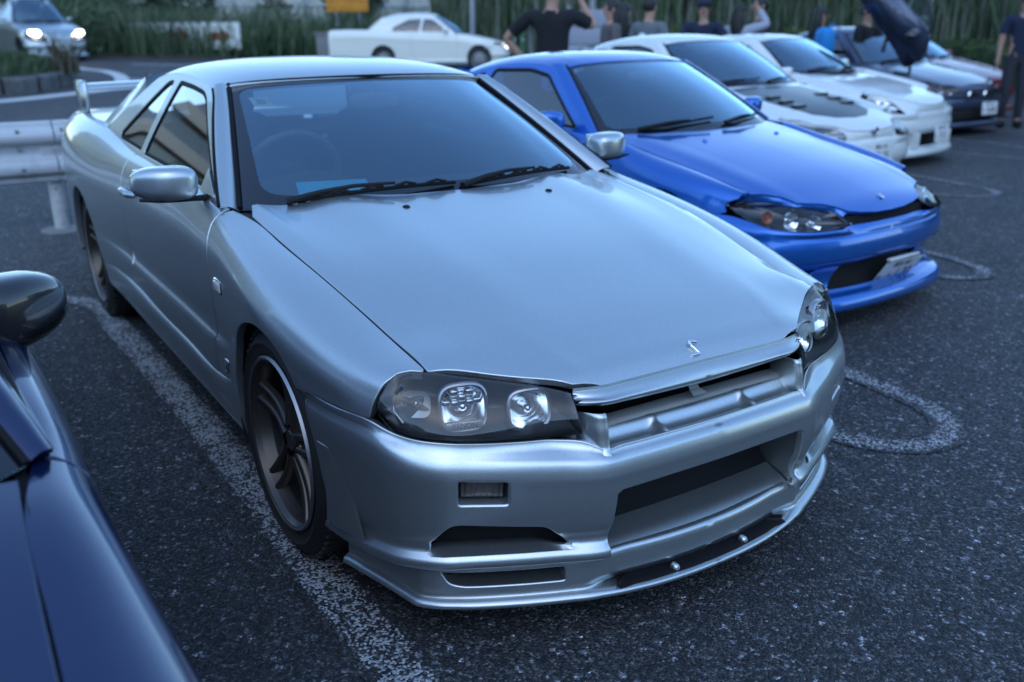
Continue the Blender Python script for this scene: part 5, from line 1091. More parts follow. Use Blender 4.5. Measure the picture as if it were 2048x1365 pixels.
# ------------------------------------------------------------------ ground, road, markings
random.seed(4); rng = np.random.default_rng(7)
def hz(x): return .03*np.log1p(np.exp(np.clip((-np.asarray(x, float)-9)*1.2, -60, 60)))/1.2*(1-np.clip((-np.asarray(x, float)-34)/40, 0, 1)*.6)
m = mat('asphalt', (.05, .05, .052), .82); n, l, b = NL(m)
tc = add(m, 'ShaderNodeTexCoord'); mp = add(m, 'ShaderNodeMapping'); l.new(tc.outputs['Object'], mp.inputs[0])
def stones(m, l, mp, base):
    """crushed stone in bitumen: cells of random brightness, larger light chips, slow patches"""
    v1 = add(m, 'ShaderNodeTexVoronoi'); v1.inputs['Scale'].default_value = 150; l.new(mp.outputs[0], v1.inputs['Vector'])
    v2 = add(m, 'ShaderNodeTexVoronoi'); v2.inputs['Scale'].default_value = 75; l.new(mp.outputs[0], v2.inputs['Vector'])
    sp = add(m, 'ShaderNodeSeparateColor'); l.new(v1.outputs['Color'], sp.inputs[0]); sp2 = add(m, 'ShaderNodeSeparateColor'); l.new(v2.outputs['Color'], sp2.inputs[0])
    c1 = ramp(m, sp.outputs[0], [(0, (.014, .015, .018)), (.5, (.036, .038, .042)), (.82, (.078, .081, .087)), (1, (.21, .215, .225))])
    c2 = ramp(m, sp2.outputs[1], [(0, (.5, .5, .5)), (.86, (.9, .9, .9)), (.93, (1.9, 1.9, 1.95)), (1, (3.6, 3.6, 3.7))])
    mu = add(m, 'ShaderNodeMix', data_type='RGBA', blend_type='MULTIPLY'); mu.inputs[0].default_value = 1; l.new(c1.outputs[0], mu.inputs[6]); l.new(c2.outputs[0], mu.inputs[7])
    nz = noise(m, .55, 5, .6, mp.outputs[0]); c3 = ramp(m, nz.outputs[0], [(.3, (.72, .72, .72)), (.7, (1.28, 1.27, 1.25))]); nz2 = noise(m, 9, 3, .6, mp.outputs[0]); c4 = ramp(m, nz2.outputs[0], [(.3, (.8, .8, .8)), (.7, (1.2, 1.2, 1.2))])
    m2 = add(m, 'ShaderNodeMix', data_type='RGBA', blend_type='MULTIPLY'); m2.inputs[0].default_value = 1; l.new(mu.outputs[2], m2.inputs[6]); l.new(c3.outputs[0], m2.inputs[7])
    m3 = add(m, 'ShaderNodeMix', data_type='RGBA', blend_type='MULTIPLY'); m3.inputs[0].default_value = 1; l.new(m2.outputs[2], m3.inputs[6]); l.new(c4.outputs[0], m3.inputs[7])
    nz3 = noise(m, .23, 2, .5, mp.outputs[0]); c5 = ramp(m, nz3.outputs[0], [(.60, (1, 1, 1)), (.68, (.62, .62, .64))]); m4 = add(m, 'ShaderNodeMix', data_type='RGBA', blend_type='MULTIPLY'); m4.inputs[0].default_value = 1; l.new(m3.outputs[2], m4.inputs[6]); l.new(c5.outputs[0], m4.inputs[7]); m3 = m4
    bb = add(m, 'ShaderNodeBump'); bb.inputs['Strength'].default_value = .9; bb.inputs['Distance'].default_value = .006; l.new(v1.outputs['Distance'], bb.inputs['Height']); bb.invert = True
    rr = ramp(m, sp.outputs[1], [(0, (.55, .55, .55)), (1, (.92, .92, .92))]); l.new(rr.outputs[0], m.node_tree.nodes['Principled BSDF'].inputs['Roughness'])
    l.new(bb.outputs[0], m.node_tree.nodes['Principled BSDF'].inputs['Normal']); return m3.outputs[2], v1, sp
c_, _, _ = stones(m, l, mp, None); l.new(c_, b.inputs['Base Color'])
m = mat('worn_paint', (.6, .6, .6), .7); n, l, b = NL(m); tc = add(m, 'ShaderNodeTexCoord'); mp = add(m, 'ShaderNodeMapping'); l.new(tc.outputs['Object'], mp.inputs[0])
c_, v1, sp = stones(m, l, mp, None)
def wear(m, l, sp, amt):
    """paint stays on the tops of some stones only; an edge attribute fades it towards the line's borders"""
    at_ = add(m, 'ShaderNodeAttribute'); at_.attribute_name = 'cover'
    nz = noise(m, 6, 4, .65, mp.outputs[0]); ad = add(m, 'ShaderNodeMath', operation='ADD'); l.new(nz.outputs[0], ad.inputs[0]); ml = add(m, 'ShaderNodeMath', operation='MULTIPLY_ADD'); l.new(sp.outputs[2], ml.inputs[0]); ml.inputs[1].default_value = .85; ml.inputs[2].default_value = -.42; l.new(ml.outputs[0], ad.inputs[1])
    a2 = add(m, 'ShaderNodeMath', operation='MULTIPLY'); l.new(ad.outputs[0], a2.inputs[0]); l.new(at_.outputs['Fac'], a2.inputs[1])
    return ramp(m, a2.outputs[0], [(amt, (0, 0, 0)), (amt+.13, (1, 1, 1))])
wr_ = wear(m, l, sp, .45); mx = add(m, 'ShaderNodeMix', data_type='RGBA'); l.new(wr_.outputs[0], mx.inputs[0]); l.new(c_, mx.inputs[6]); mx.inputs[7].default_value = (.44, .46, .48, 1); l.new(mx.outputs[2], b.inputs['Base Color'])
m = mat('road_paint', (.55, .56, .55), .7)
xs = np.unique(np.r_[np.arange(-170, -40, 10), np.arange(-40, -8, .8), np.arange(-8, 6, 1), np.arange(6, 90, 12)]); ys = np.arange(-150, 181, 15)
q = MB(); q.grid([[(x, y, float(hz(x))) for y in ys] for x in xs]); up(q); q.n = [(0, 0, 0)]*len(q.v); tag(q.build('ground', 'asphalt'), kind='structure')
def band(name, pts, w_, m_='worn_paint', lift=.004, cover=1.0):
    """painted stripe along a polyline, following the ground; 'cover' falls off at its edges"""
    P = curve([(x, y, 0) for x, y in pts], max(6, int(sum(math.hypot(a[0]-b[0], a[1]-b[1]) for a, b in zip(pts, pts[1:]))/.08))); T = np.gradient(P, axis=0); T /= np.linalg.norm(T, axis=1, keepdims=True); N = np.c_[-T[:, 1], T[:, 0], T[:, 2]*0]
    cols = (-.5, -.36, -.15, .15, .36, .5); V = []; cov = []
    for p, n_ in zip(P, N):
        for c in cols:
            r = p+n_*w_*c*1.15; V.append((r[0], r[1], float(hz(r[0]))+lift)); cov.append((0 if abs(c) > .45 else (.75 if abs(c) > .3 else 1.))*cover)
    k = len(cols); q = MB(); q.add(V, [((i+1)*k+j, (i+1)*k+j+1, i*k+j+1, i*k+j) for i in range(len(P)-1) for j in range(k-1)], [(0, 0, 1)]*len(V)); o = q.build(name, m_)
    at_ = o.data.attributes.new('cover', 'FLOAT', 'POINT'); at_.data.foreach_set('value', cov); tag(o, kind='structure'); return o
band('stall_line', [(-3.12, -1.05), (-3.06, -.93), (-2.9, -.84), (-2.4, -.815), (-1.4, -.79), (-.5, -.78), (.3, -.79), (.9, -.785), (1.5, -.78)], .145, cover=.95)
band('stall_line', [(-3.3, 1.07), (-1., 1.07), (.20, 1.07), (.42, 1.10), (.55, 1.20), (.59, 1.33), (.55, 1.46), (.42, 1.57), (.22, 1.61), (-1., 1.62), (-3.3, 1.62)], .115, cover=.80)
band('stall_line', [(-4.5, 3.32), (-1.5, 3.34), (-.95, 3.36), (-.72, 3.42), (-.62, 3.58), (-.72, 3.76), (-.95, 3.86), (-1.5, 3.88), (-4.5, 3.9)], .11, cover=.72)
band('stall_line', [(-5.7, 5.95), (-3., 5.9), (-2.4, 5.92), (-2.2, 6.05), (-2.12, 6.25), (-2.25, 6.48), (-2.6, 6.58), (-5.7, 6.6)], .11, cover=.72)
band('stall_line', [(-6.5, 8.6), (-3.6, 8.7), (-3.2, 8.8), (-3.05, 9.05), (-3.25, 9.3), (-6.5, 9.3)], .11, cover=.72)
band('road_line', [(-15.6, -4.0), (-16.0, -1.5), (-16.3, -.06), (-16.8, .69), (-17.4, 1.44), (-18.0, 2.2), (-18.1, 3.2), (-17.6, 5.5), (-16.5, 9), (-14.5, 14)], .38, 'road_paint', .006)
band('road_line', [(-27, 2.0), (-25.2, 2.35), (-24.0, 2.52), (-23.2, 2.82), (-22.0, 2.9), (-20.6, 2.78), (-19.4, 2.48), (-18.6, 1.95)], .26, 'road_paint', .007)
band('road_line', [(-20.45, 2.8), (-20.2, 3.3), (-19.6, 5), (-18.6, 8), (-16.9, 12)], .14, 'road_paint', .006)
band('road_line', [(-25.4, 4.0), (-24.2, 5.6), (-22.4, 8), (-20.4, 11), (-18, 14.6)], .15, 'road_paint', .006)
# ------------------------------------------------------------------ foliage helpers
def foliage_mat(name, c0, c1, c2):
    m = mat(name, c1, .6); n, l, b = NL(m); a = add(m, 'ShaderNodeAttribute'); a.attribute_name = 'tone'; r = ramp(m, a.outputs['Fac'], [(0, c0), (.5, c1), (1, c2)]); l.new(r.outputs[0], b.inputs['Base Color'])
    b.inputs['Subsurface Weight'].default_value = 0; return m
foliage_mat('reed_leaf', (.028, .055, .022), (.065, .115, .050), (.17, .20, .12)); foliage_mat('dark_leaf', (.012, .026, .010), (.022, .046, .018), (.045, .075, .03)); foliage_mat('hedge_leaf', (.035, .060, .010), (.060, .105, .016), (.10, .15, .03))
foliage_mat('brown_leaf', (.045, .042, .024), (.075, .068, .040), (.12, .105, .065)); foliage_mat('lawn_blade', (.025, .050, .018), (.045, .085, .030), (.08, .12, .05)); mat('bark', (.06, .05, .04), .9); mat('soil', (.045, .040, .032), .95); mat('stem_pale', (.22, .23, .19), .8)
def with_tone(q, tones, name, m_, parent=None):
    o = q.build(name, m_, parent, smooth=False); a = o.data.attributes.new('tone', 'FLOAT', 'POINT'); a.data.foreach_set('value', tones); return o
def blades(n, posf, hf, bend=.35, w_=.012, tone=lambda i: random.random()):
    """grass blades: tapered, bent strips of three quads"""
    V = []; F = []; T = []
    for i in range(n):
        x, y, z = posf(); h = hf(); a = random.uniform(0, 2*math.pi); dx, dy = math.cos(a), math.sin(a); bd = random.uniform(.1, 1)*bend*h; a2 = random.uniform(0, 2*math.pi); px, py = math.cos(a2)*w_, math.sin(a2)*w_; o = len(V); t = tone(i)
        for k, f in enumerate((0, .4, .75, 1)):
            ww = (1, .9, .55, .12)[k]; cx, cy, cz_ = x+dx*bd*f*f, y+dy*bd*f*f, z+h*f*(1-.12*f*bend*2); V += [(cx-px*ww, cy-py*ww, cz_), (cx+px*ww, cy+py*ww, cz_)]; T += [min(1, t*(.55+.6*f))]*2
        for k in range(3): F.append((o+2*k, o+2*k+1, o+2*k+3, o+2*k+2))
    return V, F, T
def leaves(n, c, r, size, lump=3, flat=.0, seed=0):
    """leaf-sized faces through a lumpy ellipsoid; darker towards random inner clumps"""
    rg = np.random.default_rng(seed); V = []; F = []; T = []; lum = rg.normal(size=(lump*4, 3)); lum /= np.linalg.norm(lum, axis=1, keepdims=True)
    for i in range(n):
        d = rg.normal(size=3); d /= np.linalg.norm(d); k = max(0, (lum @ d).max()); rr = (.55+.5*k**3)*rg.uniform(.55, 1.03)**.6; p = np.array(c)+d*rr*np.array(r)
        if p[2] < c[2]-r[2]*.98: continue
        u = rg.normal(size=3); u /= np.linalg.norm(u); v = np.cross(u, rg.normal(size=3)); v /= np.linalg.norm(v); s = size*rg.uniform(.5, 1.3); o = len(V); V += [tuple(p-u*s), tuple(p+v*s*.45), tuple(p+u*s), tuple(p-v*s*.45)]; F.append((o, o+1, o+2, o+3)); t = float(np.clip(rg.normal(.42, .2), 0, 1)); T += [t]*4
    return V, F, T
# ------------------------------------------------------------------ kerbed island with grass, road edge
mat('kerb_stone', (.13, .13, .13), .85)
m = M['kerb_stone']; nz = noise(m, 5, 5, .7); r = ramp(m, nz.outputs[0], [(.3, (.06, .06, .06)), (.7, (.17, .17, .165))]); m.node_tree.links.new(r.outputs[0], m.node_tree.nodes['Principled BSDF'].inputs['Base Color'])
KB = curve([(-16.6, -7, 0), (-16.9, -3, 0), (-17.35, -.2, 0), (-17.75, .62, 0), (-18.5, 1.2, 0), (-19.7, 1.68, 0), (-21.2, 1.9, 0), (-22.6, 1.7, 0), (-23.8, .9, 0), (-24.8, -.8, 0), (-25.4, -4, 0), (-25.8, -8, 0)], 60)
isl = thing('kerbed_island', 'grassy traffic island with dark concrete kerb beside the road', 'traffic island', (-20.5, -2, float(hz(-20.5))))
T_ = np.gradient(KB, axis=0); T_ /= np.linalg.norm(T_, axis=1, keepdims=True); Nn = np.c_[T_[:, 1], -T_[:, 0], T_[:, 2]*0]*-1
nk = 0
for i in range(0, 58, 2):                           # separate kerb blocks with open joints
    q = MB(); rows = []
    for j in (i, i+1, i+1.86):
        jj = min(j, 59); a = int(jj); f = jj-a; p = KB[a]*(1-f)+KB[min(a+1, 59)]*f; nv = Nn[a]; zb = float(hz(p[0]))
        rows.append([p+nv*0+np.array((0, 0, zb-.05)), p+np.array((0, 0, zb+.25)), p+nv*.02+np.array((0, 0, zb+.29)), p+nv*.16+np.array((0, 0, zb+.30)), p+nv*.18+np.array((0, 0, zb+.05))])
    q.grid(rows); up(q); kb = q.build('kerb_block', 'kerb_stone', isl, smooth=False); kb.matrix_parent_inverse = isl.matrix_world.inverted() if False else Matrix.Translation((20.5, 2, -float(hz(-20.5)))); nk += 1
cen = np.array((-21.5, -2.5)); poly = [tuple(p[:2]+n_[:2]*.17) for p, n_ in zip(KB, Nn)]
def isl_h(x, y):
    d = float(segdist(np.array([[x, y]]), poly)[0]); return float(hz(x))+.28+.22*min(1, d/1.6)
q = MB(); V = [(x, y, isl_h(x, y)) for x, y in poly]+[(-21.2, -1.0, float(hz(-21.2))+.5), (-21.2, -5, float(hz(-21.2))+.5)]
q.add(V, [(i, i+1, 60) if V[i][1] > -2.5 else (i, i+1, 61) for i in range(59)]); up(q); so = q.build('island_soil', 'soil', isl, smooth=False); so.matrix_parent_inverse = Matrix.Translation((20.5, 2, -float(hz(-20.5))))
pa = np.array(poly)
cand = np.c_[rng.uniform(-25.5, -16.8, 30000), rng.uniform(-4.5, 2, 30000)]; cand = cand[inpoly(cand, pa)][:9000]; cd_ = segdist(cand, poly); cz_ = hz(cand[:, 0])+.25+.22*np.minimum(1, cd_/1.6); itc = iter(np.c_[cand, cz_].tolist())
def ip(): return next(itc)
V, F, T = blades(len(cand), ip, lambda: random.uniform(.10, .30), .5, .012); q = MB(); q.add(V, F); tag(with_tone(q, T, 'island_grass', 'lawn_blade'), 'short green grass covering the kerbed traffic island', 'grass', kind='stuff')
def ip2():
    a = random.uniform(0, 1); return -19.2+random.gauss(0, .25), 1.45+random.gauss(0, .12), float(hz(-19.2))+.25
V, F, T = blades(160, ip2, lambda: random.uniform(.4, 1.0), .7, .014, lambda i: random.uniform(.5, 1)); q = MB(); q.add(V, F); tag(with_tone(q, T, 'tall_weed', 'brown_leaf'), 'tall drooping weed growing at the kerb corner of the traffic island', 'weed')
# ------------------------------------------------------------------ vegetation bank behind the road
VL = curve([(-36, -12, 0), (-33, -4, 0), (-30.2, 1.0, 0), (-28.6, 4.2, 0), (-26.4, 7.2, 0), (-24.9, 10, 0), (-23.4, 13, 0), (-20.8, 16.8, 0), (-17.5, 20.3, 0), (-13.6, 23.0, 0), (-10.5, 20.9, 0), (-8.0, 18.4, 0), (-4, 15.5, 0), (1, 13, 0)], 200)
TV = np.gradient(VL, axis=0); TV /= np.linalg.norm(TV, axis=1, keepdims=True); NV = np.c_[TV[:, 1], -TV[:, 0], TV[:, 2]*0]
# make the normals point away from the camera
for i in range(200):
    if (VL[i]-np.array((2.2, -1.5, 0))) @ NV[i] < 0: NV[i] = -NV[i]
q = MB(); q.grid([[(p[0]+n_[0]*d, p[1]+n_[1]*d, float(hz(p[0]))+z_) for d, z_ in ((0, .0), (.1, .10), (2, .35), (7, .6))] for p, n_ in zip(VL, NV)]); up(q); tag(q.build('planting_bed', 'soil'), kind='structure')
def on_bank(i0, i1, d0, d1):
    def f():
        i = random.randint(i0, i1); d = random.uniform(d0, d1); p = VL[i]+NV[i]*d+TV[i]*random.uniform(-.3, .3); return p[0], p[1], float(hz(p[0]))+.05+.12*d*.4
    return f
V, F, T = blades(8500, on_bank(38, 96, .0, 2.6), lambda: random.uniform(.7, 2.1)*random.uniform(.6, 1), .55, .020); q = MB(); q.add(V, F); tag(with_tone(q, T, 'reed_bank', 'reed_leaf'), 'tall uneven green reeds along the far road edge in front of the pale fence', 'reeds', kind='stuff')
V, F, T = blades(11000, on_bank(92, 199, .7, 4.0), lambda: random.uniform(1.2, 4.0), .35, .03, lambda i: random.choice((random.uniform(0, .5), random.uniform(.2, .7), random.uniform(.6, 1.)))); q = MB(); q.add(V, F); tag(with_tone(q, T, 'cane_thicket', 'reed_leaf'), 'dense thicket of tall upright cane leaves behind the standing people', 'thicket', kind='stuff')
V = []; F = []; T = []
for k in range(26):                                  # leaf masses that break up the canes
    i = random.randint(94, 197); p = VL[i]+NV[i]*random.uniform(.8, 2.2); r_ = random.uniform(.5, 1.0); v, f, t = leaves(420, (p[0], p[1], float(hz(p[0]))+random.uniform(.7, 2.4)), (r_, r_, r_*random.uniform(.6, 1.1)), .075, 3, seed=60+k); o = len(V); V += v; F += [tuple(a+o for a in g_) for g_ in f]; T += t
q = MB(); q.add(V, F); tag(with_tone(q, T, 'leaf_masses', 'dark_leaf'), 'dark leafy creeper masses hanging in the cane thicket', 'creeper', kind='stuff')
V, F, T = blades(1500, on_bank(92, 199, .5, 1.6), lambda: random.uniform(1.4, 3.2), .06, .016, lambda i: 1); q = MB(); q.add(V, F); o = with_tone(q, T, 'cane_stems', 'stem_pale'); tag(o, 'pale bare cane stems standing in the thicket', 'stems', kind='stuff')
def hedge(name, label, i0, i1, d, h, dep, n, mt='hedge_leaf', seed=1):
    V = []; F = []; T = []; rg = np.random.default_rng(seed)
    for k in range(n):
        i = rg.uniform(i0, i1); a = int(i); p = VL[a]+(VL[min(a+1, 199)]-VL[a])*(i-a)+NV[a]*(d+rg.uniform(-dep, dep)); zt = h*(.92+.08*math.sin(i*1.7)+.05*math.sin(i*4.1)); z = float(hz(p[0]))+zt*rg.uniform(0, 1)**.6; u = rg.normal(size=3); u /= np.linalg.norm(u); v = np.cross(u, rg.normal(size=3)); v /= np.linalg.norm(v); s = .05*rg.uniform(.6, 1.4); o = len(V); p = np.array((p[0], p[1], z)); V += [tuple(p-u*s), tuple(p+v*s*.5), tuple(p+u*s), tuple(p-v*s*.5)]; F.append((o, o+1, o+2, o+3)); T += [float(np.clip(rg.normal(.45, .22)+.25*(z/h-.6), 0, 1))]*4
    q = MB(); q.add(V, F); th = thing('hedge', label, 'hedge', tuple(VL[(i0+i1)//2][:2])+(float(hz(VL[(i0+i1)//2][0])),)); o = with_tone(q, T, 'leaves', mt, th); o.matrix_parent_inverse = Matrix.Translation(-Vector(th.location)); o['kind'] = 'stuff'
    q = MB(); q.grid([[tuple(VL[i]+NV[i]*(d+s*dep*.7)+np.array((0, 0, float(hz(VL[i][0]))+z_*h))) for s, z_ in ((-1, 0), (-1, .75), (0, .86), (1, .75), (1, 0))] for i in range(i0, i1+1)]); up(q); o = q.build('inner_twigs', 'dark_leaf', th); o.matrix_parent_inverse = Matrix.Translation(-Vector(th.location)); a = o.data.attributes.new('tone', 'FLOAT', 'POINT'); a.data.foreach_set('value', [.2]*len(o.data.vertices)); return th
hedge('hedge', 'low yellow-green hedge behind the nose of the white sedan and the green stakes', 100, 128, .1, 1.15, .45, 5000)
hedge('hedge', 'low dark green hedge behind the standing people in the middle', 129, 163, .1, 1.0, .45, 5000, seed=2)
hedge('hedge', 'low bright green hedge behind the man in the navy T-shirt', 164, 199, .15, 1.25, .5, 6000, seed=3)
def shrub(name, label, c, r, n, mt, size=.07, seed=0, cat='shrub', trunk=True):
    zb = float(hz(c[0])); th = thing(name, label, cat, (c[0], c[1], zb)); V, F, T = leaves(n, (0, 0, r[2]*.98+c[2]), r, size, 4, seed=seed); q = MB(); q.add(V, F); with_tone(q, T, 'crown', mt, th)['kind'] = 'stuff'
    q = MB()
    for a in range(5 if not trunk else 3): an = a*2.1; q.tube([(0.06*math.cos(an), .06*math.sin(an), -.05), (.2*r[0]*math.cos(an), .2*r[1]*math.sin(an), c[2]+r[2]*.6), (.6*r[0]*math.cos(an), .6*r[1]*math.sin(an), c[2]+r[2]*1.4)], [.05, .035, .012], 6)
    q.build('trunk', 'bark', th); return th
def bk(px_i, d): p = VL[px_i]+NV[px_i]*d; return float(p[0]), float(p[1])
shrub('round_shrub', 'round brownish shrub standing out in front of the pale fence', (-30.7, 9.9, .1), (.75, .75, .95), 1500, 'brown_leaf', .07, 1)
shrub('dark_shrub', 'dark green bush rising behind the red and white arrow barrier', (-32.6, 7.5, .2), (1.2, 1.2, 1.35), 3000, 'dark_leaf', .09, 2)
shrub('broadleaf_tree', 'dark leafy tree behind the two grey posts of the orange sign', (-29.0, 12.3, .4), (1.35, 1.35, 2.2), 5000, 'dark_leaf', .09, 3, 'tree')
shrub('dark_shrub', 'dark green bush directly behind the roof of the silver hatchback on the road', (-38.0, 3.0, .0), (2.2, 2.2, 1.35), 4200, 'dark_leaf', .11, 4)
shrub('leafy_shrub', 'mid green bush between the silver hatchback and the arrow barrier', (-34.2, 4.6, .0), (1.7, 1.7, 1.15), 3600, 'reed_leaf', .09, 5)
shrub('leafy_shrub', 'green bush under the pale fence just left of the orange sign', (-28.2, 9.6, .0), (1.0, 1.0, .55), 2200, 'reed_leaf', .07, 6)
shrub('leafy_shrub', 'low rounded bush right of the arrow barrier at the road edge', (-26.6, 7.9, -.1), (.9, .9, .55), 1800, 'reed_leaf', .06, 7)
shrub('leafy_shrub', 'pale green bush at the road edge left of the arrow barrier', (-29.6, 3.9, -.1), (1.1, 1.1, .8), 2400, 'reed_leaf', .07, 8)
shrub('dark_shrub', 'broad dark bush filling the gap above the arrow barrier', (-33.6, 6.0, .1), (1.6, 1.6, 1.05), 3000, 'dark_leaf', .09, 9)
# ------------------------------------------------------------------ pale slatted fence behind the reeds
mat('fence_white', (.30, .34, .37), .6)
fe = thing('slatted_fence', 'tall pale grey fence of narrow upright slats behind the reeds', 'fence', (-40, 11, 1.0))
FP = curve([(-52, -2, 0), (-48.1, 3.2, 0), (-40.6, 10.7, 0), (-36.0, 13.8, 0), (-30.5, 17.6, 0), (-26.0, 21.5, 0), (-21, 26, 0), (-14, 28.5, 0), (-8, 25, 0), (-2, 20.5, 0), (6, 17, 0)], 240); fi = Matrix.Translation((40, -11, -1.0))
def fz(p): return float(hz(p[0]))+.35
def fpart(q, n): o = q.build(n, 'fence_white', fe, smooth=False); o.matrix_parent_inverse = fi; return o
for i in range(0, 240, 8):
    p = FP[i]; q = MB(); q.box((p[0]-.06, p[1]-.06, fz(p)), (p[0]+.06, p[1]+.06, fz(p)+3.6)); fpart(q, 'post')
for zz in (.35, 1.15, 2.3, 3.5):
    q = MB(); q.tube([(p[0], p[1], fz(p)+zz) for p in FP[::4]], .05, 6); fpart(q, 'rail')
V = []; F = []
for i in range(239):
    for k in range(7):
        f = k/7; p = FP[i]*(1-f)+FP[i+1]*f; t = (FP[i+1]-FP[i]); t /= np.linalg.norm(t); z0 = fz(p)+.1; o = len(V); V += [(p[0]-t[0]*.021, p[1]-t[1]*.021, z0), (p[0]+t[0]*.021, p[1]+t[1]*.021, z0), (p[0]+t[0]*.021, p[1]+t[1]*.021, z0+3.35), (p[0]-t[0]*.021, p[1]-t[1]*.021, z0+3.35)]; F.append((o, o+1, o+2, o+3))
q = MB(); q.add(V, F); fpart(q, 'slats')['kind'] = 'stuff'
# ------------------------------------------------------------------ arrow barrier, sign, cabinet, lamp post, stakes, board
mat('barrier_white', (.62, .64, .62), .6); mat('arrow_red', (.34, .03, .03), .6); mat('rust', (.20, .07, .03), .8); mat('sign_orange', (.62, .25, .02), .5); mat('sign_red', (.30, .06, .02), .6); mat('galvanised', (.30, .32, .34), .5, .5); mat('concrete', (.20, .20, .20), .9); mat('stake_green', (.02, .24, .10), .5); mat('board_grey', (.30, .32, .38), .6)
def facing(name, label, cat, p, rz): return thing(name, label, cat, p, rz)
ba = facing('arrow_barrier', 'long white barrier panel with red arrows half hidden in the reeds', 'barrier', (-28.1, 6.0, float(hz(-28.1))), math.atan2(7.27-5.54, -29.2+31.57))
for k in range(3):
    q = MB(); q.box((-2.2+1.5*k, -.03, .25), (-.75+1.5*k, .03, 1.02), .01); pn = q.build('panel', 'barrier_white', ba)
    q = MB(); x0 = -1.9+1.5*k; q.flat([(x0, -.034, .5), (x0+.45, -.034, .5), (x0+.45, -.034, .34), (x0+.85, -.034, .62), (x0+.45, -.034, .90), (x0+.45, -.034, .74), (x0, -.034, .74)], [(6, 5, 4, 3, 2, 1, 0)] if False else [(0, 1, 2, 3, 4, 5, 6)]); q.n = [(0, -1, 0)]*len(q.v); q.f = [f for f in q.f]; q.build('arrow', 'arrow_red' if k != 2 else 'rust', pn)
    q = MB(); q.box((-1.5+1.5*k, .03, .0), (-1.42+1.5*k, .10, 1.0)); q.build('leg', 'galvanised', ba)
sg_ = facing('warning_sign', 'orange road sign with red lettering on two grey posts', 'sign', (-25.6, 10.5, float(hz(-25.6))+.1), math.atan2(1.0, .78))
q = MB(); q.box((-.66, -.02, 1.28), (.66, .02, 2.18), .02); bd = q.build('board', 'sign_orange', sg_)
for s_ in (-.36, .36): q = MB(); q.tube([(s_, .05, -.1), (s_, .05, 2.1)], .055, 12); q.build('post', 'galvanised', sg_)
text_mesh('sign_lettering', '立入禁止', .32, 'sign_red', bd, frame_mtx((0, -.024, 1.68), (1, 0, 0), (0, 0, 1)), .001)
cb = facing('utility_cabinet', 'grey concrete cabinet standing left of the white sedan boot', 'cabinet', (-24.4, 9.35, float(hz(-24.4))), math.atan2(1.0, .78))
q = MB(); q.box((-.30, -.3, 0), (.10, .3, .78), .015); q.build('body', 'concrete', cb); q = MB(); q.box((.12, -.3, 0), (.40, .3, .72), .015); q.build('side_block', 'concrete', cb); q = MB(); q.box((-.34, -.34, .78), (.14, .34, .84), .01); q.build('lid', 'concrete', cb)
lp = facing('lamp_post', 'slim grey pole rising behind the windscreen of the white sedan', 'pole', (-23.15, 13.5, float(hz(-23.15))), 0)
q = MB(); q.tube([(0, 0, -.1), (0, 0, 5.5)], [.10, .07], 14); q.build('shaft', 'galvanised', lp); q = MB(); q.lathe([(.16, 0), (.16, .04), (.12, .3), (.1, .34)], 14, 'z'); q.build('base', 'galvanised', lp)
for k in range(11):
    f = k/10; x, y = -21.4+2.3*f, 13.6+1.3*f; st = thing('fence_stake', ('%s short bright green stake counting from the lamp post towards the man in black' % ('first', 'second', 'third', 'fourth', 'fifth', 'sixth', 'seventh', 'eighth', 'ninth', 'tenth', 'eleventh')[k]), 'stake', (x, y, float(hz(x))), 0, 'green stakes in front of the low hedge'); q = MB(); q.tube([(0, 0, 0), (0, 0, .80), (0, 0, .86), (0, 0, .90)], [.025, .025, .022, .004], 8); q.build('shaft', 'stake_green', st); q = MB(); q.lathe([(.03, .70), (.032, .72), (.03, .74)], 8, 'z'); q.build('band', 'plate_white', st)
bo_ = facing('notice_board', 'grey panelled notice board standing behind the man in the black T-shirt', 'board', (-9.75, 7.75, 0), math.atan2(.41, .48))
for k in range(4): q = MB(); q.box((-.46, -.03, .62+.26*k), (.40, .03, .87+.26*k), .008); q.build('panel', 'board_grey', bo_)
for s_ in (-.40, .36): q = MB(); q.tube([(s_, .06, 0), (s_, .06, 1.72)], .03, 10); q.build('post', 'galvanised', bo_)
q = MB(); q.tube([(-.02, .04, 1.6), (-.02, .04, 2.4)], .045, 10); q.build('mast', 'galvanised', bo_)
# ------------------------------------------------------------------ guard rail
m = mat('rail_white', (.52, .55, .57), .42); nz = noise(m, 3, 6, .7); r = ramp(m, nz.outputs[0], [(.28, (.30, .31, .31)), (.42, (.50, .53, .55)), (.8, (.58, .60, .62))]); m.node_tree.links.new(r.outputs[0], m.node_tree.nodes['Principled BSDF'].inputs['Base Color']); nz2 = noise(m, 40, 3, .6); bump(m, nz2.outputs[0], .1, .004)
m = mat('post_white', (.55, .57, .58), .5); nz = noise(m, 9, 5, .75); r = ramp(m, nz.outputs[0], [(.30, (.10, .06, .035)), (.40, (.45, .46, .46)), (.7, (.58, .60, .62))]); m.node_tree.links.new(r.outputs[0], m.node_tree.nodes['Principled BSDF'].inputs['Base Color'])
gr = thing('guard_rail', 'white corrugated guard rail with steel posts behind the silver coupe', 'guard rail', (-4.98, -.7, 0))
prof = [(.0, .775), (.025, .785), (.035, .775), (.040, .75), (.075, .715), (.085, .69), (.08, .655), (.03, .61), (.022, .575), (.03, .545), (.08, .505), (.088, .47), (.08, .435), (.040, .405), (.035, .375), (.025, .365)]
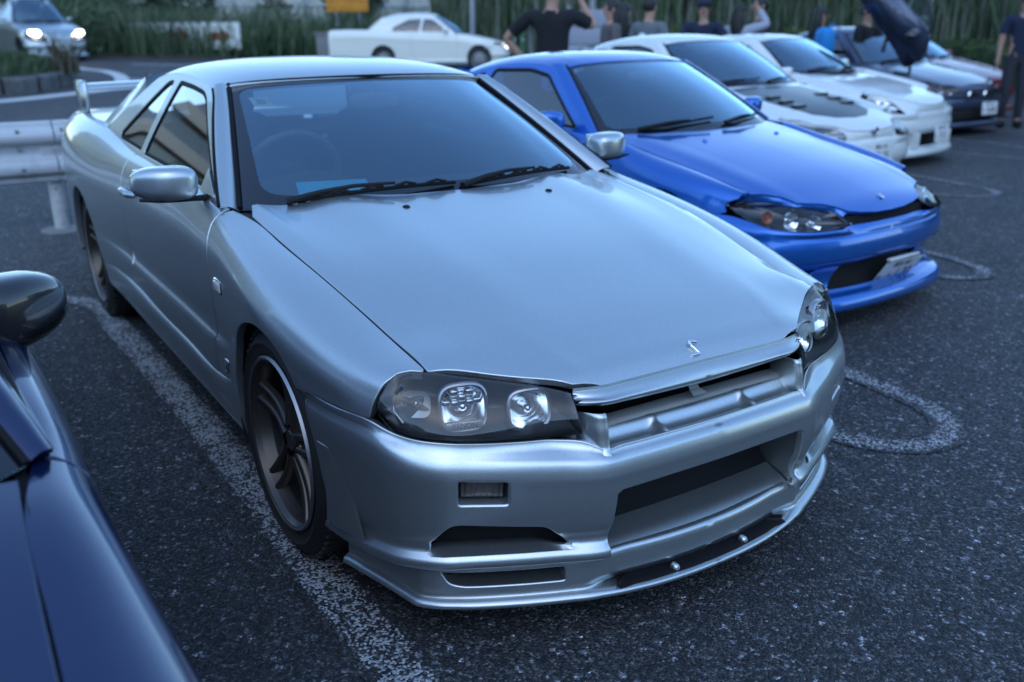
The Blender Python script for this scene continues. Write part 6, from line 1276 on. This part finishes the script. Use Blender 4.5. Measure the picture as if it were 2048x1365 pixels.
for y0, y1 in ((-9.0, -5.0), (-4.99, -.66), (-.65, 1.6)):
    q = MB(); sf = Surf([[(a*1.0-.04, y-0.0, z) for a, z in prof] for y in np.linspace(y0+.7, y1+.7, 4)], local=(True, True)); q.grid(sf.ev(*[a.ravel() for a in np.meshgrid(np.linspace(0, sf.us[-1], 6), np.linspace(0, sf.vs[-1], 60), indexing='ij')]).reshape(6, 60, 3)); up(q, 0, 1); q.build('beam', 'rail_white', gr)
for y in (-8.0, -4.0, .0, 2.0):
    q = MB(); q.tube([(-.10, y+.02, -.05), (-.10, y+.02, .70)], .050, 18); po = q.build('post', 'post_white', gr); q = MB(); q.box((-.06, y-.05, .42), (-.01, y+.09, .72), .008); q.build('bracket', 'post_white', po)
    q = MB(); q.lathe([(.15, .0), (.14, .012), (.08, .016), (.05, .016)], 20, 'z', c=(-.10, y+.02, 0)); q.build('concrete_collar', 'concrete', po)
for y in (-.48, -.18, .10, -4.2):
    for z in (.725, .60, .47): 
        q = MB(); q.lathe([(.0, .012), (.008, .011), (.013, .006), (.015, -.01)], 10, 'x', c=(.035 if z > .7 else (.0 if z == .6 else .05), y, z)); q.build('bolt', 'galvanised', gr)
# ------------------------------------------------------------------ apartment block the side window mirrors; unseen low building and trees added to darken reflections
mat('wall_beige', (.34, .30, .25), .85); mat('wall_grey', (.22, .23, .25), .85); mat('pane_dark', (.02, .025, .03), .1, Coat_Weight=1)
ab = thing('apartment_block', 'beige balconied apartment block beyond the left border, mirrored in the silver coupe side window', 'building', (-52, -23, 0), R(-68))
for k in range(6):
    z0 = 1.2+3.0*k; q = MB(); q.box((-13, -5, z0), (13, 5, z0+2.95)); q.build('storey', 'wall_grey', ab); q = MB(); q.box((-13.1, 5.0, z0), (13.1, 6.5, z0+1.15)); q.build('balcony', 'wall_beige', ab)
    for j in range(6): q = MB(); q.box((-12+4.2*j, 4.98, z0+1.1), (-9.4+4.2*j, 5.02, z0+2.7)); q.build('window', 'pane_dark', ab)
q = MB(); q.box((-13.5, -5.5, 19.2), (13.5, 6.5, 19.9)); q.build('roof', 'wall_beige', ab); q = MB(); q.box((-13, -5, -1), (13, 5, 1.2)); q.build('ground_storey', 'wall_grey', ab)

sb_ = thing('added_low_building', 'unseen low grey building added behind the viewer to darken the bumper reflections', 'building', (34, -6, 0), R(90))  # unseen block added to keep bright horizon sky out of the bumper
for k in range(2):
    q = MB(); q.box((-34, -4, 4.2*k), (34, 4, 4.2*k+4.15)); st_ = q.build('storey', 'wall_grey', sb_)
    for j in range(12): q = MB(); q.box((-32+5.4*j, 3.98, 4.2*k+1.0), (-28.6+5.4*j, 4.03, 4.2*k+3.2)); q.build('window', 'pane_dark', sb_)
q = MB(); q.box((-34.5, -4.5, 8.4), (34.5, 4.5, 9.0)); q.build('roof', 'wall_beige', sb_)
for k, (x, y, r_, h_) in enumerate(((-12, -21, 3.2, 4.2), (-4, -23, 3.6, 4.6), (5, -22, 3.3, 4.0), (14, -21, 3.4, 4.4))):
    shrub('added_tree', ('first of four unseen trees added beyond the left border to darken reflections', 'second of four unseen trees added beyond the left border, counted from the apartment block', 'third of four unseen trees added beyond the left border, counted from the apartment block', 'fourth unseen tree added beyond the left border, nearest the low grey building')[k], (x, y, 1.6), (r_, r_, h_*.72), 2600, 'dark_leaf', .26, 20+k, 'tree')  # unseen trees added to shade the horizon in the paint's reflections
# ------------------------------------------------------------------ people
mat('skin_tone', (.42, .24, .17), .6); mat('hair_black', (.012, .010, .010), .55); mat('cloth_black', (.010, .011, .014), .9); mat('cloth_navy', (.012, .018, .045), .9); mat('cloth_grey', (.13, .15, .16), .9); mat('cloth_taupe', (.11, .095, .10), .9); mat('cloth_pale', (.34, .36, .42), .9); mat('cloth_dark_jean', (.030, .032, .042), .9); mat('bag_blue', (.01, .24, .62), .6); mat('print_white', (.40, .43, .44), .8); mat('cap_navy', (.012, .016, .04), .8)
def skin_mesh(verts, edges, rad, root=0, sub=2):
    me = bpy.data.meshes.new('tmp'); me.from_pydata(verts, edges, []); o = bpy.data.objects.new('tmp', me); col.objects.link(o)
    md = o.modifiers.new('s', 'SKIN'); md.use_smooth_shade = True; md.branch_smoothing = .6
    for i, r in enumerate(rad): v = me.skin_vertices[0].data[i]; v.radius = r if isinstance(r, tuple) else (r, r); v.use_root = (i == root)
    sb = o.modifiers.new('u', 'SUBSURF'); sb.levels = sub; sb.render_levels = sub
    dg = bpy.context.evaluated_depsgraph_get(); ev = o.evaluated_get(dg); m2 = bpy.data.meshes.new_from_object(ev); q = MB(); q.add([v.co[:] for v in m2.vertices], [tuple(p.vertices) for p in m2.polygons], [v.normal[:] for v in m2.vertices]); bpy.data.objects.remove(o); bpy.data.meshes.remove(m2); return q
def person(label, pos, rz, h, shirt, pants, hair='short', armL=None, armR=None, head_turn=0., bag=None, cap=None, prnt=False, sleeves=.45, lean=0., legs=True):
    """faces local +x; arms given as (elbow, wrist) offsets from the shoulder"""
    th = thing('person', label, 'person', pos, R(rz), 'people standing behind the parked cars'); s = h/1.72
    aL = armL or ((.01, .06, -.29), (.04, .07, -.53)); aR = armR or ((.01, -.06, -.29), (.04, -.07, -.53))
    sh = {1: (lean*.0, .185, 1.43), -1: (lean*.0, -.185, 1.43)}
    P = [(0, 0, .95), (.01, 0, 1.10), (.0, 0, 1.32), (-.01, 0, 1.455), (.005, 0, 1.52)]; E_ = [(0, 1), (1, 2), (2, 3), (3, 4)]; Rr = [(.155, .115), (.135, .10), (.165, .115), (.075, .065), (.055, .055)]
    hd_ = len(P); P += [(.02, 0, 1.575), (.018, 0, 1.64), (.005, 0, 1.69)]; E_ += [(4, hd_), (hd_, hd_+1), (hd_+1, hd_+2)]; Rr += [(.068, .078), (.078, .095), (.060, .075)]
    hands = []
    for sd, (el, wr) in ((1, aL), (-1, aR)):
        a = np.array(sh[sd]); e_ = a+np.array(el); w_ = a+np.array(wr); dv = (w_-e_)/np.linalg.norm(w_-e_); k = len(P); P += [tuple(a), tuple(e_), tuple(w_), tuple(w_+dv*.075)]; E_ += [(2, k), (k, k+1), (k+1, k+2), (k+2, k+3)]; Rr += [.058, .042, .029, (.018, .036)]; hands.append((w_+dv*.085, dv, sd))
    for sd in (1, -1):
        k = len(P); P += [(0, .09*sd, .86), (.02, .10*sd, .49), (-.01, .105*sd, .09), (.06, .11*sd, .045), (.15, .115*sd, .03)]; E_ += [(0, k), (k, k+1), (k+1, k+2), (k+2, k+3), (k+3, k+4)]; Rr += [.085, .058, .042, .042, .032]
    q = skin_mesh(P, E_, Rr)
    for c, dv, sd in hands:                         # four fingers and a thumb, bent
        up_ = np.array((0, 0, 1.)); sidev = np.cross(dv, np.array((0, sd, 0.))); sidev = sidev/max(np.linalg.norm(sidev), 1e-3) if np.linalg.norm(sidev) > .1 else np.array((1., 0, 0)); cur = np.cross(sidev, dv)*-sd
        for j, ln in enumerate((.062, .074, .070, .055)):
            b0 = c+sidev*(.028-.018*j); q.tube([tuple(b0-dv*.02), tuple(b0+dv*ln*.45+cur*.006), tuple(b0+dv*ln*.8+cur*.02), tuple(b0+dv*ln*.95+cur*.035)], [.0095, .009, .008, .006], 6)
        b0 = c-dv*.05+sidev*.03; q.tube([tuple(b0), tuple(b0+sidev*.03+dv*.025), tuple(b0+sidev*.035+dv*.055)], [.012, .010, .007], 6)
    # face: nose, ears, brow and lips
    q.tube([(.105, 0, 1.655), (.118, 0, 1.635), (.122, 0, 1.618)], [.008, .012, .014], 6)
    for sd in (1, -1): q.merge(supere((0.005, .082*sd, 1.632), (.022, .009, .032), (1, 1), (6, 8)))
    T2 = Matrix.Scale(s, 4)
    hT = Matrix.Identity(4)
    q.xf(T2); body = q.build('body', 'skin_tone', th)
    for sd in (1, -1): e = supere((.100, .032*sd, 1.648), (.010, .012, .007), (1, 1), (6, 8)); e.xf(T2); e.build('eye', 'hair_black', th)
    e = supere((.098, 0, 1.585), (.012, .024, .007), (1, 1), (6, 8)); e.xf(T2); e.build('mouth', 'arrow_red', th)
    # clothes: the body's own surface, set off outwards, cut at neck, sleeves, waist and ankles
    bv = np.array(q.v); bn = np.array(q.n); bn /= np.maximum(np.linalg.norm(bn, axis=1, keepdims=True), 1e-9); PP = np.array(P)*s
    def dseg(a, b):
        ab = b-a; t = np.clip(((bv-a) @ ab)/max(ab @ ab, 1e-9), 0, 1); return np.linalg.norm(bv-a-t[:, None]*ab, axis=1), t
    segs = [(e, *dseg(PP[e[0]], PP[e[1]])) for e in E_]; ids = np.argmin(np.array([sg_[1] for sg_ in segs]), axis=0); tt = np.array([sg_[2] for sg_ in segs])[ids, np.arange(len(bv))]
    top = np.zeros(len(bv), bool); leg = np.zeros(len(bv), bool); k0 = hd_+3
    for n_, e in enumerate(E_):
        on = ids == n_
        if e in ((0, 1), (1, 2), (2, 3)): top |= on & (bv[:, 2] > .93*s) & (bv[:, 2] < 1.475*s)
        elif e[0] == 2: top |= on
        elif e[0] >= k0 and e[1] < k0+8:
            j = (e[0]-k0) % 4
            if j == 0: top |= on & (tt < (sleeves*1.5 if sleeves <= 1 else 2))
            elif j == 1 and sleeves > 1: top |= on & (tt < .95)
        if e[0] == 0 and e[1] >= k0+8 or (e[0] >= k0+8 and (e[0]-k0-8) % 5 < 2): leg |= on
    leg |= (bv[:, 2] < 1.0*s) & (ids == 0); top |= (bv[:, 2] >= .93*s) & np.isin(ids, [i for i, e in enumerate(E_) if e[0] == 0 and e[1] >= k0+8])
    def cloth(mask, off, name, mt_):
        F_ = [f for f in q.f if all(mask[i] for i in f)]; used = sorted({i for f in F_ for i in f}); mp_ = {i: k for k, i in enumerate(used)}; c_ = MB()
        if used: c_.add(bv[used]+bn[used]*off*s, [tuple(mp_[i] for i in f) for f in F_], bn[used]); 
        return c_.build(name, mt_, th)
    so = cloth(top, .017, 'shirt', shirt)
    if prnt:
        pq = MB(); pq.grid([[(.135*math.cos(a)*1.0-.01, .205*math.sin(a), z) for a in np.linspace(1.15, 1.95, 7)] for z in np.linspace(1.02, 1.36, 6)]); pq.xf(T2); pq.build('printed_panel', 'print_white', so)
    cloth(leg, .012, 'trousers', pants)
    if legs:
        for sd in (1, -1): q = supere((.065, .11*sd, .045), (.135, .052, .048), (.6, .7), (8, 12)); q.xf(T2); q.build('shoe', 'cloth_black', th)
    # hair
    q = supere((-.004, 0, 1.662), (.108, .090, .088), (.9, .9), (12, 18)); q.v = [(min(x, .075), y, max(z, 1.615 if x > .02 else 1.575)) for x, y, z in q.v]
    if hair == 'long': q.merge(supere((-.055, 0, 1.50), (.065, .10, .21), (.8, .8), (12, 16)))
    q.n = [(0, 0, 0)]*len(q.v) if False else q.n; q.xf(T2); q.build('hair', 'hair_black', th)
    if cap: q = supere((.0, 0, 1.70), (.115, .095, .062), (.8, .9), (10, 16)); q.merge(supere((.12, 0, 1.685), (.07, .07, .010), (.7, .9), (6, 12))); q.xf(T2); q.build('cap', cap, th)
    return th
def look(x, y): return math.degrees(math.atan2(-1.5-y, 2.2-x))       # heading that faces the viewer
def at_(x, y): return (x, y, float(hz(x)))
person('large man in black T-shirt with hand on hip seen behind the blue coupe roof', at_(-5.15, 3.72), look(-5.15, 3.72)+165, 1.80, 'cloth_black', 'cloth_dark_jean', armL=((-.02, .25, -.20), (.06, .06, -.42)), armR=((.16, -.16, -.10), (.28, -.02, .10)), prnt=True, sleeves=.5)
person('person with dark hair in taupe top left of the grey T-shirt', at_(-7.3, 6.15), look(-7.3, 6.15)-70, 1.68, 'cloth_taupe', 'cloth_dark_jean', hair='long', sleeves=.5)
person('dark long-haired person half hidden between the taupe top and the grey T-shirt', at_(-7.9, 6.85), look(-7.9, 6.85)+150, 1.66, 'cloth_black', 'cloth_dark_jean', hair='long', sleeves=2)
person('man in loose grey T-shirt turned away behind the white coupe roof fin', at_(-6.7, 6.25), look(-6.7, 6.25)+150, 1.70, 'cloth_grey', 'cloth_dark_jean', sleeves=.6)
person('man in dark cap and navy jacket facing the cars', at_(-7.1, 7.53), look(-7.1, 7.53), 1.70, 'cloth_navy', 'cloth_black', sleeves=2, cap='cap_navy', armL=((.05, .16, -.25), (.16, .06, -.42)), armR=((.05, -.16, -.25), (.16, -.06, -.42)))
person('woman in pale grey sweatshirt raising one arm to her head', at_(-6.85, 7.93), look(-6.85, 7.93)+160, 1.64, 'cloth_pale', 'cloth_dark_jean', hair='long', sleeves=2, armR=((.06, -.20, .05), (.10, -.06, .24)), armL=((.0, .14, -.26), (.10, .02, -.40)))
person('man in black T-shirt just right of the pale sweatshirt', at_(-7.1, 8.58), look(-7.1, 8.58)-60, 1.74, 'cloth_black', 'cloth_dark_jean', sleeves=.5)
person('woman with long dark hair carrying a bright blue bag on her back', at_(-6.95, 9.65), look(-6.95, 9.65)+120, 1.62, 'cloth_black', 'cloth_dark_jean', hair='long', sleeves=2)
q = supere((0, 0, 0), (.11, .15, .20), (.6, .6), (14, 18)); bgp = thing('backpack', 'bright blue bag on the back of the long-haired woman', 'bag', (-6.72, 9.50, 1.18), R(look(-6.95, 9.65)+120)); q.build('bag_body', 'bag_blue', bgp)
q = MB(); q.tube([(.08, .09, .16), (.16, .10, .24), (.26, .10, .20), (.30, .10, .0)], .012, 6); q.build('strap', 'bag_blue', bgp)
person('man in black leaning behind the raised door of the dark coupe', at_(-6.7, 10.35), look(-6.7, 10.35)+60, 1.66, 'cloth_black', 'cloth_black', sleeves=.5, armL=((.14, .10, -.22), (.30, .02, -.10)))
person('man in navy T-shirt and dark trousers standing at the right edge', at_(-5.3, 11.95), look(-5.3, 11.95)+12, 1.80, 'cloth_navy', 'cloth_dark_jean', sleeves=.5)
# ------------------------------------------------------------------ further cars of the row, the near one at the left, the two on the road
import copy
def spec(base, **k):
    s = copy.deepcopy(base); s.update(k); return s
def warp(s, fx=lambda x: x, fy=1., fz=lambda x, z: z):
    """restyle a table of measures: new lengths, widths and heights"""
    s = copy.deepcopy(s); g3 = lambda p: (fx(p[0]), p[1]*fy, fz(p[0], p[2]))
    s['st'] = [(fx(x), ys*fy, fz(x, zs), wm*fy) for x, ys, zs, wm in s['st']]
    s['hseam'] = ([fx(x) for x in s['hseam'][0]], [fz(x, z) for x, z in zip(*s['hseam'])]); s['hx'], s['hz'] = [fx(x) for x in s['hx']], [fz(x, z) for x, z in zip(s['hx'], s['hz'])]
    for k in ('hood_front', 'cowl'): s[k] = [(fx(a), b*fy) for a, b in s[k]]
    for k in ('hl_u', 'hl_l', 'wsb', 'wst'): s[k] = [g3(p) for p in s[k]]
    for k in ('cr', 'tp'): s[k] = [(y*fy, fx(x), fz(x, z)) for y, x, z in s[k]]
    for k in ('fr', 'fender_front'): s[k] = [(fx(a), fz(a, b)) for a, b in s[k]]
    s['wins'] = [[(fx(a), fz(a, b)) for a, b in w_] for w_ in s['wins']]; s['roof'] = [(fx(a), fz(a, b), fx(c), fz(c, d)) for a, b, c, d in s['roof']]
    w0, z0, k1, k2 = s['gw']; s['gw'] = (w0*fy, fz(-1., z0), k1, k2); s['deck'] = (fx(s['deck'][0]), fz(s['deck'][0], s['deck'][1]), s['deck'][2]*fy); s['mir'] = (fx(s['mir'][0]), s['mir'][1]*fy, fz(s['mir'][0], s['mir'][2])); s['wy'] *= fy; s['sill'] *= fy; s['fseam'] = (s['fseam'][0], s['fseam'][1]*fy, s['fseam'][2]); return s
zl = lambda d, top: (lambda x, z: z+(d if z > .42 else 0)*min(1, (z-.42)/.12 if z > .42 else 0)+(top*max(0, (z-.85))/.35))
# white coupe with the black vented hood panel
W1 = warp(BL, fx=lambda x: x*1.05 if x > 0 else x, fy=1.035, fz=zl(.055, .02)); W1.update(label='white coupe with black vented panel on its hood, next to the blue coupe', pos=(-3.212, 4.888), rz=3.3, paint='white_paint', wheel='five', wmat='wheel_black', detail=0, mirpaint='white_paint', hl_mat='satin_metal', closed=1, mouth=[(0, .19), (.34, .19), (.38, .30), (0, .31)], bulge=.016)
C1 = make_car(W1); c1 = C1['car']; hd = C1['hd']; hx_ = lambda *p: [tuple(q) for q in hd.inv(p, ax=(0, 1))]
pa_ = hx_((.60, 0), (.57, -.20), (.46, -.37), (.20, -.46), (-.15, -.50), (-.30, -.46), (-.30, -.2), (-.29, 0)); q = MB(); fl_ = 1 if hd.nor(np.array([.5]), np.array([.1]))[0][2] > 0 else -1
panel(q, hd, [(a, max(b, 0)) for a, b in pa_], step=.04, flip=fl_, rad=.002, depth=.003, off=.003); q.mirror(); vp = q.build('vented_panel', 'carbon', C1['hood'])
for s_ in (-1, 1):
    for k in range(3):
        q = MB(); x0 = .02+.13*k; p0 = hd.ev(*np.array(hx_((x0, -.20))).T)[0]; q.box((x0-.02, s_*.32-.08, p0[2]-.012), (x0+.03, s_*.32+.07, p0[2]+.012), .006); q.build('vent_louvre', 'gloss_black', vp)
q = MB(); q.lathe([(.030, .004), (.036, .0), (.028, -.002), (.0, -.001)], 24, 'x', c=(.800, 0, .60)); q.build('round_emblem', 'chrome', c1)
number_plate(c1, (.865, 0, .43), (0, 1, 0), (-.02, 0, 1), '横浜 330', 'ふ', '86-01')
q = MB(); q.box((-1.95, -.012, 1.235), (-1.75, .012, 1.26), .005); q.flat([(-1.72, 0, 1.25), (-1.95, 0, 1.24), (-1.93, 0, 1.33), (-1.88, 0, 1.335)], [(0, 1, 2, 3)]); q.build('roof_fin', 'white_paint', c1)
# white rear-engined style coupe: low nose, raised oval lamps
W2 = warp(BL, fx=lambda x: x*1.0, fy=1.05, fz=zl(.065, .0)); W2.update(label='white low-nosed sports car with raised oval headlights, third from the silver coupe', pos=(-4.351, 7.383), rz=9.7, paint='white_paint', wheel='five', wmat='wheel_silver', detail=0, hl_mat='reflector', crease=.55, crown=.1, bulge=.035, closed=.53)
W2['hz'] = [z-.02*(x < .6) for x, z in zip(W2['hx'], W2['hz'])]; W2['openings'] = [[(.40, .34), (.40, .24), (.50, .20), (.62, .22), (.62, .31), (.56, .345)]]; W2['mouth'] = [(0, .20), (.30, .20), (.28, .335), (0, .34)]
W2['hl_u'] = [(.60, .50, .600), (.56, .50, .635), (.50, .52, .665), (.44, .55, .680), (.38, .60, .680), (.345, .66, .665), (.345, .70, .64)]; W2['hl_l'] = [(.61, .53, .575), (.60, .60, .565), (.56, .655, .565), (.50, .69, .575), (.44, .715, .59), (.38, .725, .61), (.35, .715, .635)]; W2['hl_b'] = 2.2; W2['hood_front'] = [(.742, 0), (.736, .15), (.712, .28), (.665, .38), (.60, .455), (.52, .485), (.44, .52), (.375, .585), (.345, .64)]; W2['nose'] = (4, 0); W2['fender_top'] = .33; W2['fender_front'] = [(.325, .70), (.322, .66), (.33, .62), (.33, .58)]
C2 = make_car(W2); c2 = C2['car']
q = MB(); q.lathe([(.0, .002), (.028, .003), (.034, .0)], 18, 'z'); q.xf(Matrix.Translation((.672, 0, .655)) @ Matrix.Rotation(R(38), 4, 'Y')); q.build('hood_crest', 'satin_metal', c2)
number_plate(c2, (.865, 0, .335), (0, 1, 0), (-.08, 0, 1), '横浜 330', 'ゆ', '9 11')
for s_ in (-1, 1): q = MB(); q.box((.70, s_*.36-.012, .20), (.80, s_*.36+.012, .35), .006); q.build('intake_strut', 'white_paint', C2['bumper'])
# dark coupe with a raised wing door
W3 = warp(BL, fx=lambda x: x*1.02, fy=1.08, fz=zl(.05, .08)); W3.update(label='dark blue-grey coupe with its wing door raised and a twin grille', pos=(-5.727, 10.583), rz=-1.8, paint='steel_paint', wheel='multi', wmat='wheel_black', detail=0, hl_mat='gloss_black', hoodpaint='steel_paint', closed=1, mouth=[(0, .19), (.42, .19), (.46, .33), (0, .34)])
C3 = make_car(W3); c3 = C3['car']
number_plate(c3, (.93, .015, .36), (0, 1, 0), (-.06, 0, 1), '横浜 300', 'な', '18-88')
for s_ in (-1, 1):
    q = MB(); y0 = .17*s_; P = rounded([(y0-.13, .50), (y0+.13, .50), (y0+.15, .57), (y0-.10, .58)], .03, 4); q.add([(.79, a, b_) for a, b_ in P]+[(.805, y0+(a-y0)*.88, .54+(b_-.54)*.8) for a, b_ in P], [(i, (i+1) % len(P), len(P)+(i+1) % len(P), len(P)+i) for i in range(len(P))]); kd = q.build('grille_frame', 'chrome', c3)
    q = MB(); q.add([(.80, y0+(a-y0)*.9, .54+(b_-.54)*.85) for a, b_ in P], [tuple(range(len(P)))]); q.build('grille_mesh', 'dark_cavity', kd)
    q = MB(); q.tube([(.70, s_*.46, .56), (.66, s_*.56, .585), (.60, s_*.66, .60)], .008, 6); q.build('running_light', 'lamp_yellow' if 'lamp_yellow' in M else 'amber', c3)
q = MB(); q.box((.72, -.6, .21), (.775, .6, .33), .01); q.build('lower_grille', 'dark_cavity', c3)
# the raised door: leaning slab with window, hinge and mirror
dl = bpy.data.objects.new('raised_door', None); col.objects.link(dl); dl.parent = c3
mtx = Matrix.Translation((.12, -.80, .84)) @ Matrix.Rotation(R(18), 4, 'X') @ Matrix.Rotation(R(52), 4, 'Y')
P = [(0, 0, .0), (-.28, 0, .06), (-1.22, 0, .10), (-1.34, 0, .25), (-1.26, 0, .56), (-.10, 0, .62), (.08, 0, .34)]
bm = bmesh.new(); a = [bm.verts.new((x, .0, z)) for x, y, z in P]; b = [bm.verts.new((x, .10, z)) for x, y, z in P]; bm.faces.new(a); bm.faces.new(b[::-1])
for i in range(len(P)): bm.faces.new((a[i], b[i], b[(i+1) % len(P)], a[(i+1) % len(P)]))
bmesh.ops.recalc_face_normals(bm, faces=bm.faces); bmesh.ops.bevel(bm, geom=bm.edges[:], offset=.03, segments=3, affect='EDGES'); q = MB().bm(bm); q.xf(mtx); q.build('door_skin', 'steel_paint', dl)
P = [(-.10, .03, .64), (-1.18, .03, .58), (-1.05, .10, .92), (-.55, .12, .96)]; q = MB(); q.flat(P, [(0, 1, 2, 3)]); q.xf(mtx); q.build('door_window', 'side_glass', dl)
q = MB(); q.tube([P[0], P[3], P[2], P[1]], .018, 6); q.xf(mtx); q.build('window_frame', 'gloss_black', dl)
q = supere((0, 0, 0), (.06, .10, .055), (.6, .7), (12, 16)); q.xf(mtx @ Matrix.Translation((-.22, -.12, .55))); q.build('door_mirror', 'gloss_black', dl)
q = MB(); q.tube([mtx @ Vector((.0, .05, .12)), mtx @ Vector((.10, .06, .0)), (.02, -.80, .80), (-.15, -.78, .70)], .025, 8); q.build('hinge_arm', 'gloss_black', dl)
# red car beyond
W4 = warp(BL, fx=lambda x: x*1.0, fy=1.0, fz=zl(.04, .0)); W4.update(label='red car parked beyond the dark coupe with one headlight lit', pos=(-6.9, 13.0), rz=-4, paint='red_paint', detail=0, wheel='five', closed=1)
C4 = make_car(W4)
mat('lamp_lit', (1, 1, 1), .3); b_ = M['lamp_lit'].node_tree.nodes['Principled BSDF']; b_.inputs['Emission Color'].default_value = (1, .97, .88, 1); b_.inputs['Emission Strength'].default_value = 6
def lit(parent, c, r, name='lit_lamp'):
    q = supere((0, 0, 0), (r*.5, r, r*.8), (.9, .9), (8, 12)); q.xf(Matrix.Translation(c)); return q.build(name, 'lamp_lit', parent)
lit(C4['car'], (.60, -.56, .60), .06)
# near car at the left border: dark blue flank and black mirror
W5 = warp(BL, fx=lambda x: x, fy=1.045, fz=zl(-.065, .0)); W5.update(label='dark blue glossy car at the near left border with a black door mirror', pos=(1.40, -2.17), rz=1.5, sh=(.40, .76), shz=(.050, .125), paint='navy_paint', wheel='five', wmat='wheel_black', mirpaint='gloss_black', mir=(-1.20, .785, .835), mirs=1.45, bulge=-.010)
C5 = make_car(W5)
# white sedan and silver hatchback on the road
W6 = warp(BL, fx=lambda x: x*1.08, fy=1.02, fz=zl(.08, .10)); W6.update(label='white four-door sedan driving past behind the cars with its headlights on', pos=(-20.15, 11.95), rz=57.5, z=float(hz(-20.5))+.0, paint='cream_paint', detail=0, wheel='multi', wmat='wheel_silver', road=1, group=None, closed=1)
W6['fr'] = [(x if x > -1.6 else x-.35*min(1, (-1.6-x)/.3), z) for x, z in W6['fr']]; W6['roof'] = [(a if a > -1.6 else a-.35*min(1, (-1.6-a)/.3), b, c if c > -1.6 else c-.35*min(1, (-1.6-c)/.3), d) for a, b, c, d in W6['roof']]; W6['deck'] = (-3.0, 1.0, .68)
W6['wins'] = [[(-.78, .96), (-1.22, 1.27), (-1.45, 1.285), (-1.52, .97)], [(-1.58, .97), (-1.51, 1.285), (-1.85, 1.27), (-2.25, 1.08), (-2.30, .985)]]
W6['st'] = [(x, ys, zs, wm) for x, ys, zs, wm in W6['st'][:-1]]+[(-3.9, .70, 1.0, .80)]
C6 = make_car(W6)
for s_ in (-1, 1): lit(C6['car'], (.74, s_*.52, .59), .055); lit(C6['car'], (.76, s_*.40, .585), .05)
person('driver in dark clothes seated at the open window of the white sedan', (-20.15+math.cos(R(57.5))*-1.22+math.sin(R(57.5))*.36, 11.95+math.sin(R(57.5))*-1.22-math.cos(R(57.5))*.36, float(hz(-20.5))-.50), 57.5, 1.70, 'cloth_black', 'cloth_black', sleeves=2)['group'] = 'people in moving cars'
W7 = warp(BL, fx=lambda x: x*1.0, fy=1.04, fz=lambda x, z: z*1.0+(.16 if z > .5 else 0)*min(1, (z-.5)/.15 if z > .5 else 0)+.55*max(0, z-.86)/.35*.55); W7.update(label='silver hatchback driving at the far left with bright headlights', pos=(-27.6, 2.35), rz=12, z=float(hz(-28.5)), paint='silver_paint', detail=0, wheel='multi', wmat='wheel_black', road=1, group=None, closed=1, mouth=[(0, .22), (.36, .22), (.42, .40), (0, .42)])
C7 = make_car(W7)
for s_ in (-1, 1): lit(C7['car'], (.62, s_*.56, .72), .10); lit(C7['car'], (.52, s_*.66, .74), .08)
number_plate(C7['car'], (.80, 0, .36), (0, 1, 0), (-.05, 0, 1), '横浜 530', 'さ', '30-57')
